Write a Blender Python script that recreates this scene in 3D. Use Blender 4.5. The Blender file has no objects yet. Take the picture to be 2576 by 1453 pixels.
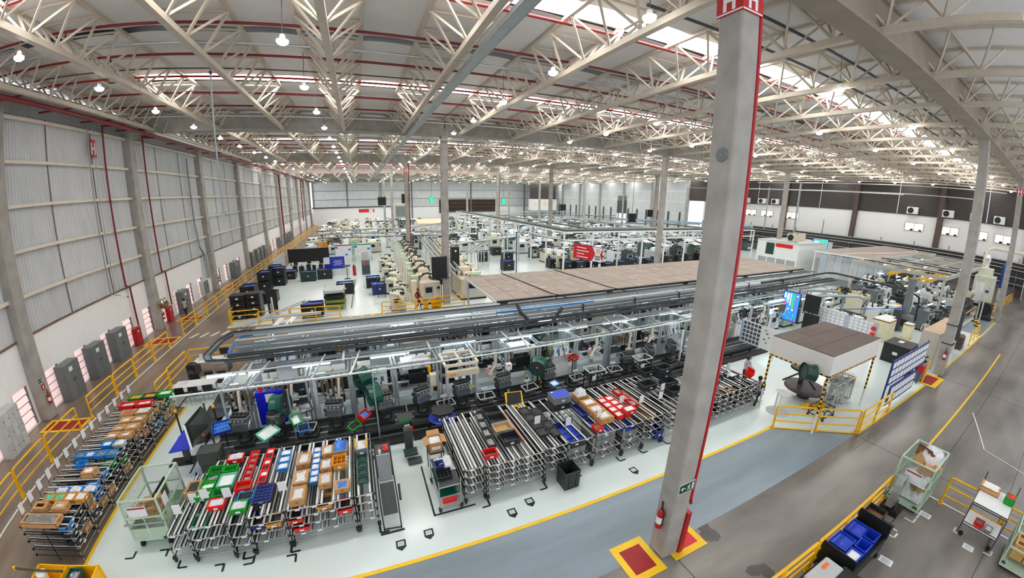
import bpy, bmesh, math, random
from mathutils import Vector, Matrix
random.seed(7)
SC = bpy.context.scene
COL = SC.collection
PI = math.pi

# ---------------------------------------------------------------- camera, world, exposure
cam_d = bpy.data.cameras.new('camera')
cam = bpy.data.objects.new('camera', cam_d)
COL.objects.link(cam)
cam.location = (0.0, 0.0, 9.5)
RC = Matrix(((0.92294474, 0.0835363, -0.37575882), (-0.38472865, 0.2319492, -0.89341112), (0.0125247, 0.96913428, 0.2462151)))
cam.rotation_euler = RC.to_euler()
cam_d.type = 'PANO'
cam_d.sensor_fit = 'HORIZONTAL'
cam_d.sensor_width = 36.0
cam_d.clip_end = 500
cam_d.clip_start = 0.05
cam_d.panorama_type = 'FISHEYE_LENS_POLYNOMIAL'
cam_d.fisheye_fov = math.radians(170)
PXMM = 2576.0 / 36.0 / 930.1653        # sensor millimetres to lens units
for _i, _k in enumerate((0.98084392, 0.11022769, -0.38362019, 0.15082974)):
    setattr(cam_d, 'fisheye_polynomial_k%d' % (_i + 1), -_k * PXMM ** (_i + 1))
cam_d.fisheye_polynomial_k0 = 0.0
SC.camera = cam

world = bpy.data.worlds.new('world')
SC.world = world
world.use_nodes = True
_bg = world.node_tree.nodes['Background']
_bg.inputs[0].default_value = (0.93, 0.96, 1.0, 1)
_bg.inputs[1].default_value = 1.3

SC.view_settings.view_transform = 'Standard'
SC.view_settings.look = 'None'
SC.view_settings.gamma = 1.0
SC.view_settings.use_curve_mapping = False
SC.view_settings.exposure = -0.16
SC.cycles.use_denoising = True
SC.cycles.use_adaptive_sampling = True
SC.cycles.adaptive_threshold = 0.02
SC.cycles.max_bounces = 5
SC.cycles.diffuse_bounces = 4
SC.cycles.glossy_bounces = 2
SC.cycles.sample_clamp_indirect = 6.0
SC.cycles.caustics_reflective = False
SC.cycles.caustics_refractive = False
SKY_E = 15.0      # radiance of the roof skylights
LAMP_E = 50.0     # high-bay lamps
TUBE_E = 8.5      # fluorescent battens over the line

# ---------------------------------------------------------------- helpers
_ORD = 'first second third fourth fifth sixth seventh eighth ninth tenth eleventh twelfth thirteenth fourteenth fifteenth sixteenth seventeenth eighteenth nineteenth twentieth'.split()
def ordinal(k):
    return _ORD[k - 1] if k <= 20 else str(k) + {1: 'st', 2: 'nd', 3: 'rd'}.get(k % 10, 'th')
def lin(c):
    c = c / 255.0
    return c / 12.92 if c <= 0.04045 else ((c + 0.055) / 1.055) ** 2.4

MATS = {}
def mat(name, rgb, rough=0.5, metal=0.0, var=0.12, scale=3.0, emit=0.0, bump=0.0, stretch=None, alpha=1.0, rnd=0.12):
    if name in MATS:
        return MATS[name]
    m = bpy.data.materials.new(name)
    MATS[name] = m
    m.use_nodes = True
    nt = m.node_tree
    b = nt.nodes['Principled BSDF']
    col = (lin(rgb[0]), lin(rgb[1]), lin(rgb[2]), 1)
    b.inputs['Roughness'].default_value = rough
    b.inputs['Metallic'].default_value = metal
    geo = nt.nodes.new('ShaderNodeNewGeometry')
    src = geo.outputs['Position']
    if stretch:
        mp = nt.nodes.new('ShaderNodeVectorMath'); mp.operation = 'MULTIPLY'
        mp.inputs[1].default_value = stretch
        nt.links.new(src, mp.inputs[0]); src = mp.outputs[0]
    noi = nt.nodes.new('ShaderNodeTexNoise')
    noi.inputs['Scale'].default_value = scale
    noi.inputs['Detail'].default_value = 6
    nt.links.new(src, noi.inputs['Vector'])
    mr = nt.nodes.new('ShaderNodeMapRange')
    mr.inputs[1].default_value = 0.25; mr.inputs[2].default_value = 0.75
    mr.inputs[3].default_value = 1 - var; mr.inputs[4].default_value = 1 + var
    nt.links.new(noi.outputs[0], mr.inputs[0])
    oi = nt.nodes.new('ShaderNodeObjectInfo')
    mr2 = nt.nodes.new('ShaderNodeMapRange')
    mr2.inputs[3].default_value = 1 - rnd; mr2.inputs[4].default_value = 1 + rnd
    nt.links.new(oi.outputs['Random'], mr2.inputs[0])
    mul = nt.nodes.new('ShaderNodeMath'); mul.operation = 'MULTIPLY'
    nt.links.new(mr.outputs[0], mul.inputs[0]); nt.links.new(mr2.outputs[0], mul.inputs[1])
    vm = nt.nodes.new('ShaderNodeVectorMath'); vm.operation = 'SCALE'
    vm.inputs[0].default_value = col[:3]
    nt.links.new(mul.outputs[0], vm.inputs['Scale'])
    nt.links.new(vm.outputs[0], b.inputs['Base Color'])
    if bump:
        bp = nt.nodes.new('ShaderNodeBump'); bp.inputs['Strength'].default_value = bump
        bp.inputs['Distance'].default_value = 0.02
        nt.links.new(noi.outputs[0], bp.inputs['Height']); nt.links.new(bp.outputs[0], b.inputs['Normal'])
    if emit:
        b.inputs['Emission Color'].default_value = col
        b.inputs['Emission Strength'].default_value = emit
    if alpha < 1:
        b.inputs['Alpha'].default_value = alpha
    return m

class MB:
    """collects boxes, bars and tubes into one mesh"""
    def __init__(s):
        s.v = []; s.f = []; s.mi = []; s.mats = []; s.cur = 0
    def m(s, mt):
        if mt not in s.mats: s.mats.append(mt)
        s.cur = s.mats.index(mt); return s
    def add(s, vs, fs):
        o = len(s.v); s.v += [tuple(x) for x in vs]
        for f in fs:
            s.f.append(tuple(i + o for i in f)); s.mi.append(s.cur)
        return s
    def box(s, c, d, rz=0.0):
        x, y, z = d[0] / 2, d[1] / 2, d[2] / 2
        vs = [(-x, -y, -z), (x, -y, -z), (x, y, -z), (-x, y, -z), (-x, -y, z), (x, -y, z), (x, y, z), (-x, y, z)]
        if rz:
            ca, sa = math.cos(rz), math.sin(rz)
            vs = [(a * ca - b * sa, a * sa + b * ca, e) for a, b, e in vs]
        return s.add([(a + c[0], b + c[1], e + c[2]) for a, b, e in vs], CUBE_F)
    def bar(s, p0, p1, w, h=None):
        h = h or w
        p0 = Vector(p0); p1 = Vector(p1); q = frame_rot(p1 - p0)
        L = (p1 - p0).length
        vs = []
        for e in (0, L):
            for a, b in ((-1, -1), (1, -1), (1, 1), (-1, 1)):
                vs.append(p0 + q @ Vector((a * w / 2, b * h / 2, e)))
        return s.add(vs, CUBE_F)
    def tube(s, p0, p1, r, n=6, r2=None, cap=True):
        p0 = Vector(p0); p1 = Vector(p1); q = frame_rot(p1 - p0); L = (p1 - p0).length
        r2 = r if r2 is None else r2
        vs = []
        for e, rr in ((0, r), (L, r2)):
            for i in range(n):
                a = 2 * PI * i / n
                vs.append(p0 + q @ Vector((rr * math.cos(a), rr * math.sin(a), e)))
        fs = [(i, (i + 1) % n, n + (i + 1) % n, n + i) for i in range(n)]
        if cap: fs += [tuple(range(n - 1, -1, -1)), tuple(range(n, 2 * n))]
        return s.add(vs, fs)
    def path(s, pts, r, n=6):
        pts = [Vector(p) for p in pts]; rings = []; o = []
        for i, p in enumerate(pts):
            d = (pts[min(i + 1, len(pts) - 1)] - pts[max(i - 1, 0)])
            q = frame_rot(d)
            o += [p + q @ Vector((r * math.cos(2 * PI * k / n), r * math.sin(2 * PI * k / n), 0)) for k in range(n)]
        fs = []
        for i in range(len(pts) - 1):
            for k in range(n):
                a = i * n + k; b = i * n + (k + 1) % n
                fs.append((a, b, b + n, a + n))
        fs += [tuple(range(n - 1, -1, -1)), tuple(range((len(pts) - 1) * n, len(pts) * n))]
        return s.add(o, fs)
    def lathe(s, prof, c=(0, 0, 0), n=16, rot=None):
        vs = []
        for r, z in prof:
            for i in range(n):
                a = 2 * PI * i / n
                v = Vector((r * math.cos(a), r * math.sin(a), z))
                if rot is not None: v = rot @ v
                vs.append(v + Vector(c))
        fs = []
        for j in range(len(prof) - 1):
            for i in range(n):
                fs.append((j * n + i, j * n + (i + 1) % n, (j + 1) * n + (i + 1) % n, (j + 1) * n + i))
        return s.add(vs, fs)
    def poly(s, pts, z0, z1):
        n = len(pts)
        vs = [(x, y, z0) for x, y in pts] + [(x, y, z1) for x, y in pts]
        fs = [tuple(range(n - 1, -1, -1)), tuple(range(n, 2 * n))] + [(i, (i + 1) % n, n + (i + 1) % n, n + i) for i in range(n)]
        return s.add(vs, fs)
    def quad(s, a, b, c, d):
        return s.add([a, b, c, d], [(0, 1, 2, 3)])
    def mesh(s, name):
        me = bpy.data.meshes.new(name)
        me.from_pydata(s.v, [], s.f)
        for mt in s.mats: me.materials.append(mt)
        if len(s.mats) > 1: me.polygons.foreach_set('material_index', s.mi)
        me.update()
        return me
    def build(s, name, parent=None, mtx=None, **kw):
        return obj(name, s.mesh(name), parent, mtx, **kw)

CUBE_F = [(0, 3, 2, 1), (4, 5, 6, 7), (0, 1, 5, 4), (1, 2, 6, 5), (2, 3, 7, 6), (3, 0, 4, 7)]

def frame_rot(d):
    d = Vector(d).normalized()
    up = Vector((0, 0, 1)) if abs(d.z) < 0.99 else Vector((0, 1, 0))
    x = d.cross(up).normalized(); y = d.cross(x).normalized()
    return Matrix((x, y, d)).transposed()

def T(x=0, y=0, z=0, rz=0.0, sx=1, sy=1, sz=1):
    return Matrix.Translation((x, y, z)) @ Matrix.Rotation(rz, 4, 'Z') @ Matrix.Diagonal((sx, sy, sz, 1))

def obj(name, me, parent=None, mtx=None, label=None, cat=None, group=None, kind=None):
    o = bpy.data.objects.new(name, me)
    COL.objects.link(o)
    if parent is not None: o.parent = parent
    if mtx is not None: o.matrix_basis = mtx
    if label: o['label'] = label
    if cat: o['category'] = cat
    if group: o['group'] = group
    if kind: o['kind'] = kind
    return o

def thing(name, label, cat, loc=(0, 0, 0), rz=0.0, group=None, kind=None):
    return obj(name, None, None, T(loc[0], loc[1], loc[2], rz), label, cat, group, kind)

UC = {}
def ucube(mt):
    k = ('c', mt.name)
    if k not in UC:
        UC[k] = MB().m(mt).box((0, 0, 0), (1, 1, 1)).mesh('block_' + mt.name)
    return UC[k]
def ucyl(mt, n=10):
    k = ('y', mt.name, n)
    if k not in UC:
        UC[k] = MB().m(mt).tube((0, 0, -.5), (0, 0, .5), .5, n).mesh('round_' + mt.name)
    return UC[k]
def box(parent, name, mt, c, d, rz=0.0, **kw):
    return obj(name, ucube(mt), parent, T(c[0], c[1], c[2], rz, d[0], d[1], d[2]), **kw)
def bar(parent, name, mt, p0, p1, w, h=None, **kw):
    p0 = Vector(p0); p1 = Vector(p1); d = p1 - p0
    mx = Matrix.Translation((p0 + p1) / 2) @ frame_rot(d).to_4x4() @ Matrix.Diagonal((w, h or w, d.length, 1))
    return obj(name, ucube(mt), parent, mx, **kw)
def tube(parent, name, mt, p0, p1, r, n=10, **kw):
    p0 = Vector(p0); p1 = Vector(p1); d = p1 - p0
    mx = Matrix.Translation((p0 + p1) / 2) @ frame_rot(d).to_4x4() @ Matrix.Diagonal((2 * r, 2 * r, d.length, 1))
    return obj(name, ucyl(mt, n), parent, mx, **kw)

def bbox(mb, c, d, b=0.02):
    """bevelled box into MB"""
    x, y, z = d[0] / 2, d[1] / 2, d[2] / 2
    b = min(b, x * .4, y * .4, z * .4)
    vs = []
    for zz, i in ((-z, b), (-z + b, 0), (z - b, 0), (z, b)):
        X, Y = x - i, y - i
        for a, e in ((-X + b, -Y), (X - b, -Y), (X, -Y + b), (X, Y - b), (X - b, Y), (-X + b, Y), (-X, Y - b), (-X, -Y + b)):
            vs.append((a + c[0], e + c[1], zz + c[2]))
    fs = [tuple(range(7, -1, -1)), tuple(range(24, 32))]
    for j in range(3):
        for i in range(8):
            fs.append((j * 8 + i, j * 8 + (i + 1) % 8, (j + 1) * 8 + (i + 1) % 8, (j + 1) * 8 + i))
    return mb.add(vs, fs)

# ---------------------------------------------------------------- materials
CONC = mat('cast_concrete', (165, 161, 155), .85, var=.2, scale=1.6, bump=.25, rnd=.04)
FLOORC = mat('polished_concrete', (124, 118, 112), .3, var=.5, scale=.55, stretch=(.4, 1.3, 1), rnd=0)
FLOORB = mat('brown_concrete', (130, 114, 100), .26, var=.34, scale=.8, stretch=(1.3, .35, 1), rnd=0)
EPOXY = mat('white_epoxy', (226, 238, 235), .16, var=.035, scale=.6, rnd=0)
BLUEF = mat('blue_grey_floor_paint', (136, 150, 159), .26, var=.28, scale=.6, stretch=(.22, 1.3, 1), rnd=0)
YEL = mat('safety_yellow', (250, 190, 14), .42, var=.08, rnd=.05)
YELF = mat('yellow_floor_line', (250, 203, 30), .5, var=.07, rnd=.02)
REDF = mat('red_floor_paint', (160, 30, 32), .55, var=.1, rnd=.02)
REDF2 = mat('bright_red_floor_paint', (214, 34, 44), .5, var=.08, rnd=.02)
WHITEL = mat('white_line_paint', (232, 232, 226), .5, var=.1, rnd=.02)
BLACKF = mat('black_floor_tape', (30, 42, 40), .5, var=.1)
CREAM = mat('cream_steel', (226, 216, 198), .45, var=.06, rnd=.05)
SHEET = mat('roof_sheet', (230, 229, 227), .6, var=.04, scale=1.2, rnd=.03)
CLAD = mat('cladding_sheet', (206, 209, 211), .5, var=.09, scale=1.5, stretch=(1, 1, .35), rnd=.03)
WALLW = mat('white_wall_paint', (250, 250, 250), .6, var=.03, rnd=.01)
DARKW = mat('dark_wall_sheet', (72, 66, 64), .7, var=.1, rnd=.02)
SKYM = mat('skylight_sheet', (255, 254, 252), .5, emit=SKY_E, var=.02, rnd=0)
LAMPM = mat('lamp_glow', (255, 253, 248), .5, emit=LAMP_E, var=.01, rnd=0)
TUBEM = mat('fluorescent_glow', (214, 236, 255), .5, emit=TUBE_E, var=.01, rnd=0)
DAYP = mat('daylit_louvre_glass', (255, 226, 224), .4, emit=.62, var=.02, rnd=.03)
REDP = mat('fire_red_paint', (176, 24, 34), .4, var=.08)
REDPD = mat('dark_red_pipe', (128, 26, 32), .45, var=.12)
GREY = mat('grey_cabinet_paint', (112, 118, 122), .45, var=.06)
LGREY = mat('light_grey_paint', (196, 200, 200), .45, var=.05)
DGREY = mat('dark_grey_paint', (66, 70, 72), .5, var=.1)
BLACK = mat('black_plastic', (26, 28, 30), .42, var=.12)
STEEL = mat('brushed_steel', (176, 180, 182), .32, metal=.75, var=.1)
GALV = mat('galvanised_steel', (158, 166, 170), .42, metal=.55, var=.14)
ALU = mat('aluminium_profile', (196, 204, 206), .34, metal=.45, var=.08)
TUBEW = mat('lean_pipe_grey', (172, 170, 163), .32, metal=.45, var=.06)
ROLL = mat('roller_strip_white', (232, 234, 233), .35, var=.05)
WHITE = mat('white_paint', (238, 240, 240), .4, var=.03, rnd=.03)
PAPER = mat('white_card', (240, 241, 242), .7, var=.02, rnd=.02)
CARDB = mat('cardboard', (196, 148, 96), .8, var=.08, rnd=.1)
CARDD = mat('dark_cardboard', (132, 92, 58), .8, var=.12)
RED = mat('red_plastic', (226, 26, 18), .38, var=.05)
GREEN = mat('green_plastic', (12, 152, 44), .38, var=.06)
DGREEN = mat('dark_green_enamel', (10, 86, 70), .25, var=.08)
TEAL = mat('mint_plastic', (110, 208, 172), .4, var=.05)
BLUE = mat('blue_plastic', (22, 62, 190), .38, var=.08)
LBLUE = mat('light_blue_plastic', (40, 132, 214), .38, var=.08)
NAVY = mat('navy_plastic', (28, 44, 112), .4, var=.1)
TOTE = mat('grey_tote', (132, 134, 130), .5, var=.06)
TOTEB = mat('charcoal_tote', (44, 48, 52), .45, var=.1)
ORANGE = mat('ochre_plastic', (222, 150, 40), .45, var=.06)
BEIGE = mat('beige_machine_paint', (218, 210, 186), .45, var=.06)
MINTC = mat('pale_green_paint', (190, 214, 190), .45, var=.06)
ROOFB = mat('brown_canopy_board', (156, 142, 132), .6, var=.12, scale=1.2, rnd=.05)
ROOFD = mat('dark_brown_board', (100, 87, 80), .7, var=.12, scale=1.2, rnd=.05)
BAG = mat('clear_film', (222, 226, 230), .25, var=.12, scale=9, rnd=.1)
BAGB = mat('blue_film', (64, 128, 220), .25, var=.25, scale=9)
PARTS = mat('metal_parts', (150, 152, 152), .35, metal=.6, var=.5, scale=22)
DPARTS = mat('dark_parts', (60, 62, 62), .45, metal=.4, var=.5, scale=20)
ENG = mat('cast_aluminium_engine', (122, 127, 130), .4, metal=.6, var=.16, scale=9)
RUBBER = mat('black_rubber', (24, 24, 25), .7, var=.1)
BRONZE = mat('bronze_parts', (122, 104, 80), .4, metal=.4, var=.3, scale=12)
HAZE = None
# ================================================================ STRUCTURE
def struct(name, mb, label, **kw):
    o = mb.build(name, None, label=label, kind='structure', cat=kw.pop('cat', 'building part'), **kw)
    return o

XW0, XW1, YF = -16.2, 80.3, 150.5
ROWS = [5.2 + 26.4 * j for j in range(6)]
COLX = [7.0, 31.5, 56.0]
# ---- floor
struct('floor', MB().m(FLOORC).box((32, 73, -.1), (102, 160, .2)), 'grey polished concrete floor of the wide aisle beside the columns', cat='floor')
f = MB().m(FLOORB)
f.box((-12.65, 73, .002), (7.3, 155, .004)); f.box((-.5, 25.6, .0025), (17, 7.6, .004)); f.box((20, 26, .0025), (24, 7.4, .004))
struct('floor', f, 'brownish concrete of the side aisle along the left wall and the cross aisle', cat='floor')
EP1 = [(-9, 7.54), (15.76, 7.54), (18.95, 5.26), (58, 5.2), (58, 22.2), (-9, 22.2), (-10.7, 21.4), (-10.7, 19.2), (-9, 18.6)]
struct('floor', MB().m(EPOXY).poly(EP1, -.05, .006), 'glossy white epoxy floor under the engine assembly line', cat='floor')
struct('floor', MB().m(EPOXY).poly([(-10.6, 30.6), (78, 30.6), (78, 148), (-10.6, 148)], -.05, .006), 'glossy white epoxy floor of the machining area beyond the cross aisle', cat='floor')
struct('floor', MB().m(EPOXY).poly([(43, 22.3), (78, 22.3), (78, 30.5), (43, 30.5)], -.05, .006), 'glossy white epoxy floor under the raised canopy', cat='floor')
struct('floor', MB().m(BLUEF).poly([(-13, 5.26), (18.6, 5.26), (15.66, 7.5), (-13, 7.5)], -.05, .005), 'blue grey painted walkway between yellow line and bare concrete', cat='floor')
struct('floor', MB().m(BLUEF).poly([(46.5, 4.9), (57, 4.9), (57, 7.2), (46.5, 7.2)], -.05, .008), 'short blue grey walkway past the cream cabinet at the far columns', cat='floor')
# ---- painted lines
def line(mt, pts, w, label, z=.012):
    mb = MB().m(mt)
    for a, b in zip(pts[:-1], pts[1:]):
        mb.bar((a[0], a[1], z - .003), (b[0], b[1], z - .003), w, .006) if False else None
        d = Vector((b[0] - a[0], b[1] - a[1], 0)).normalized(); n = Vector((-d.y, d.x, 0)) * w / 2
        A = Vector((a[0], a[1], z)) - d * w / 2; B = Vector((b[0], b[1], z)) + d * w / 2
        mb.quad(A - n, B - n, B + n, A + n)
    return struct('trim', mb, label, cat='floor line')
line(YELF, [(-12, 7.54), (15.76, 7.54), (18.95, 5.26), (28.4, 5.2)], .12, 'long yellow line that borders the white floor and the blue walkway')
line(YELF, [(30.8, 5.2), (57, 5.2)], .12, 'yellow line past the cream cabinet at the far end of the white floor')
line(YELF, [(-9, 8.9), (-9, 18.6)], .12, 'yellow line along the foot of the left part racks')
line(YELF, [(21.2, 2.86), (42, 2.9)], .1, 'yellow centre line on the bare concrete aisle')
line(WHITEL, [(-13.2, 8), (-13.2, 146)], .1, 'white line beside the yellow guard rails of the left aisle')
line(WHITEL, [(17.0, 2.3), (17.0, -3.6)], .09, 'white line in front of the yellow rail at the lower corner')
line(YELF, [(-9, 30.55), (1.2, 30.2)], .1, 'yellow line at the near edge of the machining floor')
line(WHITEL, [(-9, 29.0), (8, 29.0)], .1, 'white line along the cross aisle in front of the yellow rails')
line(WHITEL, [(22, -3), (23, .8), (27, 2.2)], .06, 'worn white corner outline on the bare concrete aisle')
for i in range(5):
    struct('trim', MB().m(WHITEL).box((-12.5 + .72 * i, 29.5, .012), (.22, .95, .004), -.35), ['first', 'second', 'third', 'fourth', 'fifth'][i] + ' white zebra stripe from the left rail on the cross aisle', cat='floor marking')
def pad(x0, y0, x1, y1, mt, label, m=.18):
    r = thing('floor_marking', label, 'floor marking', ((x0 + x1) / 2, (y0 + y1) / 2, 0), kind='structure')
    w, d = x1 - x0, y1 - y0
    for c_, d_ in (((0, -d / 2 + m / 2, .013), (w, m, .005)), ((0, d / 2 - m / 2, .013), (w, m, .005)), ((-w / 2 + m / 2, 0, .013), (m, d - 2 * m, .005)), ((w / 2 - m / 2, 0, .013), (m, d - 2 * m, .005))): box(r, 'border_strip', YELF, c_, d_)
    MB().m(mt).box((0, 0, .012), (w - 2 * m, d - 2 * m, .005)).build('field', r)
pad(5.53, 4.66, 6.64, 5.84, REDF, 'dark red square with yellow border below the fire extinguisher column', .2)
pad(7.02, 4.72, 8.27, 5.62, REDF2, 'bright red square with yellow border beside the red hydrant box', .2)
pad(28.5, 4.65, 30.8, 5.9, REDF, 'red square with yellow border at the foot of the second column', .28)
pad(-15.6, 17.4, -13.4, 18.6, REDF, 'red square with yellow border in the gap of the left rails')
pad(-15.5, 28.3, -13.4, 29.7, REDF, 'red square in front of the red hydrant cabinet by the round mirror')
pad(-15.5, 33.7, -13.4, 34.8, REDF, 'red square in front of the second red hydrant cabinet')
pad(-15.5, 45.0, -13.4, 46.6, REDF, 'red square at the foot of the fourth wall pilaster')
pad(55.2, 5.4, 57.5, 6.6, REDF, 'red square with yellow border at the foot of the third column')
# floor joints of the concrete slab
jm = MB().m(RUBBER)
for y in (-1.0, 2.0):
    jm.box((30, y, .001), (96, .02, .004))
for x in (7.1, 18.7, 31, 43, 55):
    jm.box((x, .6, .001), (.02, 9, .004))
struct('trim', jm, 'thin dark saw-cut joints across the bare concrete aisle', cat='floor joint')

def stain(cx, cy, r, label, seed, k=1.0):
    rr = random.Random(seed); n = 40; pts = []
    for i in range(n):
        a = 2 * PI * i / n; q = r * (.62 + .2 * math.sin(2 * a + seed) + .12 * math.sin(3 * a + 2 * seed) + rr.uniform(-.06, .06)); pts.append((cx + q * math.cos(a) * k, cy + q * math.sin(a), .004))
    m = MB().m(mat('oil_stain', (74, 68, 63), .3, var=.2)).add([(cx, cy, .004)] + pts, [(0, i + 1, (i + 1) % n + 1) for i in range(n)])
    struct('floor_stain', m, label, cat='stain')
stain(8.9, 3.35, .42, 'dark splashed stain on the concrete beside the front column', 3, 1.2); stain(7.7, 2.95, .5, 'second dark stain near the lower yellow rail', 9, 1.5); stain(8.6, 5.05, .55, 'rusty stain beside the bright red floor square', 5, 1.0)
# ---- left wall
WIN_Y = [15.08 + 2.68 * k for k in range(50)]
PIL = [5.75 + 13.2 * k for k in range(11)]
wb = MB().m(WALLW)
ys = []
ZB = 3.95
for k, y in enumerate(WIN_Y):
    if y > 130: break
    if min(abs(y - p) for p in PIL) < .95: continue
    ys.append(y)
y0 = -4
for y in ys:
    wb.box((XW0 - .15, (y0 + y - .6) / 2, ZB / 2), (.3, y - .6 - y0, ZB))
    wb.box((XW0 - .15, y, (1.98 + ZB) / 2), (.3, 1.2, ZB - 1.98)); wb.box((XW0 - .15, y, .03), (.3, 1.2, .06))
    y0 = y + .6
wb.box((XW0 - .15, (y0 + YF) / 2, ZB / 2), (.3, YF - y0, ZB))
wall_l = struct('wall_left', wb, 'long left wall with white base and corrugated cladding above', cat='wall')
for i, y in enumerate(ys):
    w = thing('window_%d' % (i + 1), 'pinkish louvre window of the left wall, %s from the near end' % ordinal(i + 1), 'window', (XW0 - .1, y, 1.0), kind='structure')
    box(w, 'window_frame', GREY, (0.02, -.58, 0), (.14, .05, 1.94)); box(w, 'window_frame', GREY, (0.02, .58, 0), (.14, .05, 1.94)); box(w, 'backing', mat('window_gap_shade', (150, 138, 136), .6), (-.07, 0, 0), (.02, 1.16, 1.9))  # dark frame and backing hold the shade of the reveal in their colour
    if y < 62:
        for q in range(5):
            obj('pane', ucube(DAYP), w, T(-.02, 0, -.76 + .38 * q) @ Matrix.Rotation(-.16, 4, 'Y') @ Matrix.Diagonal((.02, 1.12, .31, 1)))
    else:
        box(w, 'pane', DAYP, (-.02, 0, 0), (.02, 1.12, 1.88))
# corrugated sheets and girts
def corr_mesh(L, z0, z1, pitch=.24, dep=.045, mt=CLAD):
    n = int(L / pitch); vs = []; fs = []
    prof = []
    for i in range(n):
        u = i * L / n; p = L / n
        prof += [(u, 0), (u + .5 * p, 0), (u + .62 * p, dep), (u + .88 * p, dep)]
    prof.append((L, 0))
    for u, d in prof: vs += [(d, u, z0), (d, u, z1)]
    fs = [(2 * i, 2 * i + 2, 2 * i + 3, 2 * i + 1) for i in range(len(prof) - 1)]
    return MB().m(mt).add(vs, fs).mesh('corrugated_sheet')
cm = corr_mesh(4.38, ZB - .05, 15.6)
for p in PIL[:-1]:
    for q in range(3):
        obj('cladding_sheet', cm, wall_l, T(XW0 - .05, p + .02 + 4.4 * q, 0))
    for z in (ZB + .02, 5.8, 7.85, 9.9, 11.95, 14.0):
        if z > ZB + .1:
            box(wall_l, 'girt', CREAM, (XW0 + .12, p + 6.6, z), (.16, 12.5, .16))
        else:
            box(wall_l, 'flashing', mat('rusty_flashing', (120, 92, 74), .7), (XW0 + .03, p + 6.6, z), (.1, 12.6, .08))
    box(wall_l, 'upper_band', mat('band_sheet', (150, 150, 152), .6), (XW0 + .02, p + 6.6, 14.9), (.06, 12.5, 1.4))
    for q in (1, 2):
        box(wall_l, 'sheet_seam', mat('seam_brown', (128, 108, 92), .7), (XW0 + .01, p + 4.4 * q, 9.5), (.05, .05, 11))
for i, p in enumerate(PIL):
    c = MB().m(CONC)
    bbox(c, (XW0 + .2, p, 7.6), (.56, .78, 15.2), .03)
    o = struct('column_%d' % (i + 1), c, 'grey concrete pilaster of the left wall, %s from the near end' % ordinal(i + 1), cat='column')
    for z in (5.8, 7.85, 9.9, 11.95):
        box(o, 'bracket', mat('bracket_grey', (150, 140, 128), .6), (XW0 + .12, p + .5, z), (.14, .22, .2))
# ---- far wall
fw = MB().m(WALLW).box((32, YF + .15, 2.6), (98, .3, 5.2))
wall_f = struct('wall_far', fw, 'far end wall with white base and pale cladding', cat='wall')
cmf = MB().m(CLAD).box((0, 0, 0), (1, 1, 1)).mesh('flat_sheet')
for k in range(8):
    x0 = XW0 + 12.1 * k
    for q, (z0, z1) in enumerate(((5.2, 8.4), (8.4, 11.6), (11.6, 15.6))):
        obj('cladding_sheet', cmf, wall_f, T(x0 + 6.05, YF - .02, (z0 + z1) / 2, 0, 11.9, .06, z1 - z0 - .06))
        box(wall_f, 'girt', GREY, (x0 + 6.05, YF - .12, z0), (12, .14, .14))
    box(wall_f, 'post', GREY, (x0, YF - .2, 7.5), (.5, .4, 15))
box(wall_f, 'white_band', WALLW, (-2, YF - 14.4, 2.9), (26, .2, 5.8))
box(wall_f, 'band_ledge', DGREY, (-2, YF - 14.5, 5.9), (26.4, .6, .35))
box(wall_f, 'dark_panel', DARKW, (72.5, YF - 10, 11), (12, .2, 9))
box(wall_f, 'office_block', WALLW, (71.5, YF - 12, 6), (11.5, 3, 4.6))
for q in range(5):
    box(wall_f, 'office_window', mat('office_glass_warm', (226, 206, 170), .3, emit=.25), (67.3 + 2.1 * q, YF - 13.55, 6.3), (1.1, .08, 1.3))
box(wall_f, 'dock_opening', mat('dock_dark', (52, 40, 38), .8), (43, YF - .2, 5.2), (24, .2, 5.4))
for q in range(3):
    box(wall_f, 'rack_beam', mat('rack_brown', (118, 72, 56), .6), (43, YF - .5, 3.4 + 1.5 * q), (23, .1, .18))
# ---- right wall
rw = MB().m(WALLW).box((XW1 + .15, 30, 7.3), (.3, 72, 4.8)); rw.m(mat('lower_wall_grey', (132, 130, 130), .6)).box((XW1 + .15, 30, 2.45), (.3, 72, 4.9)); rw.m(LGREY).box((XW1 + .15, 108, 1.6), (.3, 84, 3.2))
wall_r = struct('wall_right', rw, 'long right wall with dark upper sheets and white office band', cat='wall')
for k in range(12):
    y = 5.2 + 13.2 * (k - 1)
    dk = y < 60
    if dk:
        for q in range(2):
            obj('dark_sheet', ucube(DARKW), wall_r, T(XW1 - .02, y + 3.3 + 6.6 * q, 12.65, 0, .08, 6.5, 5.9))
    else:
        for q, (z0, z1) in enumerate(((3.2, 6.2), (6.2, 9.2), (9.2, 12), (12, 15.6))):
            obj('cladding_sheet', cmf, wall_r, T(XW1 - .02, y + 6.6, (z0 + z1) / 2, 0, .06, 13, z1 - z0 - .05))
        for q in range(3):
            box(wall_r, 'louvre_post', DGREY, (XW1 - .2, y + 2.4 + 4.2 * q, 4.2), (.25, .45, 4.6))
    c = MB().m(CONC if not dk else mat('brown_pilaster', (96, 78, 74), .7)).box((XW1 - .25, y, 7.6), (.6, .75, 15.2))
    struct('column_%d' % (k + 20), c, 'pilaster along the right wall, %s from the near end' % ordinal(k + 1), cat='column')
box(wall_r, 'trim', DGREY, (XW1 - .06, 30, 9.7), (.14, 72, .1))
wy = [(9.0, 2.5), (12.5, 2.4), (16.7, 2.4), (22.0, 2.8), (43.4, 2.9), (48.9, 2.8), (52.7, 2.6), (55.8, 1.6)]
GLOW = mat('lit_office_window', (255, 240, 214), .4, emit=1.0, var=.1, scale=1.2, rnd=.12)
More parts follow.
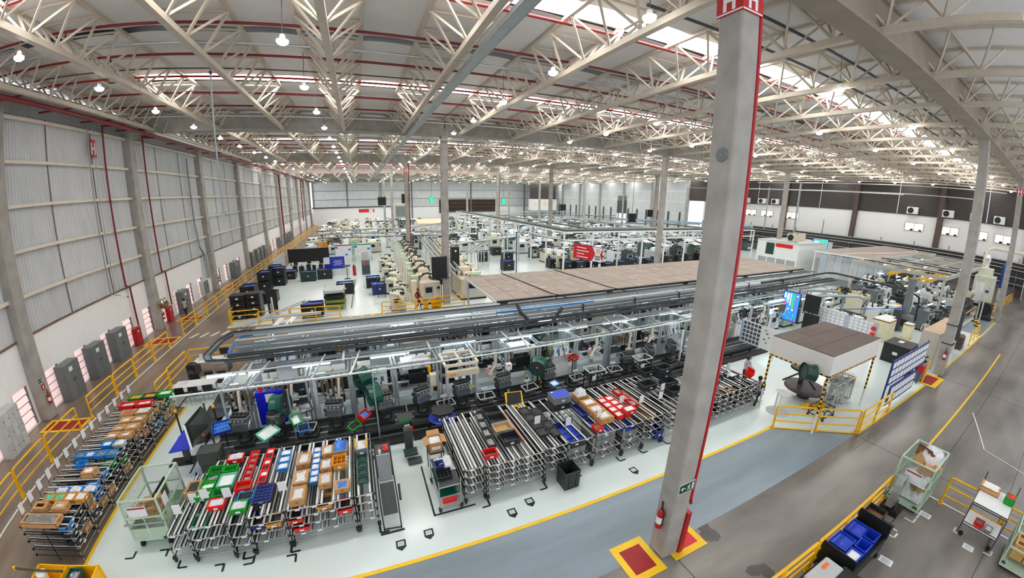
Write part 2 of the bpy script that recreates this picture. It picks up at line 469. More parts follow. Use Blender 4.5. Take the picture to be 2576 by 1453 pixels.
for i, (y, w) in enumerate(wy):
    o = thing('window_%d' % (60 + i), 'lit office window of the right wall, %s from the near end' % ordinal(i + 1), 'window', (XW1 - .03, y, 7.75), kind='structure')
    box(o, 'window_frame', GREY, (-.03, 0, .62), (.08, w, .06)); box(o, 'window_frame', GREY, (-.03, 0, -.62), (.08, w, .06))
    n = max(2, int(w / 1.1))
    for q in range(n):
        box(o, 'pane', GLOW, (0, -w / 2 + (q + .5) * w / n, 0), (.05, w / n - .08, 1.2))
    for q in range(n + 1):
        box(o, 'mullion', GREY, (-.03, -w / 2 + q * w / n, 0), (.08, .06, 1.3))
    for q in range(2):
        box(o, 'desk_clutter', BLACK, (-.02, -w / 3 + q * w / 2.2, -.48), (.06, .45, .22 + .1 * q))

# ---- columns
def column(x, y, h=15.0, label='', s=.56):
    c = MB().m(CONC); bbox(c, (0, 0, h / 2), (s, s, h), .035)
    i = 40 + len([1 for o in bpy.data.objects if o.name.startswith('column_')])
    return c.build('column_%d' % i, None, T(x, y, 0), label=label, cat='column', kind='structure')
ordn = ['first', 'second', 'third', 'fourth', 'fifth', 'sixth', 'seventh']
rown = ['front', 'second', 'third', 'fourth', 'fifth', 'sixth']
COLS = {}
for j, y in enumerate(ROWS):
    for i, x in enumerate(COLX):
        lab = 'grey concrete column, %s from the left in the %s row of columns' % (ordn[i], rown[j])
        COLS[i, j] = column(x - .02, y + .02, 15.0, lab)
# ---- girders along each row
for j, y in enumerate(ROWS):
    g = thing('roof_beam', 'deep concrete roof girder over the %s row of columns' % rown[j], 'beam', (0, y, 0), kind='structure')
    for k in range(4):
        x0 = 7.0 - 24.5 + 24.5 * k
        m = MB().m(CONC if j else mat('warm_concrete', (158, 146, 132), .85, var=.12, scale=1.2, bump=.2))
        m.box((x0 + 12.25, 0, 14.95), (24.4, .62, 1.0)); m.box((x0 + 12.25, 0, 14.42), (24.4, .8, .14)); m.box((x0 + 12.25, 0, 15.5), (24.4, .9, .14))
        m.build('beam_segment', g)
# ---- trusses
TRX = [-13.8, -9.4, -5.1, -.8, 3.6, 8.1, 12.95, 17.9, 22.7, 27.5, 32.3, 37.1, 41.9, 46.7, 51.5, 56.3, 61.1, 65.9, 70.7, 75.5]
ZC, ZT, HW, ND = 14.5, 15.72, 1.12, 1.553
TRM = mat('truss_cream', (202, 191, 175), .5, var=.08, rnd=.05)
for ti, x in enumerate(TRX):
    t = thing('roof_truss', 'cream triangular roof truss, %s from the left wall' % ordinal(ti + 1), 'truss', (x, 0, 0), kind='structure')
    near = 34 if ti < 9 else (18 if ti < 13 else 0)
    for a, b in ((1.0, 20), (20.05, 45), (45.05, 97.5), (97.55, 150)):
        box(t, 'bottom_chord', TRM, (0, (a + b) / 2, ZC), (.24, b - a, .2))
        for s in (-1, 1):
            box(t, 'top_chord', TRM, (s * HW, (a + b) / 2, ZT), (.16, b - a, .12))
    n0 = int(math.ceil(2.0 / ND)); n1 = int(149 / ND)
    mb = MB().m(TRM)
    for k in range(n0, n1):
        y = 12.48 + ND * (k - 8)
        segs = []
        for s in (-1, 1):
            if y > 80 and k % 2: continue
            segs += [((s * .06, y, ZC + .08), (s * HW, y + ND / 2, ZT - .04), .075), ((s * .06, y, ZC + .08), (s * HW, y - ND / 2, ZT - .04), .075)]
        if y < 80: segs.append(((-HW, y + ND / 2, ZT - .05), (HW, y + ND / 2, ZT - .05), .06))
        for q, (a, b, w) in enumerate(segs):
            if y < near: bar(t, 'cross_strut' if q == 4 else 'web_member', TRM, a, b, w)
            else: mb.bar(a, b, w)
    mb.build('far_web_members', t, kind='stuff')
# joints with plates
# ---- roof sheets and skylights
SKY_Y = [11.55 + 11.65 * k for k in range(12)]
GAPW = .62
VENT_Y = 16.6
roof = thing('ceiling', 'light grey metal roof sheets between the cream trusses', 'ceiling', (0, 0, 0), kind='structure')
edges = [XW0 - .2]
for x in TRX: edges += [x - HW, x + HW]
edges.append(XW1 + .2)
ycuts = [1.0] + [v for s in SKY_Y for v in (s - GAPW, s + GAPW)] + [YF]
def arch_mesh(rise):
    vs = []; fs = []
    N = 6
    for i in range(N + 1):
        u = i / N - .5
        z = rise * (1 - (2 * u) ** 2)
        vs += [(u, -.5, z), (u, .5, z)]
    fs = [(2 * i, 2 * i + 1, 2 * i + 3, 2 * i + 2) for i in range(N)]
    return vs, fs
AV, AF = arch_mesh(.05)
arch = MB().m(SHEET).add(AV, AF).mesh('arched_sheet')
farsheet = MB().m(SHEET)
for i in range(len(edges) - 1):
    a, b = edges[i], edges[i + 1]
    for k in range(0, len(ycuts), 2):
        y0, y1 = ycuts[k], ycuts[k + 1]
        cuts = [(y0, y1)]
        if y0 < VENT_Y < y1: cuts = [(y0, VENT_Y - .28), (VENT_Y + .28, y1)]
        for c0, c1 in cuts:
            zo = .06 if i % 2 == 0 else .03
            if c1 < 62 and a < 60:
                obj('roof_sheet', arch, roof, T((a + b) / 2, (c0 + c1) / 2, ZT + zo, 0, b - a + .05, c1 - c0, 1))
            else:
                farsheet.add([((a + b) / 2 + v[0] * (b - a + .05), (c0 + c1) / 2 + v[1] * (c1 - c0), ZT + zo + v[2]) for v in AV], AF)
farsheet.build('far_roof_sheets', roof, kind='stuff')
# vent slot: dark flaps, others made to glow as glimpses of sky
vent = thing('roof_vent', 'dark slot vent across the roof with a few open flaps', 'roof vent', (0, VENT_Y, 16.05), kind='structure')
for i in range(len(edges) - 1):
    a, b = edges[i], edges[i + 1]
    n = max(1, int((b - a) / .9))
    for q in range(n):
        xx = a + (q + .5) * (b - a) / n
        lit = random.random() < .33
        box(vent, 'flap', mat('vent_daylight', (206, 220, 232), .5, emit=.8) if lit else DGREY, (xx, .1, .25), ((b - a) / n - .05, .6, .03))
for k, y in enumerate(SKY_Y):
    s = thing('skylight', 'bright translucent skylight strip across the roof, %s from the camera end' % ordinal(k + 1), 'skylight', (0, y, ZT + .1), kind='structure')
    if k < 4:
        for i in range(len(edges) - 1):
            a, b = edges[i], edges[i + 1]
            if k and b < -8.5:
                box(s, 'blind_panel', SHEET, ((a + b) / 2, 0, .06), (b - a, 2 * GAPW, .02)); continue
            box(s, 'pane', SKYM, ((a + b) / 2, 0, .06), (b - a - .06, 2 * GAPW, .02))
            box(s, 'glazing_bar', TRM, (b, 0, .06), (.06, 2 * GAPW, .06))
    else:
        box(s, 'pane', SKYM, (32, 0, .06), (96, 2 * GAPW, .02))
# roof cover so that no daylight leaks around the sheets
struct('roof', MB().m(DGREY).box((32, 76, 16.6), (98, 150.6, .1)), 'outer roof deck above the sheets', cat='roof')
# ---- lamps
LX = [-10.45, -2.1, 7.3, 17.75, 27.1, 36.4, 46, 55.6, 65, 74.5]
lamp0 = None
for i, x in enumerate(LX):
    for j in range(19):
        y = 8.2 + 5.32 * j if j < 10 else 61.4 + 9.6 * (j - 10)
        l = thing('high_bay_lamp', 'round glowing high-bay lamp, %s row from the left wall, %s from the camera' % (ordinal(i + 1), ordinal(j + 1)), 'lamp', (x, y, 14.3), group='high-bay lamps under the roof')
        if 'lampm' not in UC:
            UC['lampm'] = MB().m(LGREY).lathe([(.04, .24), (.08, .22), (.1, .1), (.16, .06), (.18, .04)], n=12).mesh('lamp_housing')
            UC['lamplens'] = MB().m(LAMPM).lathe([(.001, -.1), (.11, -.08), (.18, -.02), (.185, .05)], n=14).mesh('lamp_lens')
        obj('housing', UC['lampm'], l); obj('lens', UC['lamplens'], l)
        tube(l, 'hanger', DGREY, (0, 0, .2), (0, 0, 1.55), .012, 6)
# ---- roof pipes
def pipe_x(y, z, x0, x1, r, mt, label, name='sprinkler_pipe', drops=0, cat='pipe', sp=4.6):
    p = thing(name, label, cat, (0, y, z))
    n = max(1, int((x1 - x0) / 24))
    for k in range(n):
        a = x0 + (x1 - x0) * k / n; b = x0 + (x1 - x0) * (k + 1) / n
        tube(p, 'pipe_run', mt, (a, 0, 0), (b, 0, 0), r, 8)
        if k: tube(p, 'coupling', mt, (a - .08, 0, 0), (a + .08, 0, 0), r * 1.35, 8)
    if drops:
        x = x0 + 1.2
        while x < min(x1, drops):
            q = MB().m(mt).tube((x, 0, 0), (x, 0, -.16), r * .5).tube((x, 0, -.16), (x, 0, -.2), r * .9).build('sprinkler_head', p)
            x += sp
    return p
k = 0
for y in [11.95 + 3.32 * q for q in range(40)]:
    if y > 146: break
    if min(abs(y - r) for r in ROWS) < .6: continue
    k += 1
    pipe_x(y, 15.5 if y < 60 else 15.4, XW0 + .6, XW1 - .6, .055, REDPD if k != 4 else REDP, 'red sprinkler pipe across under the roof, %s from the camera' % ordinal(k), drops=45 if y < 35 else 0)
pipe_x(16.95, 15.4, XW0 + 1, 40, .05, ALU, 'shiny silver conduit across under the first dark vent', 'roof_conduit')
pipe_x(19.9, 15.3, XW0 + 1, 40, .03, DGREY, 'thin dark conduit across the roof between two red pipes', 'roof_conduit')
pipe_x(23.6, 15.2, -9.3, 20, .03, BLACK, 'thin black conduit just below the second skylight', 'roof_conduit')
pipe_x(27.2, 14.6, XW0 + 2, 30, .03, ALU, 'thin silver conduit in front of the second girder', 'roof_conduit')
pipe_x(30.9, 14.0, -4, 40, .05, ALU, 'silver conduit hung along the second girder', 'roof_conduit')
pipe_x(9.1, 15.2, 8, 40, .05, DGREY, 'dark conduit across the roof near the front columns', 'roof_conduit')
pipe_x(7.6, 15.2, 8.5, 40, .05, DGREY, 'second dark conduit across the roof near the front columns', 'roof_conduit')
mp = thing('main_sprinkler_pipe', 'thick dark red main pipe along the top of the left wall', 'pipe', (-14.4, 0, 14.3))
for a, b in ((4, 24), (24, 44), (44, 80), (80, 148)):
    tube(mp, 'pipe_run', REDPD, (0, a, 0), (0, b, 0), .13, 12)
for y in range(6, 120, 4):
    bar(mp, 'bracket', REDPD, (-1.6, y + .6, .15), (.5, y + .6, .15), .1, .08)
# cable ladder under the fifth truss
ct = thing('cable_ladder', 'galvanised cable ladder hung along under the fifth roof truss', 'cable tray', (3.85, 0, 14.2))
for a, b in ((3, 20), (20, 45), (45, 100)):
    box(ct, 'side_rail', GALV, (0, (a + b) / 2, 0), (.05, b - a, .14)); box(ct, 'side_rail', GALV, (.34, (a + b) / 2, 0), (.05, b - a, .14)); box(ct, 'tray_floor', GALV, (.17, (a + b) / 2, -.05), (.3, b - a, .03))
wl = thing('wall_strip_lamp', 'long silver strip lamp along the left wall under the roof', 'lamp', (-13.2, 35.9, 14.1))
tube(wl, 'tube', ALU, (0, -5.8, 0), (0, 5.8, 0), .1, 10); bar(wl, 'arm', ALU, (0, -4.6, 0), (.6, -5, .9), .05)
# ================================================================ RAILS, WALL FITTINGS
def rail(p0, p1, label, h=1.12, mids=2, mt=YEL, group=None, r=.042):
    p0 = Vector((p0[0], p0[1], 0)); p1 = Vector((p1[0], p1[1], 0)); d = p1 - p0; L = d.length
    t = thing('guard_rail', label, 'guard rail', p0, math.atan2(d.y, d.x), group)
    def P(x, z): return (x, 0, z)
    tube(t, 'post', mt, P(0, 0), P(0, h - .1), r); tube(t, 'post', mt, P(L, 0), P(L, h - .1), r)
    c = .1
    MB().m(mt).path([P(0, h - c - .02), P(0.02, h - .03), P(c, h), P(L - c, h), P(L - .02, h - .03), P(L, h - c - .02)], r, 8).build('top_rail', t)
    for k in range(mids):
        z = h * (k + 1) / (mids + 1); tube(t, 'middle_rail', mt, P(0, z), P(L, z), r * .8)
    if L > 2.6:
        for q in range(1, int(L / 2.2) + 1):
            x = L * q / (int(L / 2.2) + 1); tube(t, 'post', mt, P(x, 0), P(x, h), r)
    for x in (0, L): MB().m(mt).box((x, 0, .015), (.16, .16, .03)).tube((x, 0, .03), (x, 0, .14), r * 1.7).build('base_plate', t)
    return t
XR = -13.38
segs = [(8.1, 10.3), (10.4, 12.65), (12.75, 15.0), (15.1, 17.5), (18.5, 20.85), (20.95, 23.0), (23.1, 25.3), (25.4, 27.6)]
segs += [(30.0 + 2.5 * k, 32.4 + 2.5 * k) for k in range(12)] + [(60.3 + 7.5 * k, 67.6 + 7.5 * k) for k in range(9)]
for i, (a, b) in enumerate(segs):
    rail((XR, a), (XR, b), 'yellow guard rail of the left aisle, %s from the near end' % ordinal(i + 1))
rail((15.78, 7.5), (17.22, 6.46), 'yellow guard rail with one mid gap, left one of the front corner pair')
rail((17.32, 6.38), (18.9, 5.32), 'yellow guard rail, right one of the front corner pair')
rail((19.0, 5.24), (22.4, 5.24), 'long yellow guard rail from the front corner to the blue notice board')
rail((10.1, 2.66), (15.1, 2.66), 'yellow guard rail behind the green mesh cart at the lower corner')
rail((7.0, 2.66), (10.0, 2.66), 'yellow guard rail behind the black trolley with blue bins')
rail((16.9, 1.18), (16.9, -1.0), 'yellow guard rail behind the two shelf trolley')
rail((16.9, -1.1), (16.9, -3.4), 'yellow guard rail at the lower right picture corner')
rail((-10.6, 20.9), (-10.6, 23.4), 'yellow guard rail beside the black speaker and desk'); rail((-10.5, 19.3), (-10.5, 20.8), 'short yellow guard rail behind the white meeting table')
rail((-10.5, 23.5), (-8.0, 23.6), 'yellow guard rail behind the laptop desk')
for i, (a, b) in enumerate((((-10.4, 31.2), (-8.3, 31.2)), ((-8.2, 30.4), (-5.9, 30.4)), ((-5.8, 30.4), (-2.1, 30.2)), ((1.2, 30.0), (3.9, 29.9)), ((4.0, 29.9), (8.2, 30.2)), ((-10.5, 31.3), (-10.5, 37.5)))):
    rail(a, b, 'yellow guard rail at the edge of the machining floor, %s from the left' % ordinal(i + 1))
rail((41.5, 5.35), (45.5, 5.35), 'yellow guard rail behind the cream cabinet'); rail((59, 6.2), (66, 6.0), 'yellow guard rail beyond the third column')
rail((66.3, 6.0), (74, 5.6), 'far yellow guard rail towards the right wall'); rail((60, 2.4), (64, 2.0), 'yellow guard rail at the right picture edge')
# yellow hatched step in the gap of the rails
st = thing('hatched_ramp', 'yellow edged grey ramp plate in the gap of the cross aisle rails', 'ramp', (-.4, 29.9, .03))
for q in range(4):
    box(st, 'plate', GREY, (-1.3 + .85 * q, 0, 0), (.6, .6, .03)); box(st, 'stripe', YEL, (-.87 + .85 * q, 0, .004), (.24, .8, .03))
box(st, 'edge', YEL, (0, .4, 0), (3.2, .1, .035)); box(st, 'edge', YEL, (0, -.4, 0), (3.2, .1, .035))

# lockers along the left wall
def locker(y, w, label, doors=2, mt=GREY, h=1.92, grid=0):
    t = thing('steel_locker', label, 'locker', (-15.87, y, 0))
    m = MB().m(mt); bbox(m, (0, 0, h / 2), (.55, w, h), .015); m.build('body', t)
    if grid:
        for r in range(3):
            for c in range(4):
                d = box(t, 'door', mt, (.285, -w / 2 + w * (c + .5) / 4, h * (r + .5) / 3), (.02, w / 4 - .02, h / 3 - .03))
                obj('handle', ucube(BLACK), d, T(.6, .3, 0, 0, .8, .08, .1))
    else:
        for c in range(doors):
            d = box(t, 'door', mt, (.285, -w / 2 + w * (c + .5) / doors, h / 2 + .03), (.02, w / doors - .015, h - .1))
            obj('handle', ucube(BLACK), d, T(.7, (.38 if c == 0 else -.38), 0, 0, 1.2, .05, .08))
        box(t, 'notice', PAPER, (.3, -.12, h * .83), (.008, .3, .22))
    return t
locker(15.95, 1.5, 'light grey locker with many small doors, nearest on the left wall', mt=LGREY, grid=1)
for i, (y, w) in enumerate(((21.2, 1.35), (23.85, 1.35), (26.4, 1.4))):
    locker(y, w, 'dark grey steel locker with a paper notice, %s one beyond the first wall pilaster' % ordinal(i + 1))
locker(36.9, 1.5, 'dark grey steel locker behind the walking man')
locker(52.4, 2.0, 'dark grey locker alone between pink windows before the fourth pilaster')
for i, y in enumerate((60.5, 63.6, 65.9, 68.3)): locker(y, 1.5, 'grey locker of the far row of four on the left wall, %s from near' % ordinal(i + 1))
for i, y in enumerate((81.3, 87.3, 90, 93, 95.6)): locker(y, 1.6, 'grey locker of the farthest row by the red riser, %s from the near end' % ordinal(i + 1))
def hydrant(x, y, h, label, rz=0, w=.8, d=.25):
    t = thing('hydrant_cabinet', label, 'fire hydrant box', (x, y, 0), rz)
    m = MB().m(REDP); bbox(m, (0, 0, h / 2), (d, w, h), .015); m.build('body', t)
    box(t, 'door', REDP, (d / 2 + .01, 0, h / 2), (.015, w - .08, h - .12)); box(t, 'sticker', PAPER, (d / 2 + .02, 0, h * .8), (.006, .12, .16))
    box(t, 'latch', BLACK, (d / 2 + .025, w * .38, h * .5), (.02, .04, .08)); return t
hydrant(-15.95, 28.85, 1.22, 'red hydrant cabinet below the first red riser on the left wall')
hydrant(-15.95, 34.1, 1.25, 'red hydrant cabinet below the second red riser on the left wall')
hydrant(-15.95, 73.0, 1.3, 'small far red hydrant cabinet on the left wall')
hydrant(7.33, 5.05, 1.5, 'tall red hydrant box on the right side of the front column', 0, .34, .16)
def riser(pts, r, label, mt=REDPD, name='riser_pipe'):
    t = thing(name, label, 'pipe', (0, 0, 0))
    for a, b in zip(pts[:-1], pts[1:]):
        tube(t, 'pipe_run', mt, a, b, r, 8)
    for p in pts[1:-1]: MB().m(mt).lathe([(.01, -r * 1.2), (r * 1.2, -r * .6), (r * 1.2, r * .6), (.01, r * 1.2)], p, 8).build('elbow', t)
    return t
riser([(-14.5, 28.8, 14.5), (-15.9, 28.75, 14.5), (-15.9, 28.75, 4.2), (-16.0, 29.4, 4.0), (-16.0, 29.4, 1.2)], .06, 'red riser pipe between first and second pilaster with bend above hydrant')
riser([(-14.5, 34.1, 14.5), (-15.9, 34.1, 14.5), (-15.9, 34.1, 4.2), (-16.0, 34.9, 4.0), (-16.0, 34.9, 1.2)], .06, 'red riser pipe beyond the second pilaster with bend above hydrant')
riser([(-15.6, 86, 14.2), (-15.6, 86, 2.0)], .16, 'thick red vertical pipe far along the left wall')
riser([(-15.7, 117, 14.2), (-15.7, 117, 3.0)], .14, 'farthest dark red vertical pipe on the left wall')
riser([(-15.8, 26.9, 14.6), (-15.9, 26.9, 4.0)], .035, 'thin grey conduit down the cladding of the left wall', GALV, 'conduit')
riser([(-15.8, 27.5, 14.6), (-15.9, 27.5, 4.0)], .02, 'second thinner conduit down the cladding beside the grey one', GALV, 'conduit')
riser([(7.31, 4.97, 15), (7.31, 4.97, 2.0), (7.38, 4.98, 1.75)], .045, 'red riser pipe along the right side of the front column', REDP)
for (i, j) in ((2, 0), (0, 2), (2, 2), (1, 3)):
    riser([(COLX[i] + .36, ROWS[j] - .1, 14.4), (COLX[i] + .36, ROWS[j] - .1, 1)], .07, 'red riser pipe on the %s column of the %s row' % (ordinal(i + 1), rown[j]), REDPD)
du = thing('grey_duct', 'grey duct with elbow dropping to a wall box on the left wall', 'duct', (-15.9, 43.1, 0))
bar(du, 'duct_run', GALV, (0, -.9, 13.5), (0, -.9, 7.5), .12); bar(du, 'duct_run', GALV, (0, -.9, 7.5), (0, -.5, 5.0), .14); bar(du, 'duct_run', GALV, (.1, .05, 4.2), (.1, .05, 1.7), .3); bar(du, 'duct_run', GALV, (0, -.5, 5), (.1, .05, 4.2), .16)
eb = thing('wall_box', 'grey electrical wall box below the duct', 'electrical box', (-15.9, 42.0, 1.0)); m = MB().m(LGREY); bbox(m, (0, 0, 0), (.4, 1.3, 1.4), .02); m.build('body', eb); box(eb, 'door', GREY, (.21, 0, 0), (.02, 1.2, 1.3)); box(eb, 'switch', BLACK, (.24, .4, .1), (.04, .1, .2))
mi = thing('convex_mirror', 'round convex safety mirror on the second wall pilaster', 'mirror', (-15.3, 32.0, 2.0))
MB().m(mat('mirror_glass', (170, 165, 150), .08, metal=1)).lathe([(.36, 0), (.3, .06), (.2, .1), (.001, .13)], n=20, rot=Matrix.Rotation(PI / 2, 3, 'X') @ Matrix.Rotation(.5, 3, 'Y')).build('dish', mi)
MB().m(mat('mirror_rim', (196, 180, 60), .5)).lathe([(.36, -.02), (.4, 0), (.36, .03)], n=20, rot=Matrix.Rotation(PI / 2, 3, 'X') @ Matrix.Rotation(.5, 3, 'Y')).build('rim', mi); bar(mi, 'arm', DGREY, (0, .1, 0), (-.3, .35, 0), .04)
def extinguisher(x, y, z, rz, label, s=1.0):
    t = thing('fire_extinguisher', label, 'fire extinguisher', (x, y, z), rz)
    t.scale = (s, s, s)
    MB().m(REDP).lathe([(.001, 0), (.075, 0), (.08, .03), (.08, .4), (.06, .47), (.03, .5), (.001, .5)], n=14).build('cylinder', t)
    MB().m(BLACK).tube((0, 0, .5), (0, 0, .56), .022).bar((0, 0, .56), (.02, .0, .72), .03).build('valve', t)
    MB().m(PAPER).lathe([(.0815, .14), (.0815, .32)], n=14).build('label', t)
    MB().m(BLACK).path([(0, .02, .54), (.02, .1, .48), (.02, .1, .2), (.03, .09, .12)], .013).build('hose', t)
    box(t, 'wall_hook', STEEL, (-.08, 0, .42), (.06, .06, .05)); return t
extinguisher(6.62, 5.25, 1.0, PI, 'red fire extinguisher hung on the left face of the front column', 1.25)
extinguisher(-15.62, 18.95, .75, 0, 'red fire extinguisher on the first wall pilaster below two small signs')
extinguisher(-15.62, 32.4, .7, 0, 'red fire extinguisher below the round mirror'); extinguisher(-15.62, 45.6, .8, 0, 'red fire extinguisher on the third wall pilaster')
extinguisher(31.1, 5.1, 1.1, PI, 'red fire extinguisher on the second column', 1.1)
# signs --------------------------------------------------------------
SGREEN = mat('sign_green', (10, 72, 52), .5, var=.03); SRED = mat('sign_red', (196, 28, 34), .5, var=.03)
def glyph_H(mb, c, s, ax):
    """ax: direction of the letter's width (unit 2D)"""
    n = (-ax[1], ax[0])
    def bx(u0, u1, z0, z1):
        p = [(c[0] + ax[0] * u0 * s, c[1] + ax[1] * u0 * s), (c[0] + ax[0] * u1 * s, c[1] + ax[1] * u1 * s)]
        mb.quad((p[0][0], p[0][1], c[2] + z0 * s), (p[1][0], p[1][1], c[2] + z0 * s), (p[1][0], p[1][1], c[2] + z1 * s), (p[0][0], p[0][1], c[2] + z1 * s))
    bx(-.35, -.15, -.5, .5); bx(.15, .35, -.5, .5); bx(-.15, .15, -.1, .1)
def hsign(x, y, z, s, label, half):
    t = thing('hydrant_sign', label, 'sign', (x, y, z))
    box(t, 'panel', SRED, (-half, 0, 0), (.02, 2 * half, s)); box(t, 'panel', SRED, (0, -half, 0), (2 * half + .02, .02, s))
    m = MB().m(PAPER); glyph_H(m, (-half - .014, 0, 0), s * .76, (0, -1)); m.build('letter', t); m = MB().m(PAPER); glyph_H(m, (0, -half - .014, 0), s * .76, (1, 0)); m.build('letter', t)
    for z0 in (-s / 2 + .03, s / 2 - .03):
        box(t, 'border_strip', PAPER, (-half - .011, 0, z0), (.006, 2 * half, .03)); box(t, 'border_strip', PAPER, (0, -half - .011, z0), (2 * half, .006, .03))
    return t
hsign(6.98, 5.22, 13.42, .54, 'large red H sign wrapped around the top of the front column', .3)
hsign(COLX[0], ROWS[2], 13.2, .9, 'small far red H sign at the top of a column behind the second row', .32)
hsign(COLX[2], ROWS[0], 13.2, .8, 'red H sign on the third column near the right picture edge', .3)
t = thing('hydrant_sign', 'red H sign on the cladding of the left wall', 'sign', (-15.95, 27.6, 13.0)); box(t, 'panel', SRED, (0, 0, 0), (.02, .6, 1.1)); m = MB().m(PAPER); glyph_H(m, (.014, 0, 0), .7, (0, 1)); m.build('letter', t)
def exit_sign(x, y, z, rz, w, label, mirrored=False):
    """green board with arrow, door and running figure; faces local -y"""
    t = thing('exit_sign', label, 'sign', (x, y, z), rz)
    h = w * .5
    box(t, 'panel', SGREEN, (0, 0, 0), (w, .012, h)); box(t, 'border', PAPER, (0, .002, 0), (w + .03, .01, h + .03))
    m = MB().m(PAPER); e = -.008
    def rect(u0, u1, v0, v1): m.quad((u0 * w, e, v0 * h), (u1 * w, e, v0 * h), (u1 * w, e, v1 * h), (u0 * w, e, v1 * h))
    rect(-.36, -.1, -.05, .05); m.add([(-.42 * w, e, 0), (-.3 * w, e, -.22 * h), (-.24 * w, e, -.22 * h), (-.34 * w, e, 0), (-.24 * w, e, .22 * h), (-.3 * w, e, .22 * h)], [(0, 1, 2, 3), (0, 3, 4, 5)])
    rect(.3, .42, -.36, .38); rect(.02, .08, .1, .2); rect(.0, .2, -.02, .06); rect(.08, .16, -.2, .16); rect(.0, .1, -.3, -.2); rect(.16, .26, -.34, -.26); rect(.1, .17, .2, .34)
    m.build('pictogram', t); return t
exit_sign(6.99, 4.925, 2.5, 0, .54, 'green exit sign with arrow and running figure on the front column')
exit_sign(-15.69, 18.85, 1.97, PI / 2, .42, 'green exit sign on the first wall pilaster')
exit_sign(COLX[0], ROWS[1] - .3, 2.4, 0, .5, 'small exit sign on the second row column beside the big fan')
t = thing('extinguisher_sign', 'small red extinguisher sign under the green exit sign', 'sign', (-15.7, 18.9, 1.62)); box(t, 'panel', SRED, (0, 0, 0), (.012, .22, .26)); box(t, 'pictogram', PAPER, (.008, 0, 0), (.004, .07, .16))
t = thing('round_plate', 'round grey plate on the left face of the front column', 'plate', (6.69, 5.18, 10.45)); MB().m(GREY).lathe([(.001, .02), (.13, .02), (.14, 0)], n=20, rot=Matrix.Rotation(-PI / 2, 3, 'Y')).build('disc', t); box(t, 'screw', STEEL, (-.025, 0, 0), (.01, .03, .03))
t = thing('security_camera', 'small white security camera on the left wall above the windows', 'camera', (-16.0, 27.7, 3.75)); bar(t, 'arm', STEEL, (-.1, 0, .1), (.3, 0, .05), .05); m = MB().m(WHITE); m.tube((.2, .0, .0), (.6, .1, -.08), .08, 10); m.build('housing', t); box(t, 'lens', BLACK, (.6, .1, -.08), (.06, .1, .1))

# ================================================================ CONTAINERS
def bin_mesh(w, d, h, mt, t=.018, taper=.03, rim=.012, cells=0):
    k = ('bin', round(w, 3), round(d, 3), round(h, 3), mt.name, cells)
    if k in UC: return UC[k]
    mb = MB().m(mt)
    def ring(x, y, z): return [(-x, -y, z), (x, -y, z), (x, y, z), (-x, y, z)]
    W, D = w / 2, d / 2
    rs = [ring(W - taper, D - taper, 0), ring(W - rim, D - rim, h - .03), ring(W, D, h - .03), ring(W, D, h), ring(W - t - .01, D - t - .01, h), ring(W - taper - t, D - taper - t, t)]
    vs = [v for r in rs for v in r]; fs = [(3, 2, 1, 0), (20, 21, 22, 23)]
    for j in range(5):
        for i in range(4): fs.append((j * 4 + i, j * 4 + (i + 1) % 4, (j + 1) * 4 + (i + 1) % 4, (j + 1) * 4 + i))
    mb.add(vs, fs)
    for q in (-1, 1):   # ribs on the outside
        mb.box((q * W * .45, -D + .01, h * .5), (.015, .02, h * .7)); mb.box((q * W * .45, D - .01, h * .5), (.015, .02, h * .7))
    if cells:
        for i in range(1, cells[0]): mb.box((-W + w * i / cells[0], 0, h * .5), (.01, d - .05, h * .8))
        for i in range(1, cells[1]): mb.box((0, -D + d * i / cells[1], h * .5), (w - .05, .01, h * .8))
    UC[k] = mb.mesh('open_bin'); return UC[k]
def lumps(w, d, hh, mt, n=6, base=0.0):
    k = ('lump', round(w, 2), round(d, 2), round(hh, 2), mt.name, random.randint(0, 2))
    if k in UC: return UC[k]
    vs = []; fs = []
    for j in range(n + 1):
        for i in range(n + 1):
            e = (i in (0, n)) or (j in (0, n))
            vs.append(((i / n - .5) * w, (j / n - .5) * d, base + (0 if e else hh * random.uniform(.35, 1))))
    for j in range(n):
        for i in range(n):
            a = j * (n + 1) + i; fs.append((a, a + 1, a + n + 2, a + n + 1))
    UC[k] = MB().m(mt).add(vs, fs).mesh('heap'); return UC[k]
def carton_mesh(w, d, h, mt, flaps=False):
    k = ('car', round(w, 2), round(d, 2), round(h, 2), mt.name, flaps)
    if k in UC: return UC[k]
    mb = MB().m(mt); t = .012; W, D = w / 2, d / 2
    mb.box((0, 0, t / 2), (w, d, t)); mb.box((-W + t / 2, 0, h / 2), (t, d, h)); mb.box((W - t / 2, 0, h / 2), (t, d, h)); mb.box((0, -D + t / 2, h / 2), (w, t, h)); mb.box((0, D - t / 2, h / 2), (w, t, h))
    if flaps:
        g = min(w, d) * .45
        for sx in (-1, 1):
            mb.quad((sx * W, -D, h), (sx * W, D, h), (sx * (W + g * .8), D * .95, h - g * .35), (sx * (W + g * .8), -D * .95, h - g * .35))
            mb.quad((-W, sx * D, h), (W, sx * D, h), (W * .95, sx * (D + g * .75), h + g * .45), (-W * .95, sx * (D + g * .75), h + g * .45))
    else:
        mb.box((-W + .05, 0, h - .004), (.1, d - .02, .008)); mb.box((W - .05, 0, h - .004), (.1, d - .02, .008)); mb.box((0, -D + .05, h - .004), (w - .2, .1, .008)); mb.box((0, D - .05, h - .004), (w - .2, .1, .008))
    mb.m(CARDD).box((0, -D - .001, h * .6), (.09, .004, .035))
    UC[k] = mb.mesh('carton'); return UC[k]
def tilted(x, y, z, rz=0, tilt=0.0):
    return Matrix.Translation((x, y, z)) @ Matrix.Rotation(rz, 4, 'Z') @ Matrix.Rotation(tilt, 4, 'X')
CN = {}
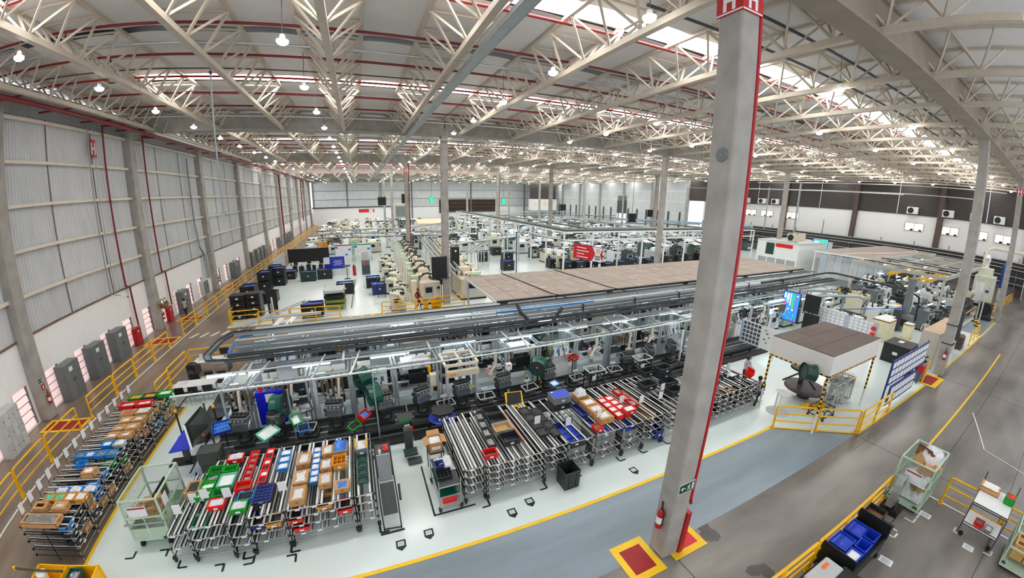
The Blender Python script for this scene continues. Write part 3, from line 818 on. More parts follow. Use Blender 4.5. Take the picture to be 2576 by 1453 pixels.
def binbox(x, y, z, w, d, h, mt, label, fill=None, fh=.6, lump=.05, cells=0, rz=0, tilt=0.0, tag=True, group=None, name=None, cat=None):
    nm = name or 'plastic_bin'
    t = obj(nm, None, None, tilted(x, y, z, rz, tilt), label, cat or 'bin', group)
    obj('body', bin_mesh(w, d, h, mt, cells=cells), t)
    if fill is not None:
        obj('contents', lumps(w * .86, d * .86, lump, fill), t, T(0, 0, h * fh))
    if tag: obj('tag', ucube(PAPER), t, T(0, -d / 2 - .002, h * .5, 0, min(.12, w * .3), .006, min(.06, h * .35)))
    return t
def carton(x, y, z, w, d, h, label, mt=CARDB, fill=None, flaps=False, fh=.75, lump=.05, rz=0, tilt=0.0, group=None):
    t = obj('cardboard_box', None, None, tilted(x, y, z, rz, tilt), label, 'box', group)
    obj('walls', carton_mesh(w, d, h, mt, flaps), t)
    if fill is not None: obj('contents', lumps(w - .04, d - .04, lump, fill), t, T(0, 0, h * fh))
    return t

# ================================================================ FLOW RACKS
def track_mesh(L):
    k = ('trk', round(L, 2))
    if k in UC: return UC[k]
    mb = MB().m(ROLL).box((0, L / 2, 0), (.06, L, .025)); mb.m(BLACK).box((-.038, L / 2, 0), (.016, L, .035)).box((.038, L / 2, 0), (.016, L, .035))
    UC[k] = mb.mesh('roller_track'); return UC[k]
def caster_mesh():
    if 'cast' not in UC:
        mb = MB().m(BLACK).box((0, 0, .16), (.1, .1, .1)).tube((-.02, 0, .06), (.02, 0, .06), .06, 10); UC['cast'] = mb.mesh('caster')
    return UC['cast']
LABH = None
def flow_rack(label, x0, y0, W, D, levels, lanes, rz=0, slope=.09, tall=0.0, cards=(), wheels=True, thin=.017, group=None, low=None):
    """front edge on local y=0, lanes run to y=D; levels = heights at the front"""
    t = thing('flow_rack', label, 'rack', (x0, y0, 0), rz, group)
    top = levels[-1]
    for x in (0, W):
        for y, hh in ((0, top + .04 + tall), (D * .5, top - slope * .5 * D / 3 + .02), (D, top - slope * D / 3 + .02 + tall)):
            tube(t, 'upright', TUBEW if y != D * .5 else BLACK, (x, y, .12 if wheels else 0), (x, y, hh), thin, 8)
    for z in [.2] + list(levels):
        zr = z - (slope * D / 3 if z > .2 else 0)
        tube(t, 'front_beam', TUBEW, (-.03, 0, z), (W + .03, 0, z), thin, 8); tube(t, 'rear_beam', TUBEW, (0, D, zr), (W, D, zr), thin, 8)
        for x in (0, W): tube(t, 'side_beam', BLACK if z != levels[-1] else TUBEW, (x, 0, z), (x, D, zr), thin * .9, 8)
    jm = MB().m(BLACK)
    for z in [.2] + list(levels):
        for x in (0, W):
            for y in (0, D): jm.tube((x - .045, y, z - (slope * D / 3 if y and z > .2 else 0)), (x + .045, y, z - (slope * D / 3 if y and z > .2 else 0)), thin * 1.6, 6).tube((x, y, z - .05), (x, y, z + .03), thin * 1.6, 6)
    jm.build('pipe_joints', t, kind='stuff')
    n = lanes
    for li, z in enumerate(levels):
        for i in range(n):
            xa = W * (i + .5) / n; g = min(.32, W / n - .12) / 2
            for s in (-1, 1):
                obj('roller_track', track_mesh(D - .04), t, Matrix.Translation((xa + s * g, .02, z + .02)) @ Matrix.Rotation(-slope / 3, 4, 'X'))
        for i in range(max(1, n - 1)):
            box(t, 'label_holder', PAPER, (W * (i + .7) / n, -.025, z - .015), (.13, .012, .045))
    for i in range(1, n):
        tube(t, 'lane_divider', TUBEW, (W * i / n, 0, levels[-1] + .07), (W * i / n, D, levels[-1] + .07 - slope * D / 3), thin * .7, 6)
    if wheels:
        for x in (0, W):
            for y in (0, D): obj('caster', caster_mesh(), t, T(x, y, 0))
    for cx, cy in cards:
        c = tube(t, 'card_post', BLACK, (cx, cy, top), (cx, cy, top + .55), .01, 6)
        box(t, 'card', PAPER, (cx + .12, cy, top + .38), (.24, .012, .32))
    return t
def surf(rk, y):  # height of a top lane at world y, for racks whose front is at y0
    return rk[1] - rk[2] * (y - rk[0]) / 3 + .035
FY, FD = 9.05, 3.15
L4 = (.45, .75, 1.05, 1.33)
flow_rack('low narrow flow rack with white label cards beside the green mesh cart', -6.1, FY + .2, .58, 2.7, (.5, .95), 2, cards=((.1, .6), (.42, 1.0)))
flow_rack('flow rack that carries the block of green bins', -5.45, FY + .1, 1.05, FD - .1, (.45, .8, 1.2), 3, cards=((.2, .9), (.85, .8)))
flow_rack('narrow flow rack that carries red bins and one green bin in front', -4.36, FY, .5, FD, (.45, .75, 1.22), 1)
flow_rack('flow rack with the navy divided tray and long red trays', -3.82, FY, .95, FD, L4, 2, cards=((.8, .6),))
flow_rack('wide flow rack of four lanes with cardboard boxes and the blue film', -2.8, FY, 1.78, FD, L4, 4, tall=.0)
flow_rack('narrow flow rack with a yellow topped grey box, next to the grey panels', -.95, FY, .55, FD, L4, 1)
flow_rack('narrow two lane flow rack behind the small tray cart', 2.3, FY, .65, FD, L4, 2)
flow_rack('flow rack of three lanes with charcoal totes and a red front bin', 3.0, FY - .1, 2.05, FD + .2, (.4, .62, .86, 1.1, 1.36), 4)
flow_rack('flow rack with trays of black parts and one tray with holes', 5.1, FY, .9, FD, L4, 2, cards=((.15, 1.2),))
flow_rack('flow rack with blue lined grey totes behind the black square bin', 6.05, FY, 1.0, FD, (.3, .62, 1.3), 1, cards=((.2, .7),), low=1)
flow_rack('flow rack with three open cartons in a row on top', 7.1, FY, 1.3, FD, (.3, .62, 1.3), 2, cards=((.5, .7),))
flow_rack('flow rack with the block of red bins on top', 8.45, FY, .95, FD, (.3, .7, 1.28), 2, cards=((.6, 1.2),))
flow_rack('flow rack with a long red bin and cartons, left of the charcoal totes', 9.45, FY, .95, FD, L4, 2, cards=((.3, .8),))
flow_rack('wide flow rack with stacked charcoal totes left of the front column', 10.5, FY, 2.4, FD, L4, 4, cards=((.8, 1.2), (.2, .7)))
flow_rack('fine meshed flow rack with small bins right of the front column', 13.0, FY, 3.7, 2.2, (.3, .55, .8, 1.05, 1.3), 8, cards=((1.5, 1.3), (3.0, 1.4), (2.2, .8)))
def Z(y, top=1.33, s=.09): return top - s * (y - FY) / 3 + .035
TL = -.03
# block one contents
binbox(-4.76, 11.95, 1.2, .5, .36, .17, RED, 'red bin with a clear bag standing at the rear of the green bin rack', BAG, .9, .1, tilt=TL)
for i, (x, y, f, fm) in enumerate(((-5.24, 11.47, DPARTS, .3), (-4.78, 11.4, None, 0), (-5.26, 11.08, PARTS, .5), (-5.28, 10.72, PAPER, .5), (-5.3, 10.36, PAPER, .55), (-4.82, 10.32, DPARTS, .3))):
    binbox(x, y, 1.16, .44, .34, .19, GREEN, 'green bin of the block of six, ' + ('rear left', 'rear right', 'left, second from rear, with round parts', 'left, third from rear, with white liner', 'front left, with white liner', 'front right, nearly empty')[i], f, fm, .06, tilt=TL)
binbox(-4.76, 10.85, 1.18, .48, .62, .18, TEAL, 'mint bin with clear liner between the green bins', PAPER, .7, .03, tilt=TL)
binbox(-4.77, 9.85, 1.2, .46, .36, .19, RED, 'red bin with clear bags at the front below the green bins', BAG, .85, .07, tilt=TL)
binbox(-4.15, 10.35, 1.24, .46, .38, .2, RED, 'red bin with a brown inner box in the narrow rack', CARDD, .3, .02, tilt=TL)
binbox(-4.08, 9.5, 1.26, .46, .38, .2, GREEN, 'green bin with crumpled film at the front of the narrow rack', BAG, .8, .07, tilt=TL)
binbox(-4.0, 9.93, 1.22, .44, .36, .17, LBLUE, 'light blue bin with black film between red and green bins', RUBBER, .8, .04, tilt=TL)
for i in range(5): binbox(-4.15, 10.75 + .3 * i, 1.24, .26, .3, .14, RED, 'red tray of the row behind the red bin, %s from the front' % ordinal(i + 1), PARTS, .4, .04, tilt=TL, tag=False)
binbox(-3.5, 9.88, 1.37, .5, .78, .05, NAVY, 'navy divided tray on top of two charcoal totes', None, cells=(4, 6), tilt=TL)
binbox(-3.5, 9.88, 1.12, .54, .8, .24, TOTEB, 'charcoal tote with green tag under the navy divided tray', None, tilt=TL)
for i in range(6):
    binbox(-3.62, 10.42 + .28 * i, 1.34, .24, .28, .13, RED, 'red tray behind the navy tray, %s from the front' % ordinal(i + 1), PAPER if i % 2 else DPARTS, .6, .03, tilt=TL, tag=False)
for i in range(3): binbox(-3.1, 10.9 + .34 * i, 1.32, .34, .3, .15, LBLUE, 'light blue bin right of the red trays, %s from the front' % ordinal(i + 1), PAPER, .8, .05, tilt=TL, tag=False)
for i, y in enumerate((9.42, 10.15, 11.05)):
    carton(-2.47, y, Z(y), .42, .62, .2, 'open carton of clear bags, first lane of the wide rack, %s from front' % ordinal(i + 1), CARDB, BAG, False, .8, .06, tilt=TL)
for i in range(6): binbox(-2.1, 10.0 + .3 * i, Z(10.0 + .3 * i), .26, .27, .13, LBLUE, 'small light blue bin in the second lane of the wide rack, %s from the front' % ordinal(i + 1), PAPER, .8, .06, tilt=TL, tag=False)
for i, y in enumerate((9.85, 10.55, 11.3)): carton(-1.76, y, Z(y), .36, .5, .2, 'carton with clear film in the third lane of the wide rack, %s from the front' % ordinal(i + 1), CARDB, BAG, False, .85, .07, tilt=TL)
binbox(-1.36, 10.55, 1.34, .42, .5, .26, ORANGE, 'ochre divided crate below the blue film', None, cells=(3, 2), tilt=TL)
carton(-1.35, 11.3, 1.33, .46, .6, .2, 'carton overflowing with blue film at the rear of the wide rack', CARDB, BAGB, False, .9, .22, tilt=TL)
carton(-1.28, 9.5, 1.36, .42, .44, .14, 'low carton with blue film at the front of the wide rack', CARDB, BAGB, False, .8, .05, tilt=TL)
for i, (x, y, z, mt, lb) in enumerate(((-2.63, 9.28, .82, RED, 'red bin on the second level under the first lane of the wide rack'), (-2.5, 9.25, .52, RED, 'red bin on the lowest level under the first lane of the wide rack'), (-1.27, 9.27, .82, RED, 'red bin with tag on the second level under the last lane of the wide rack'), (-1.8, 9.3, 1.08, ORANGE, 'ochre bin on the third level of the wide rack'), (-3.2, 9.3, .82, ORANGE, 'ochre bin on the second level of the navy tray rack'), (-3.6, 9.35, .8, NAVY, 'navy bin with green tag low in the navy tray rack'), (-5.3, 9.7, .85, TEAL, 'mint bin low at the front of the green bin rack'))):
    binbox(x, y, z, .42, .5, .15, mt, lb, DPARTS, .4, .04)
carton(-5.8, 10.95, .95, .42, .6, .24, 'open carton of dark bolts on the low rack by the mesh cart', CARDB, DPARTS, False, .9, .06, tilt=TL)
binbox(-.68, 11.1, 1.3, .4, .5, .26, GREY, 'grey box holding a yellow edged tray on the narrow end rack', PARTS, .9, .03, tilt=TL)
t = thing('yellow_tray', 'yellow sided tray of clear bottles on the grey box', 'tray', (-.68, 11.15, 1.56)); box(t, 'side', YEL, (-.18, 0, .05), (.03, .5, .12)); box(t, 'side', YEL, (.18, 0, .05), (.03, .5, .12)); obj('bottles', lumps(.32, .46, .06, BAG), t)
for i in range(4): binbox(-.68, 9.6 + .36 * i, Z(9.6 + .36 * i), .34, .3, .1, DGREEN, 'dark green tray on the narrow end rack, %s from the front' % ordinal(i + 1), DPARTS, .5, .03, tilt=TL, tag=False)
# grey panel stand at the aisle end of block one
g = thing('panel_stand', 'tall stand with two dark grey sloping panels, right end of first rack block', 'stand', (0, 0, 0))
for a, b in (((-.28, 8.85, 0), (-.28, 8.85, 1.0)), ((.22, 8.8, 0), (.22, 8.8, 1.0)), ((-.28, 11.2, 0), (-.28, 11.2, 1.5)), ((.22, 11.2, 0), (.22, 11.2, 1.5)), ((-.28, 8.85, 1), (-.28, 11.2, 1.5)), ((.22, 8.8, 1), (.22, 11.2, 1.5)), ((-.28, 8.85, .05), (.22, 8.8, .05))): tube(g, 'frame_tube', BLACK, a, b, .02, 8)
for y0, z0, y1, z1 in ((8.9, .55, 9.75, 1.0), (9.8, 1.05, 10.6, 1.4)):
    m = MB().m(DGREY if y0 < 9 else GREY); m.quad((-.24, y0, z0), (.18, y0, z0), (.18, y1, z1), (-.24, y1, z1)); m.quad((-.24, y1, z1 - .02), (.18, y1, z1 - .02), (.18, y0, z0 - .02), (-.24, y0, z0 - .02)); m.build('panel', g)
box(g, 'shelf', DGREY, (-.03, 10.9, 1.42), (.46, .5, .03)); tube(g, 'torque_tool', BLACK, (.3, 9.0, .9), (.32, 9.5, 1.05), .035)
t = thing('spray_bottle', 'white spray bottle on the grey panel stand', 'bottle', (-.12, 10.65, 1.44)); MB().m(WHITE).lathe([(.04, 0), (.045, .12), (.015, .17), (.015, .2)], n=10).build('bottle', t); box(t, 'trigger', RED, (.02, 0, .22), (.07, .03, .04))
t = thing('tape_stand', 'red ring holder on the grey panel stand', 'holder', (.08, 10.8, 1.44)); MB().m(RED).lathe([(.03, 0), (.09, 0), (.09, .05), (.03, .05)], n=14).build('ring', t); box(t, 'foot', RED, (0, .16, .02), (.16, .1, .05))
# block two contents
for i, (y, mt, fl, lb) in enumerate(((11.75, TOTEB, None, 'empty charcoal tote at the rear of the three lane rack'), (11.15, TOTEB, None, 'second empty charcoal tote from the rear of the three lane rack'), (10.55, mat('beige_tote', (190, 178, 152), .5), CARDB, 'beige tote with brown paper in the three lane rack'), (9.88, TOTEB, None, 'charcoal tote with yellow tag at the front of the three lane rack'))):
    binbox(4.13, y, Z(y, 1.37), .66, .55, .22, mt, lb, fl, .35, .04, tilt=TL)
for i in range(4): binbox(3.62 - .05 * i, 11.6 - .55 * i, Z(11.6 - .55 * i, 1.36), .3, .5, .16, TOTEB, 'narrow charcoal tray of metal parts left of the big totes, %s from the rear' % ordinal(i + 1), PARTS, .6, .06, tilt=TL, tag=False)
binbox(3.25, 9.38, 1.38, .46, .36, .2, RED, 'bright red bin at the front corner of the three lane rack', DPARTS, .3, .03, tilt=TL)
t = thing('orange_guide', 'orange guide board along the lane of charcoal totes', 'board', (4.55, 10.6, 1.36)); MB().m(mat('orange_board', (206, 112, 44), .5)).box((0, 0, .05), (.05, 1.9, .1)).build('board', t, Matrix.Rotation(TL, 4, 'X')); box(t, 'end_cap', RED, (0, -.96, .07), (.055, .03, .08))
for i in range(4): binbox(5.4, 9.9 + .5 * i, Z(9.9 + .5 * i), .38, .46, .13, TOTEB, 'tray of black parts in the left lane of its rack, %s from the front' % ordinal(i + 1), DPARTS, .7, .05, cells=(3, 4) if i == 1 else 0, tilt=TL, tag=False)
for i in range(4): binbox(5.8, 9.7 + .5 * i, Z(9.7 + .5 * i), .32, .46, .12, TOTEB, 'tray of black parts in the right lane of its rack, %s from the front' % ordinal(i + 1), DPARTS, .8, .06, tilt=TL, tag=False)
binbox(6.85, 11.25, 1.62, .8, .62, .3, TOTE, 'grey tote with a bright blue cover on top of a charcoal tote', None, tilt=TL)
t = thing('blue_cover', 'bright blue cover sheet on the raised grey tote', 'cover', (6.85, 11.25, 1.92)); MB().m(BLUE).box((0, 0, 0), (.74, .56, .02)).build('sheet', t); box(t, 'sticker', PAPER, (-.26, .2, .012), (.1, .07, .004))
binbox(6.85, 11.25, 1.32, .8, .62, .3, TOTEB, 'charcoal tote with green tag below the blue covered grey tote', None, tilt=TL)
for k, (x, w) in enumerate(((6.45, .9), (7.75, .95), (8.9, .85))):
    for q in range(3 if k < 2 else 2):
        binbox(x, 9.75, .3 + .3 * q, w * .92, 1.1, .3, TOTE if not (k == 0 and q == 2) else TOTEB, ('grey ribbed tote stacked under the blue liner, ' if k == 0 else 'grey ribbed tote stacked under the cartons, ' if k == 1 else 'grey ribbed tote under the red bins, ') + ('bottom', 'middle', 'top')[q] + ' of its stack', BLUE if q == (2 if k < 2 else 1) else None, .75, .06, cells=0)
binbox(6.45, 9.95, 1.0, .8, 1.0, .2, BLUE, 'blue lined divided tote at the front of its rack', NAVY, .3, .1, cells=(2, 3), tag=False)
binbox(7.4, 10.6, 1.3, .3, .9, .15, NAVY, 'long navy tray behind the small red bin', None, tilt=TL, tag=False)
carton(7.95, 11.45, 1.3, .55, .5, .26, 'open carton with a clear bag sticking out at the rear', CARDB, BAG, False, .9, .3, tilt=TL)
for i, y in enumerate((9.75, 10.27, 10.79)): carton(7.97, y, 1.3, .6, .5, .24, 'wide carton with white film in the row of three, %s from the front' % ordinal(i + 1), CARDB, BAG, False, .85, .04, tilt=TL)
binbox(7.36, 9.3, 1.34, .36, .38, .16, RED, 'small red bin with brown parts left of the row of three cartons', CARDD, .7, .05, tilt=TL)
for i in range(4):
    for s in range(2): binbox(8.6 + .36 * s, 9.65 + .36 * i, 1.3 + .02 * s, .35, .34, .2, RED, 'red bin with white packs of the double row, %s pair from the front, %s one' % (ordinal(i + 1), ('left', 'right')[s]), PAPER, .8, .06, tilt=TL, tag=False)
binbox(9.0, 9.55, 1.5, .5, .36, .2, RED, 'red bin set across on top of the double row of red bins', PAPER, .8, .05)
for i in range(3): binbox(9.65, 10.1 + .5 * i, 1.34, .3, .46, .15, RED, 'long red tray on the rack next to the red block, %s from the front' % ordinal(i + 1), PARTS, .6, .05, tilt=TL, tag=False)
for i in range(4): carton(10.1, 9.6 + .55 * i, Z(9.6 + .55 * i, 1.0), .4, .5, .2, 'carton on the third level left of the charcoal totes, %s from front' % ordinal(i + 1), CARDB, None, tilt=TL)
binbox(10.3, 9.25, .2, .44, .5, .42, NAVY, 'navy tall bin low at the front beside the column', None)
for i, (x, y, z, lb) in enumerate(((11.2, 10.95, 1.35, 'charcoal tote low at the left of the stacked group'), (12.05, 11.9, 1.4, 'rear left charcoal tote of the stacked group'), (12.6, 11.45, 1.66, 'raised charcoal tote at the rear of the stacked group'), (12.6, 11.45, 1.38, 'charcoal tote below the raised rear one'), (12.25, 10.7, 1.38, 'front middle charcoal tote of the stacked group'), (11.95, 10.05, 1.36, 'front charcoal tote of the stacked group'), (11.3, 10.2, 1.06, 'charcoal tote one level down at the left'))):
    binbox(x, y, z, .74, .55, .26, TOTEB, lb, None, tilt=TL)
for i, (x, y) in enumerate(((14.8, 10.15), (15.7, 9.95), (15.2, 10.8), (13.8, 10.4))): binbox(x, y, 1.36, .62, .5, .2, TOTEB, 'charcoal tote on the fine meshed rack, %s in the group' % ('first', 'second', 'third', 'fourth')[i], BAG if i == 1 else None, .8, .05, tilt=TL)
binbox(16.75, 9.75, 1.4, .6, .4, .26, RED, 'red bin tipped forward at the right end of the fine meshed rack', None, rz=.5, tilt=.5)
carton(14.6, 9.35, 1.1, .5, .35, .22, 'carton on the fine meshed rack below the charcoal totes', CARDB)
for r in range(4):
    for c in range(9):
        if random.random() < .75:
            binbox(13.25 + .4 * c, 9.3, .32 + .25 * r, .3, .4, .14, random.choice((TOTEB, DGREY, TOTEB, CARDD)), 'small dark bin of the fine meshed rack, %s row up, %s from the left' % (ordinal(r + 1), ordinal(c + 1)), DPARTS, .6, .03, tag=True)
t = binbox(5.8, 8.62, 0, .62, .62, .72, mat('black_bin_plastic', (40, 48, 46), .5), 'tall black square waste bin standing in front of the racks', None, tag=False, name='waste_bin', cat='waste bin')
# small cart with trays left of block two
t = thing('tray_cart', 'small tube cart with grey shelves and red box, left end of second rack block', 'cart', (1.45, 8.95, 0))
for x in (0, .68):
    for y in (0, 1.4): tube(t, 'upright', TUBEW, (x, y, .1), (x, y, 1.25), .018, 8); obj('caster', caster_mesh(), t, T(x, y, 0))
for z, mt in ((.2, LGREY), (.62, DGREEN), (1.0, DGREY)):
    box(t, 'shelf', mt, (.34, .7, z), (.64, 1.4, .03)); tube(t, 'beam', TUBEW, (0, 0, z), (.68, 0, z), .018); tube(t, 'beam', TUBEW, (0, 1.4, z), (.68, 1.4, z), .018)
box(t, 'red_crate', RED, (.34, .3, .42), (.42, .4, .36))
binbox(1.72, 9.42, 1.02, .5, .42, .13, TOTEB, 'charcoal holed tray on the small tube cart', None, cells=(4, 3), tag=False); binbox(1.65, 9.75, 1.14, .3, .34, .13, NAVY, 'blue holed tray on the small tube cart', None, cells=(2, 3), tag=False)
obj('film_bag', lumps(.6, .7, .22, BAG), None, T(1.85, 9.95, 1.03), 'clear film heap behind the trays on the small cart', 'film')
t = carton(1.75, 10.95, .95, .46, .5, .42, 'tall carton with four open flaps behind the small cart', CARDB, BAG, True, .8, .06); box(t, 'side_print', PAPER, (0, -.256, .2), (.3, .006, .12))
c = thing('carton_stand', 'black tube stand under the carton with open flaps', 'stand', (1.75, 10.95, 0))
for x in (-.25, .25):
    for y in (-.25, .25): tube(c, 'leg', BLACK, (x, y, 0), (x, y, .93), .018)
box(c, 'top', DGREY, (0, 0, .935), (.56, .56, .02))
# ================================================================ LEFT RACK CHAIN
LXF = -9.1
for k in range(7):
    y0 = 9.55 + 1.2 * k
    flow_rack('tube flow rack of the left chain, %s from the near end' % ordinal(k + 1), LXF, y0, 1.16, 1.75, (.42, .72, 1.0, 1.26), 2, rz=PI / 2, slope=-.02, wheels=False, thin=.016,
              cards=((.25, 1.72), (.85, 1.72)))
def LB(kind, y, x, w, d, h, mt, label, fill=None, z=1.3, **kw):
    if kind == 'c': return carton(x, y, z, w, d, h, label, mt, fill, rz=PI / 2, **kw)
    return binbox(x, y, z, w, d, h, mt, label, fill, rz=PI / 2, **kw)
LB('c', 9.72, -10.05, .5, 1.4, .16, CARDB, 'long cardboard tray of grey packs at the near end of the left chain', PARTS, lump=.08)
LB('c', 10.3, -10.35, .36, .5, .2, CARDB, 'left open carton of the second pair on the left chain', DPARTS, fh=.4); LB('c', 10.3, -9.62, .36, .5, .2, CARDB, 'right open carton of the second pair on the left chain', BAG, fh=.7)
for i in range(4): LB('b', 10.78, -10.3 + .38 * i, .4, .36, .14, ORANGE, 'ochre bin of the row of four on the left chain, %s from the wall' % ordinal(i + 1), (TEAL, TEAL, PAPER, BAG)[i], lump=.06, fh=.7)
for i in range(3): LB('b', 11.2, -10.1 + .5 * i, .34, .46, .07, LBLUE, 'shallow blue tray with white bags on the left chain, %s from the wall' % ordinal(i + 1), BAG, lump=.08, fh=.7)
LB('c', 12.0, -9.5, .4, .46, .2, CARDB, 'single carton with white inlay before the blue bins of the left chain', PAPER, fh=.8)
LB('b', 12.55, -10.1, .34, .36, .14, LBLUE, 'single light blue bin on black rollers of the left chain', None)
for i in range(4): LB('b', 13.08, -10.45 + .4 * i, .36, .38, .14, LBLUE, 'light blue bin of the row of four on the left chain, %s from the wall' % ordinal(i + 1), PARTS if i != 1 else BAG, lump=.06, fh=.6)
LB('b', 13.66, -9.7, .36, .4, .16, LBLUE, 'light blue bin beyond the row of four on the left chain', PAPER); LB('b', 13.66, -9.25, .36, .4, .14, LGREY, 'grey bin with clear bag next to a light blue bin', BAG, lump=.1)
for q, y in enumerate((14.16, 14.7, 15.25)):
    for i in range(2): LB('c', y, -9.75 + .5 * i, .4, .46, .18, CARDB, 'carton with white inlay, %s pair after the blue bins, %s one' % (ordinal(q + 1), ('wall side', 'line side')[i]), PAPER if q != 1 else BAG, fh=.7)
for i in range(2): LB('c', 15.95, -10.0 + .6 * i, .46, .56, .14, CARDB, 'low carton of reddish parts on the left chain, %s one' % ('wall side', 'line side')[i], mat('copper_parts', (172, 108, 76), .5, var=.4, scale=14) if i == 0 else BAG, lump=.08, fh=.8)
for i in range(2): LB('b', 16.62, -10.35 + .68 * i, .42, .66, .18, RED, 'red bin of the pair near the far end of the left chain, %s one' % ('wall side', 'line side')[i], BAG, lump=.06, fh=.5)
for i in range(3): LB('b', 17.25 + (.12 if i == 2 else 0), -10.3 + .6 * i, .44, .58, .18, GREEN if i != 1 else DGREEN, 'green bin at the far end of the left chain, %s from the wall' % ordinal(i + 1), ORANGE if i < 2 else PAPER, lump=.04, fh=.7)
n = 0
for k in range(14):
    for lv, z in enumerate((.46, .76, 1.04)):
        if random.random() < .82:
            n += 1
            mt = random.choice((CARDB, CARDB, LBLUE, ORANGE, CARDB, DGREY, LBLUE, TOTEB, GREEN if random.random() < .3 else CARDB))
            (carton if mt is CARDB else binbox)(-9.34, 9.85 + .6 * k, z, .4, .44, .15, *((('small carton' if mt is CARDB else 'small bin') + ' inside the left chain, %s lane from the near end, %s level up' % (ordinal(k + 1), ordinal(lv + 1)), mt) if mt is CARDB else (mt, 'small bin inside the left chain, %s lane from the near end, %s level up' % (ordinal(k + 1), ordinal(lv + 1)))), fill=random.choice((PAPER, DPARTS, BAG, PARTS)), rz=PI / 2)
# yellow tilt cart at the lower left corner
t = thing('yellow_bin_cart', 'open yellow steel bin cart with two compartments at the lower left corner', 'cart', (-8.75, 7.75, 0))
m = MB().m(YEL)
for a, b in (((-1.05, 0, .62), (.04, 1.5, .5)), ((.95, 0, .62), (.04, 1.5, .5)), ((0, .75, .62), (2.0, .04, .5)), ((0, -.75, .62), (2.0, .04, .5)), ((-.05, 0, .62), (.04, 1.5, .5)), ((-.05, 0, .38), (2.0, 1.5, .04))): m.box(a, b)
m.build('hopper', t)
for y in (-.5, .5): tube(t, 'handle', mat('dark_olive_tube', (70, 76, 26), .5), (-2.1 + .3 * (y > 0), y * .8, .95), (-.3 + .3 * (y > 0), y * .8 + .05, .95), .035); obj('knob', ucyl(YEL), t, T(-2.1 + .3 * (y > 0), y * .8, .95, 0, .1, .1, .1))
for x in (-.8, .8): tube(t, 'wheel', RUBBER, (x, -.7, .14), (x, .7, .14), .14, 12)
binbox(-8.38, 8.1, .5, .42, .52, .42, DGREEN, 'dark green bin of rubbish in the yellow bin cart', PARTS, .8, .06, tag=False)
for i in range(2):
    t = thing('white_bucket', ('upright', 'leaning')[i] + ' white plastic bucket in the yellow bin cart', 'bucket', (-9.55 + .1 * i, 8.15 - .4 * i, .45)); MB().m(WHITE).lathe([(.001, 0), (.14, 0), (.17, .4), (.18, .4), (.18, .44), (.001, .45)], n=16, rot=Matrix.Rotation(.25 * i, 3, 'X')).build('bucket', t); MB().m(STEEL).path([(-.18, 0, .35), (-.1, -.18, .25), (.1, -.18, .25), (.18, 0, .35)], .006, 5).build('wire_handle', t)
# mesh carts
def lattice(mb, p0, ux, uz, w, h, s, r=.0042, diamond=True):
    p0 = Vector(p0); ux = Vector(ux); uz = Vector(uz)
    n = int((w + h) / s)
    for i in range(1, n):
        a = i * s
        for sgn in (0, 1):
            u0, v0 = (a, 0) if a <= w else (w, a - w)
            u1, v1 = (0, a) if a <= h else (a - h, h)
            if sgn: u0, u1 = w - u0, w - u1
            mb.bar(p0 + ux * u0 + uz * v0, p0 + ux * u1 + uz * v1, r)
def mesh_cart(x0, y0, w, d, h, zb, label, mt=MINTC, solid=.4, lat=mat('mesh_grey_green', (128, 146, 132), .5)):
    t = thing('mesh_cart', label, 'mesh cart', (x0, y0, 0))
    for x in (0, w):
        for y in (0, d): bar(t, 'corner_post', mt, (x, y, zb), (x, y, h), .05)
    for z in (zb, h, (zb + h) * .55):
        for a, b in (((0, 0), (w, 0)), ((w, 0), (w, d)), ((w, d), (0, d)), ((0, d), (0, 0))): bar(t, 'frame_bar', mt, (*a, z), (*b, z), .045)
    bar(t, 'frame_bar', mt, (w / 2, 0, zb), (w / 2, 0, h * .8), .035); bar(t, 'frame_bar', mt, (w, d / 2, zb), (w, d / 2, h), .035)
    if solid:
        box(t, 'lower_panel', mt, (w / 2, 0, zb + solid / 2), (w, .02, solid)); box(t, 'lower_panel', mt, (w / 2, d, zb + solid / 2), (w, .02, solid)); box(t, 'lower_panel', mt, (w, d / 2, zb + solid / 2), (.02, d, solid)); box(t, 'lower_panel', mt, (0, d / 2, zb + solid / 2), (.02, d, solid))
    box(t, 'floor_plate', mt, (w / 2, d / 2, zb), (w, d, .03))
    m = MB().m(lat); z0 = zb + solid
    lattice(m, (0, 0, z0), (1, 0, 0), (0, 0, 1), w, h - z0, .095); lattice(m, (0, d, z0), (1, 0, 0), (0, 0, 1), w, h - z0, .095)
    lattice(m, (0, 0, z0), (0, 1, 0), (0, 0, 1), d, h - z0, .095); lattice(m, (w, 0, z0), (0, 1, 0), (0, 0, 1), d, h - z0, .095)
    m.build('wire_mesh', t, kind='stuff')
    for x in (.12, w - .12):
        for y in (.12, d - .12): tube(t, 'wheel', RUBBER, (x - .03, y, .11), (x + .03, y, .11), .11, 12); bar(t, 'fork', STEEL, (x, y, .2), (x, y, zb), .06)
    return t
c = mesh_cart(-7.45, 9.92, 1.08, 1.6, 1.75, .32, 'pale green wire mesh cart with cardboard, left of the green bins', solid=.42)
box(c, 'label_plate', PAPER, (.45, -.03, 1.38), (.55, .012, .34)); box(c, 'print', REDF, (.45, -.038, 1.5), (.5, .006, .05)); tube(c, 'push_bar', GALV, (-.05, -.08, .98), (1.1, -.08, .98), .03)
box(c, 'inner_board', RUBBER, (.62, 1.1, 1.05), (.03, .9, .6)); box(c, 'hanging_card', PAPER, (1.1, .4, 1.4), (.012, .28, .36))
carton(-6.75, 10.35, .9, .5, .4, .35, 'torn carton inside the pale green mesh cart', CARDB, None, True, rz=.4); carton(-7.1, 10.5, .78, .6, .5, .3, 'flattened carton under the torn one in the mesh cart', CARDB, BAG)
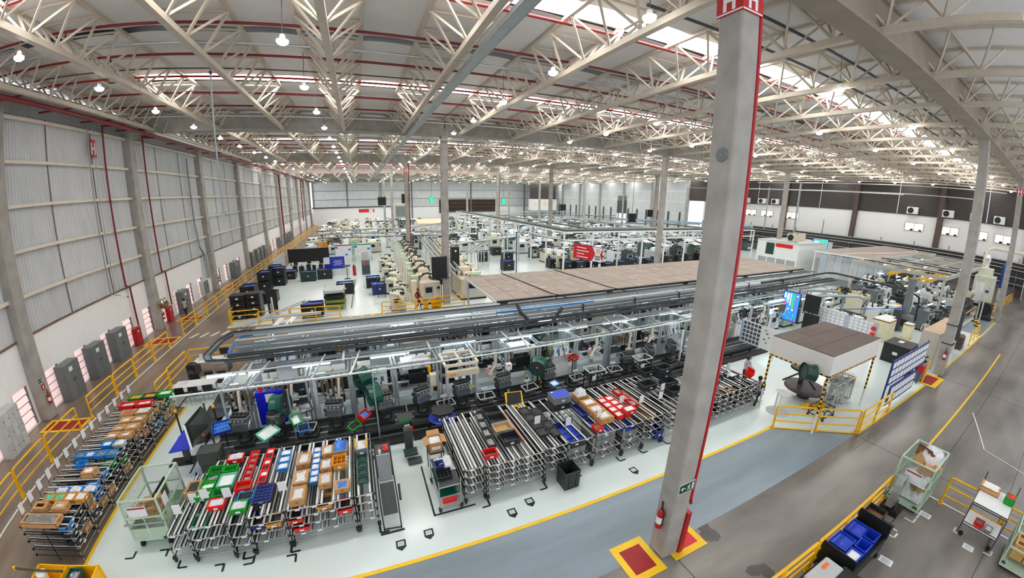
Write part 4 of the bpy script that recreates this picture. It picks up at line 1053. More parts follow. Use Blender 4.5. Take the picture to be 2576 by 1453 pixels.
c = mesh_cart(15.35, 1.6, 1.72, 1.08, 1.8, .14, 'tall pale green mesh cart overflowing with cartons and film, by the lower yellow rail', solid=0, lat=mat('mesh_green', (150, 184, 160), .5))
box(c, 'label_plate', PAPER, (-.03, .55, 1.3), (.012, .55, .36)); box(c, 'print', REDF, (-.038, .55, 1.42), (.006, .5, .05))
for i, (x, y, z, w, r) in enumerate(((15.9, 2.1, 1.45, .7, .5), (16.4, 2.2, 1.55, .6, 1.2), (16.6, 1.95, 1.3, .5, .2), (15.9, 2.0, .7, .6, .8), (16.5, 2.1, .3, .6, .3))):
    carton(x, y, z, w, w * .7, w * .5, 'crushed carton in the tall mesh cart, ' + ('top front one', 'top rear one', 'small one near the top', 'middle one', 'lowest one')[i], CARDB if i != 1 else CARDD, None, True, rz=r, tilt=.4 if i < 3 else .1)
for i, (x, y, z) in enumerate(((16.5, 2.0, 1.62), (15.8, 2.1, 1.05), (16.2, 2.1, .22))): obj('film_heap', lumps(1.0, .8, .35, BAG), None, T(x, y, z), 'clear film heap in the tall mesh cart, %s' % ('on top', 'in the middle', 'at the bottom')[i], 'film')
# metal chute beside the cart
t = thing('steel_chute', 'curved steel chute machine part leaning beside the tall mesh cart', 'chute', (15.0, 2.1, 0)); m = MB().m(STEEL)
pts = [(-.25 + .06 * i + .0, .25, .25 + .28 * i - .012 * i * i) for i in range(6)]
for a, b in zip(pts[:-1], pts[1:]): m.bar(a, b, .22, .5)
m.build('chute', t); box(t, 'base', BLACK, (-.2, .2, .1), (.5, .6, .2)); box(t, 'motor', GREY, (-.35, .55, .7), (.2, .2, .2)); bar(t, 'leg', BLACK, (-.4, 0, 0), (-.1, .1, .5), .04)
# black trolley with blue bins
t = thing('black_trolley', 'long black plastic trolley carrying blue trays along the yellow rail', 'trolley', (10.3, 1.7, 0))
m = MB().m(BLACK); m.box((1.12, .48, .5), (2.2, .92, .06)).box((1.12, .02, .35), (2.2, .05, .5)).box((1.12, .95, .35), (2.2, .05, .5)); m.build('deck', t)
for x in (0, 2.24): box(t, 'end_wall', BLACK, (x, .48, .68), (.04, .98, .75))
for x in (.3, 1.9):
    for y in (.05, .9): tube(t, 'wheel', RUBBER, (x - .04, y, .12), (x + .04, y, .12), .12, 12)
for i, (x, y, w, d, lb) in enumerate(((11.85, 2.38, .68, .5, 'rear right'), (11.0, 2.4, .68, .5, 'rear left'), (11.95, 1.98, .52, .36, 'front right'), (11.35, 1.95, .5, .34, 'front middle'), (10.75, 1.95, .5, .34, 'front left'))):
    binbox(x, y, .54, w, d, .3, BLUE, 'blue tray in the black trolley, %s one' % lb, BLUE if i < 2 else (PAPER if i == 4 else None), .85, .02, tag=False)
binbox(12.95, 2.35, .55, .75, .55, .34, TOTEB, 'black tote with brown inlay right of the black trolley', CARDD, .5, .03, tag=False)
t = thing('black_side_table', 'low black table under the tote at the end of the trolley', 'table', (12.95, 2.2, 0)); box(t, 'top', BLACK, (0, 0, .52), (.85, .9, .05))
for x in (-.36, .36):
    for y in (-.4, .4): bar(t, 'leg', BLACK, (x, y, 0), (x, y, .5), .06)
t = thing('grey_printer_box', 'grey boxed machine with orange print at the lower edge', 'machine', (9.4, 2.1, 0)); m = MB().m(LGREY); bbox(m, (0, 0, .72), (1.1, .5, .45), .03); m.build('body', t); box(t, 'base', BLACK, (0, 0, .25), (1.2, .8, .5)); box(t, 'orange_print', mat('orange_print', (236, 120, 50), .5), (.2, .1, .947), (.3, .1, .006)); box(t, 'dark_tray', BLACK, (.1, -.45, .75), (1.2, .5, .3))
# two shelf trolley
t = thing('shelf_trolley', 'white two shelf tube trolley with a carton and green box, lower right', 'trolley', (15.6, -1.15, 0))
for z in (.48, 1.25):
    box(t, 'shelf', WHITE, (.55 if z < 1 else .95, .66, z), (1.0 if z < 1 else 1.5, 1.3, .03))
    for q in range(2): tube(t, 'edge_rail', BLACK, (.05 + .06 * q, 0, z + .05 * q), (.05 + .06 * q, 1.32, z + .05 * q), .015)
for y in (0, 1.32):
    for x, h in ((0.02, 1.3), (1.75, 1.7)): tube(t, 'upright', DGREY, (x, y, .15), (x, y, h), .022)
    tube(t, 'side_beam', DGREY, (0, y, .45), (1.75, y, .45), .02); tube(t, 'side_beam', DGREY, (0, y, 1.22), (1.75, y, 1.22), .02)
for x in (.1, 1.6):
    for y in (.1, 1.2): tube(t, 'wheel', RUBBER, (x - .03, y, .09), (x + .03, y, .09), .09, 12)
carton(17.0, -.15, 1.27, .55, .75, .16, 'flat carton with white lid on the upper shelf of the trolley', CARDB, PAPER, fh=.98, lump=.01)
binbox(16.75, -.95, 1.27, .35, .42, .28, GREEN, 'green box with red insert on the upper shelf of the trolley', RED, .9, .05, tag=False)
binbox(15.95, -.35, .5, .34, .36, .16, RED, 'red box of parts on the lower shelf of the trolley', PARTS, .7, .05, tag=False); binbox(15.95, -.72, .5, .34, .3, .1, TOTE, 'clear grey tray beside the red box on the lower shelf', BAG, .7, .05, tag=False)
c = mesh_cart(15.2, -3.2, 1.6, 1.55, 1.4, .14, 'pale green mesh cart with ochre cartons at the lower right corner', solid=0)
for i in range(4): carton(15.75 + .42 * (i % 2), -2.1 - .6 * (i // 2), .3, .4, .55, .5, 'ochre carton with tape in the corner mesh cart, %s' % ordinal(i + 1), mat('ochre_card', (222, 168, 86), .7))
# floor labels
for i, (x, y, r) in enumerate(((12.4, 1.4, .1), (15.72, 1.35, 0), (15.3, -.42, .05))):
    t = thing('floor_label', 'white paper label stuck on the grey floor, %s' % ('by the black trolley', 'beside the tall mesh cart', 'in front of the shelf trolley')[i], 'floor label', (x, y, .006), r); box(t, 'sheet', PAPER, (0, 0, 0), (.3, .4, .004)); m = MB().m(GREY)
    for q in range(4): m.box((-.08 + .05 * q, 0, .003), (.015, .26, .002))
    m.build('text_lines', t)
def corner_mark(x, y, a, mt, label, s=.3, w=.06):
    t = MB().m(mt).box((s / 2, 0, .012), (s, w, .004)).box((0, s / 2, .012), (w, s, .004)); t.build('floor_marking', None, T(x, y, 0, a), label=label, cat='floor marking', kind='structure')
for i, (x, y, a) in enumerate(((14.9, 1.5, 0), (15.55, 1.5, PI / 2), (15.7, .28, -PI / 2), (15.5, -1.25, 0), (13.6, 1.65, 0), (14.0, 2.0, PI))): corner_mark(x, y, a, WHITEL, 'white corner mark on the grey floor, %s of the lower right group' % ordinal(i + 1))
for i, (x, y, a) in enumerate(((-7.5, 9.55, PI / 2), (-6.5, 9.75, PI), (-6.0, 9.0, 0), (-4.7, 8.9, PI), (-4.2, 8.95, 0), (-3.9, 8.75, PI / 2), (-2.75, 8.75, PI), (-2.9, 8.85, 0), (-.4, 8.8, 0), (5.05, 8.7, PI / 2), (6.2, 8.75, 0), (8.2, 8.8, 0), (9.3, 8.8, 0), (10.6, 8.8, 0), (12.3, 8.6, 0), (3.0, 8.7, PI / 2))): corner_mark(x, y, a, BLACKF, 'black tape corner mark under the racks, %s from the left' % ordinal(i + 1), .26)
bt = MB().m(BLACKF).box((1.25, 10.1, .012), (.06, 2.4, .004)).box((1.9, 8.92, .012), (1.35, .06, .004)).box((-.05, 8.72, .012), (.7, .08, .004)).box((-7.0, 15.0, .012), (.06, 3.4, .004)); bt.build('floor_marking', None, label='long black tape outlines around the small carts', cat='floor marking', kind='structure')
for i, (x, y) in enumerate(((.12, 8.18), (.95, 8.3), (3.55, 8.15), (4.25, 8.35), (8.35, 8.15), (10.85, 8.35))):
    t = thing('floor_arrow', 'black pentagon arrow with a white number on the white floor, %s from the left' % ordinal(i + 1), 'floor arrow', (x, y, .008)); m = MB().m(BLACKF); m.poly([(-.14, -.08), (0, -.2), (.14, -.08), (.14, .18), (-.14, .18)], 0, .003); m.build('pentagon', t); box(t, 'white_field', PAPER, (0, .05, .0035), (.18, .15, .002)); m = MB().m(BLACKF)
    for q in (-.05, 0.0, .05): m.box((q, .05, .006), (.014, .1, .002))
    m.build('number', t)
# display pair, table, desk
t = thing('display_stand', 'black stand with a blue screen and a large dark display leaning together', 'display', (-7.0, 14.0, 0))
bar(t, 'post', DGREY, (-.3, .1, .05), (-.3, .1, 1.1), .22, .12); box(t, 'base', BLACK, (-.5, .1, .03), (.9, .5, .06))
def slab(parent, name, mt, a, b, c, d, th=.04):
    a, b, c, d = map(Vector, (a, b, c, d)); n = (b - a).cross(d - a).normalized() * th
    m = MB().m(mt).add([a, b, c, d, a - n, b - n, c - n, d - n], [(0, 1, 2, 3), (7, 6, 5, 4), (0, 4, 5, 1), (1, 5, 6, 2), (2, 6, 7, 3), (3, 7, 4, 0)]); return m.build(name, parent)
slab(t, 'blue_screen', mat('blue_screen', (14, 40, 190), .25, emit=.25, var=.1), (-.32, -.98, 1.18), (.52, -1.05, 1.3), (.5, .55, 1.32), (-.32, .6, 1.18))
slab(t, 'dark_display', mat('dark_screen', (36, 46, 40), .3), (.55, -1.1, 1.3), (1.0, .4, 1.3), (.45, .6, 2.02), (.33, -.7, 2.02)); slab(t, 'white_edge', PAPER, (.5, -1.12, 1.29), (.56, -1.12, 1.29), (.35, -.72, 2.03), (.29, -.72, 2.03))
t = thing('sheet_rack', 'black angular sheet frames standing behind the dark display', 'frame', (-7.0, 15.9, 0))
for q in range(3): slab(t, 'sheet', BLACK, (-.7 + .45 * q, -.9, .1 + .5 * q), (.1 + .45 * q, -.6, .1 + .5 * q), (.3 + .45 * q, .9, .5 + .5 * q), (-.5 + .45 * q, .6, .5 + .5 * q), .03)
for x in (-.7, .7): bar(t, 'upright', BLACK, (x, -.9, 0), (x, -.9, 1.7), .05); bar(t, 'top_bar', BLACK, (x, -.9, 1.7), (x, .8, 1.7), .04); obj('yellow_cap', ucyl(YEL), t, T(x, -.9, 1.72, 0, .12, .12, .1))
t = thing('meeting_table', 'long white meeting table with a printed sheet, left end of the line', 'table', (-8.75, 19.6, 0))
m = MB().m(WHITE); bbox(m, (0, 0, .74), (1.95, .8, .04), .012); m.build('top', t); box(t, 'sheet', mat('printed_sheet', (214, 214, 220), .6), (-.6, .1, .765), (.4, .3, .004))
for x in (-.85, .85):
    for y in (-.32, .32): tube(t, 'leg', STEEL, (x, y, 0), (x, y, .73), .02, 8)
def chair(x, y, rz, label):
    t = thing('black_chair', label, 'chair', (x, y, 0), rz, 'chairs at the white meeting table')
    m = MB().m(BLACK); bbox(m, (0, 0, .46), (.46, .44, .05), .02); m.build('seat', t); m = MB().m(BLACK); bbox(m, (0, -.22, .75), (.44, .04, .36), .02); m.build('backrest', t)
    for sx in (-1, 1):
        tube(t, 'leg', STEEL, (sx * .21, .2, 0), (sx * .2, .18, .45), .012, 6); tube(t, 'leg', STEEL, (sx * .21, -.24, 0), (sx * .2, -.22, .9), .012, 6)
for i, (x, y, r) in enumerate(((-9.25, 19.05, 0), (-8.6, 19.0, 0), (-7.95, 19.05, 0), (-9.1, 20.2, PI), (-8.4, 20.25, PI), (-7.75, 20.15, PI))): chair(x, y, r, 'black chair at the white meeting table, %s' % ('near side left', 'near side middle', 'near side right', 'far side left', 'far side middle', 'far side right')[i])
t = thing('laptop_desk', 'white desk with a laptop and keyboard at the left end of the line', 'desk', (-8.9, 22.6, 0)); box(t, 'top', WHITE, (0, 0, .75), (1.9, .8, .04))
for x in (-.85, .85): box(t, 'side_leg', DGREY, (x, 0, .37), (.05, .6, .74))
t = thing('laptop', 'open grey laptop on the white desk', 'laptop', (-9.5, 22.7, .775)); box(t, 'base', LGREY, (0, 0, .01), (.34, .25, .02)); slab(t, 'screen', LGREY, (-.17, .12, .02), (.17, .12, .02), (.17, .2, .25), (-.17, .2, .25), .012)
t = thing('keyboard', 'black keyboard on the white desk', 'keyboard', (-8.9, 22.4, .775)); box(t, 'board', BLACK, (0, 0, .012), (.45, .16, .024)); box(t, 'keys', DGREY, (0, 0, .026), (.42, .13, .006))
t = thing('monitor', 'black monitor on the right end of the white desk', 'monitor', (-8.2, 22.8, .775)); box(t, 'screen', BLACK, (0, 0, .33), (.6, .04, .36)); box(t, 'stand', BLACK, (0, .02, .08), (.06, .06, .16)); box(t, 'foot', BLACK, (0, 0, .01), (.26, .2, .02))
t = thing('loudspeaker', 'tall black loudspeaker beside the laptop desk', 'speaker', (-9.55, 21.4, 0)); m = MB().m(BLACK); bbox(m, (0, 0, .55), (.45, .45, 1.1), .05); m.build('cabinet', t); MB().m(DGREY).lathe([(.001, .01), (.16, .0), (.18, .02)], (0, -.23, .65), 14, Matrix.Rotation(PI / 2, 3, 'X')).build('cone', t)

# ================================================================ ASSEMBLY LINE
t = thing('assembly_conveyor', 'long black assembly conveyor carrying the engines behind the racks', 'conveyor', (0, 14.15, 0))
for a, b in ((-6.2, 1.2), (1.25, 8.6), (8.65, 16.0), (16.05, 24)):
    box(t, 'bed', mat('oily_black', (40, 40, 40), .4, var=.3), ((a + b) / 2, 0, .3), (b - a, 1.3, .3)); box(t, 'side_rail', DGREY, ((a + b) / 2, -.68, .45), (b - a, .06, .2)); box(t, 'side_rail', DGREY, ((a + b) / 2, .68, .45), (b - a, .06, .2)); box(t, 'chain_strip', STEEL, ((a + b) / 2, -.2, .455), (b - a, .08, .02)); box(t, 'chain_strip', STEEL, ((a + b) / 2, .2, .455), (b - a, .08, .02)); box(t, 'step', mat('black_mat', (46, 46, 46), .8), ((a + b) / 2, -1.0, .06), (b - a, .5, .12))
    for x in range(int(a) + 1, int(b), 2): box(t, 'foot', DGREY, (x, 0, .08), (.1, 1.2, .16))
def engine_meshes():
    if 'eng' in UC: return UC['eng']
    m = MB().m(ENG); bbox(m, (0, 0, .22), (.5, .32, .3), .03)
    for q in range(4): m.tube((-.18 + .12 * q, -.15, .25), (-.18 + .12 * q, -.2, .25), .045, 8); m.box((-.18 + .12 * q, .17, .2), (.03, .05, .26))
    blk = m.mesh('engine_block')
    m = MB().m(ENG); bbox(m, (0, 0, .45), (.52, .28, .15), .02)
    for q in range(4): m.tube((-.18 + .12 * q, -.13, .45), (-.18 + .12 * q, -.24, .49), .04, 8)
    head = m.mesh('cylinder_head')
    m = MB().m(BLACK); bbox(m, (0, .0, .56), (.5, .24, .09), .03)
    for q in range(4): m.tube((-.18 + .12 * q, 0, .6), (-.18 + .12 * q, 0, .64), .03, 8)
    cov = m.mesh('valve_cover')
    m = MB().m(DPARTS); bbox(m, (.02, 0, .02), (.42, .26, .14), .04); pan = m.mesh('oil_pan')
    m = MB().m(DPARTS).lathe([(.001, .05), (.1, .05), (.12, .03), (.12, 0), (.001, 0)], (-.26, 0, .18), 14, Matrix.Rotation(-PI / 2, 3, 'Y')).lathe([(.001, .05), (.06, .05), (.06, 0)], (-.26, .09, .38), 10, Matrix.Rotation(-PI / 2, 3, 'Y')).lathe([(.001, .05), (.05, .05), (.05, 0)], (-.26, -.1, .34), 10, Matrix.Rotation(-PI / 2, 3, 'Y')); pul = m.mesh('pulley')
    m = MB().m(STEEL).lathe([(.001, .04), (.15, .04), (.16, .02), (.15, 0), (.001, 0)], (.26, 0, .2), 16, Matrix.Rotation(PI / 2, 3, 'Y')); fly = m.mesh('flywheel')
    UC['eng'] = (('block', blk), ('cylinder_head', head), ('valve_cover', cov), ('oil_pan', pan), ('pulley', pul), ('flywheel', fly)); return UC['eng']
def engine(x, y, z, rz, label, tilt=0.0):
    t = obj('engine', None, None, tilted(x, y, z, rz, tilt), label, 'engine', 'engines on the assembly line')
    for nme, me in engine_meshes(): obj(nme, me, t, T(0, 0, 0, 0, 1.25, 1.25, 1.25))
def fixture(x, y, label, loop=True, z=.46):
    t = thing('pallet_fixture', label, 'fixture', (x, y, z), random.uniform(-.2, .2), 'engine pallets on the assembly line')
    box(t, 'base_plate', DPARTS, (0, 0, .04), (.7, .6, .08)); bar(t, 'arm', DPARTS, (-.2, .1, .08), (-.2, .1, .5), .09); bar(t, 'arm', DPARTS, (.2, .1, .08), (.2, .1, .5), .09)
    MB().m(DPARTS).lathe([(.001, 0), (.2, 0), (.2, .1), (.1, .18), (.001, .18)], (0, 0, .08), 12).build('turntable', t)
    if loop:
        m = MB().m(LGREY); P = [(-.35, -.5, .5), (.35, -.5, .5), (.35, -.05, .55), (-.35, -.05, .55), (-.35, -.5, .5)]
        for a, b in zip(P[:-1], P[1:]): m.bar(a, b, .035)
        m.bar((0, -.05, .1), (0, -.05, .75), .05).box((0, -.05, .75), (.3, .08, .08)); m.build('grey_frame', t)
ENGX = [-3.85, -1.65, .3, 1.85, 3.6, 5.55, 7.85, 12.6, 14.2, 15.9, -5.1, 18.0, 19.7]
for i, x in enumerate(sorted(ENGX)):
    fixture(x, 14.1, 'dark engine pallet on the conveyor, %s from the left' % ordinal(i + 1), loop=False); engine(x, 14.1, .98, random.choice((0.15, -.2, 1.2, .4)), 'grey engine on the assembly conveyor, %s from the left' % ordinal(i + 1), random.choice((0, 0, .3)))
for i, x in enumerate((-2.7, 2.75, 4.6, 6.7, 9.3, 10.6, 11.6, 13.4, 17.0)): fixture(x, 14.0, 'empty engine pallet with light grey frame, %s from the left' % ordinal(i + 1))
# side bins on arms along the conveyor
def armbin(x, y, z, w, d, h, mt, label, fill, rz=.3, tilt=.45, cells=0):
    binbox(x, y, z, w, d, h, mt, label, fill, .7, .04, cells=cells, rz=rz, tilt=tilt, tag=False)
    a = thing('bin_arm', 'black post arm under the ' + ' '.join(label.split()[:5]), 'stand', (x, y, 0)); tube(a, 'post', BLACK, (0, 0, 0), (0, 0, z - .03), .025, 8); box(a, 'foot', BLACK, (0, 0, .02), (.3, .3, .04)); box(a, 'holder', BLACK, (0, 0, z - .03), (w * .6, d * .5, .03))
armbin(-5.8, 14.2, 1.15, .75, .5, .2, BLUE, 'tilted blue divided tray at the left end of the conveyor', LBLUE, .3, .5, (6, 3))
armbin(-4.05, 13.4, 1.1, .75, .46, .16, TEAL, 'mint tray tilted over the conveyor below the first drum fan', PAPER, .9, .35)
armbin(-3.15, 13.9, 1.15, .36, .44, .26, GREEN, 'green tilted box right of the first drum fan', PAPER, .5, .6); armbin(-2.8, 13.45, 1.05, .4, .36, .16, LBLUE, 'light blue tray with black parts right of the green box', RUBBER, .2, .4)
armbin(-2.85, 14.75, 1.2, .5, .42, .12, TOTEB, 'black tray with shiny parts behind the green box', PARTS, .4, .6)
armbin(-.6, 13.3, 1.2, .42, .34, .3, RED, 'red box tilted below the pair of drum fans', BAGB, .8, .5); armbin(-.95, 12.95, 1.1, .5, .3, .14, GREEN, 'green tray below the red tilted box', RUBBER, .8, .4)
armbin(7.7, 13.2, 1.15, .42, .36, .12, LBLUE, 'light blue tray below the third drum fan', BAG, .3, .2); armbin(9.8, 15.0, 1.3, .5, .4, .2, RED, 'red tool box on the shelf right of the third drum fan', DPARTS, .4, .3)
armbin(.35, 14.9, 1.1, .4, .36, .26, CARDB, 'brown box with black insert right of the pair of drum fans', RUBBER, .2, .1)
t = thing('tool_caddy', 'dark green and black tool caddy on a step frame between the rack blocks', 'caddy', (.98, 12.6, 0))
box(t, 'tool_board', TOTEB, (0, .5, 1.1), (.6, .5, .05)); box(t, 'green_strip', GREEN, (0, .27, 1.08), (.5, .1, .06)); box(t, 'column', DGREY, (0, -.2, .5), (.3, .3, 1.0)); box(t, 'step', mat('dark_teal_step', (36, 60, 58), .5), (.0, -.7, .28), (.5, .4, .06)); box(t, 'step', DGREY, (.1, -1.0, .1), (.5, .3, .06)); box(t, 'handle', STEEL, (0, -.2, 1.05), (.2, .05, .2)); box(t, 'red_tag', RED, (.15, -.25, 1.0), (.12, .06, .14))
t = thing('oval_tray_stand', 'round black tray stand with a blue rim and white balls on the conveyor', 'stand', (2.45, 12.95, 0)); MB().m(BLUE).lathe([(.5, 0), (.56, .06), (.5, .1), (.001, .06)], (0, 0, .8), 20).build('blue_tray', t); MB().m(BLACK).poly([(-.45, -.2), (-.2, -.42), (.3, -.42), (.5, -.15), (.4, .3), (-.3, .35)], 1.15, 1.22).build('top_tray', t); tube(t, 'post', BLACK, (0, 0, 0), (0, 0, 1.15), .05)
for q in range(3): obj('white_ball', MB().m(PAPER).lathe([(.001, -.06), (.045, -.04), (.06, 0), (.045, .04), (.001, .06)], n=10).mesh('ball'), t, T(-.15 + .15 * q, -.3 + .05 * q, .93))
t = thing('yellow_tool_rest', 'yellow framed tool rest tilted on the conveyor edge', 'tool rest', (5.6, 12.9, 0)); slab(t, 'frame', YEL, (-.45, -.25, .85), (.3, -.35, .85), (.4, .15, 1.3), (-.35, .25, 1.3), .08); slab(t, 'inlay', BLACK, (-.38, -.2, .905), (.24, -.28, .905), (.34, .12, 1.29), (-.28, .2, 1.29), .02); box(t, 'yellow_block', YEL, (.2, -.3, .75), (.35, .3, .2)); tube(t, 'post', BLACK, (0, 0, 0), (0, 0, .95), .05)
t = thing('black_cabinet_box', 'dark grey control box on the floor at the left end of the conveyor', 'box', (-6.0, 13.1, 0)); m = MB().m(mat('charcoal_box', (74, 76, 72), .5)); bbox(m, (0, 0, .85), (.75, .55, .5), .02); m.build('body', t); box(t, 'base', mat('dull_green_box', (52, 72, 54), .5), (.1, .1, .3), (.9, .7, .6)); obj('orange_knob', ucyl(mat('orange_knob', (230, 90, 30), .4)), t, T(-.3, .5, 1.35, 0, .1, .1, .08)); tube(t, 'knob_post', DGREY, (-.3, .5, 0), (-.3, .5, 1.32), .02)
# drum fans
def drum_fan(x, y, z, yaw, pitch, label, r=.42, L=.5, mt=DGREEN, pole=True):
    t = thing('drum_fan', label, 'fan', (x, y, 0))
    R = Matrix.Rotation(yaw, 3, 'Z') @ Matrix.Rotation(PI / 2 + pitch, 3, 'Y')
    c = Vector((0, 0, z))
    MB().m(mt).lathe([(r * 1.06, -L / 2), (r, -L / 2 + .03), (r * .93, 0), (r, L / 2 - .03), (r * 1.06, L / 2), (r * .98, L / 2), (r * .88, 0), (r * .98, -L / 2)], c, 22, R).build('drum', t)
    MB().m(DGREY).lathe([(.001, L * .3), (r * .95, L * .3)], c, 22, R).build('grille', t); MB().m(DGREY).lathe([(.001, -L * .35), (r * .95, -L * .35)], c, 22, R).build('rear_grille', t)
    MB().m(STEEL).lathe([(.001, L * .36), (.06, L * .34), (.06, L * .2)], c, 10, R).build('hub', t)
    m = MB().m(BLACK)
    for k in range(10):
        a = 2 * PI * k / 10; m.bar(c + R @ Vector((.05 * math.cos(a), .05 * math.sin(a), L * .33)), c + R @ Vector((r * .96 * math.cos(a), r * .96 * math.sin(a), L * .33)), .012)
    m.build('guard_spokes', t)
    if pole: tube(t, 'pole', BLACK, (0, 0, .03), (0, 0, z - r * .95), .035); box(t, 'yoke', BLACK, (0, 0, z - r * 1.02), (.2, .12, .12)); MB().m(BLACK).lathe([(.001, .05), (.26, .03), (.28, 0)], n=14).build('base', t)
    return t
drum_fan(-3.65, 14.35, 1.75, -.3, -.15, 'first green drum fan from the left, in front of the blue panel'); drum_fan(-.5, 15.0, 2.1, PI + .5, .1, 'rear green drum fan of the pair at the second post'); drum_fan(-.1, 14.0, 1.8, PI + .3, .05, 'front green drum fan of the pair at the second post')
drum_fan(7.3, 14.1, 1.8, PI + .9, .15, 'green drum fan on a pole before the white box with photos', .38, .55); drum_fan(8.6, 17.0, 2.0, PI + .7, .5, 'dark green drum fan up behind the white box with photos', .42, .6)
drum_fan(16.5, 6.95, 2.8, -.7, .1, 'dark green drum fan fixed to the booth corner', .37, .46, mat('deep_green', (14, 62, 52), .3), pole=False); drum_fan(24.0, 15.4, 2.0, -1.9, 0, 'black fan on the frame left of the big blue screen', .42, .3, BLACK); drum_fan(6.7, 32.5, 2.1, -1.6, 0, 'black pedestal fan by the second row column', .46, .25, BLACK)
drum_fan(10.3, 22.6, 1.2, -2.4, 0, 'black fan under the corner of the long canopy', .3, .25, BLACK)
# posts & silver pipe over the line
t = thing('overhead_pipe', 'long silver pipe carried over the conveyor on posts', 'pipe rail', (0, 14.35, 2.65))
for a, b in ((-7.4, -.2), (-.2, 6), (6, 13.5), (13.5, 22)): tube(t, 'pipe_run', ALU, (a, 0, 0), (b, 0, 0), .045); tube(t, 'coupling', ALU, (b - .06, 0, 0), (b + .06, 0, 0), .06)
for q, x in enumerate((-5.6, -4.7, -2.4, -.9, 6.9, 12.4)): bar(t, 'cross_arm', ALU, (x, -.1, 0), (x + .4, 2.2, .05), .07)
def post(x, y, h, label, mt=GALV, w=.1): 
    t = thing('steel_post', label, 'post', (x, y, 0)); bar(t, 'shaft', mt, (0, 0, 0), (0, 0, h), w); box(t, 'foot_plate', mt, (0, 0, .02), (w * 2.4, w * 2.4, .04)); box(t, 'cap', mt, (0, 0, h), (w * 1.3, w * 1.3, .03)); return t
post(2.63, 14.38, 2.6, 'grey tube post between the tool caddy and the cream press'); post(-.05, 13.35, 2.95, 'thin grey pole in front of the pair of drum fans', w=.06); post(-3.2, 13.85, 2.6, 'thin grey pole right of the first drum fan', w=.06); post(-2.4, 15.0, 2.6, 'pale post behind the green tilted box', LGREY, .13); post(-.9, 14.6, 2.6, 'grey post left of the pair of drum fans'); post(7.4, 14.9, 2.5, 'wide aluminium post beside the third drum fan', ALU, .16); post(12.3, 15.2, 2.6, 'grey post behind the second black frame'); post(16.5, 13.9, 2.3, 'white post with signal lamps left of the front column', WHITE, .09); post(-6.0, 13.6, 2.6, 'dark pole at the left end of the conveyor', DGREY, .05)
t = post(5.95, 14.45, 1.75, 'white post with a small white box on top by the yellow tool rest', WHITE, .09); box(t, 'head_box', WHITE, (0, 0, 1.85), (.26, .22, .3)); box(t, 'red_button', RED, (-.02, -.12, 1.95), (.12, .02, .04))
t = thing('striped_barrier', 'yellow and black striped barrier posts before the third drum fan', 'barrier', (6.75, 14.1, 0))
for x, h in ((0, 1.5), (.75, 1.3)):
    for q in range(int(h / .12)): box(t, 'stripe', YEL if q % 2 else BLACK, (x, 0, .06 + .12 * q), (.045, .045, .118))
# battens
k = 0
for x0, x1, y, z in ((-6.8, -4.5, 16.25, 2.4), (-3.4, -1.75, 16.25, 2.4), (-.1, 1.7, 16.2, 2.4), (3.2, 5.05, 16.6, 2.45), (6.2, 8.0, 16.3, 2.4), (9.6, 11.5, 16.4, 2.4), (12.5, 15.1, 16.35, 2.4), (17, 19, 16.4, 2.4), (-4.6, -3.0, 18.6, 2.4), (-2.0, -.2, 19.3, 2.4), (.6, 2.4, 18.9, 2.4), (3.0, 5.4, 19.9, 2.4), (6.0, 8.5, 19.9, 2.4), (9.5, 12, 19.6, 2.4), (13, 16, 19.4, 2.4), (17, 19.5, 19.2, 2.4), (20.5, 23, 17.0, 2.4), (21, 24, 19.4, 2.4), (26, 28.4, 18.0, 2.5), (30, 33, 18.6, 2.6), (34, 37, 17.6, 2.6), (-5.8, -4.8, 20.2, 2.3), (4.5, 6.4, 21.3, 2.3), (9.0, 10.6, 18.2, 2.4), (1.2, 2.6, 20.6, 2.3), (22.6, 25, 15.6, 2.5), (27, 29, 15.2, 2.5)):
    k += 1
    t = thing('batten_lamp', 'glowing fluorescent batten over the line, %s of the %s row' % (ordinal(k), 'front' if y < 17 else 'rear'), 'lamp', ((x0 + x1) / 2, y, z)); L = x1 - x0
    box(t, 'housing', WHITE, (0, 0, .08), (L, .14, .05)); tube(t, 'tube', TUBEM, (-L / 2 + .05, -.07, .04), (L / 2 - .05, -.07, .04), .035, 8); tube(t, 'tube', TUBEM, (-L / 2 + .05, .07, .04), (L / 2 - .05, .07, .04), .035, 8)
    for x in (-L * .35, L * .35): tube(t, 'hanger', STEEL, (x, 0, .1), (x, 0, .4), .008, 5)
# cable trays
TRAYS = [(15.75, 2.72, 30, 'thin', 0), (16.75, 2.85, 41, 'dark', 0), (17.05, 2.95, 41, 'dark', 0), (17.45, 2.85, 41, 'steel', 0), (18.05, 2.9, 41, 'pipe', 0), (18.6, 2.8, 41, 'steel', 0), (19.3, 2.85, 41, 'pipeblue', 0), (19.9, 2.95, 43, 'steel', 0), (20.5, 2.85, 43, 'dark', 0), (21.0, 2.8, 8, 'glass', 0), (16.25, 2.7, 40, 'steel', 0), (17.75, 2.95, 38, 'steel', 0), (18.3, 2.75, 41, 'dark', 0), (19.0, 2.7, 40, 'steel', 0), (19.6, 2.8, 41, 'pipe', 0), (20.2, 2.75, 42, 'pipe', 0)]
LXT = [-5.6, -6.1, -6.1, -6.3, -4.5, -6.5, -6.4, -6.6, -6.5, -5.9, -5.0, -5.8, -2.0, -5.5, -4.0, -6.0]
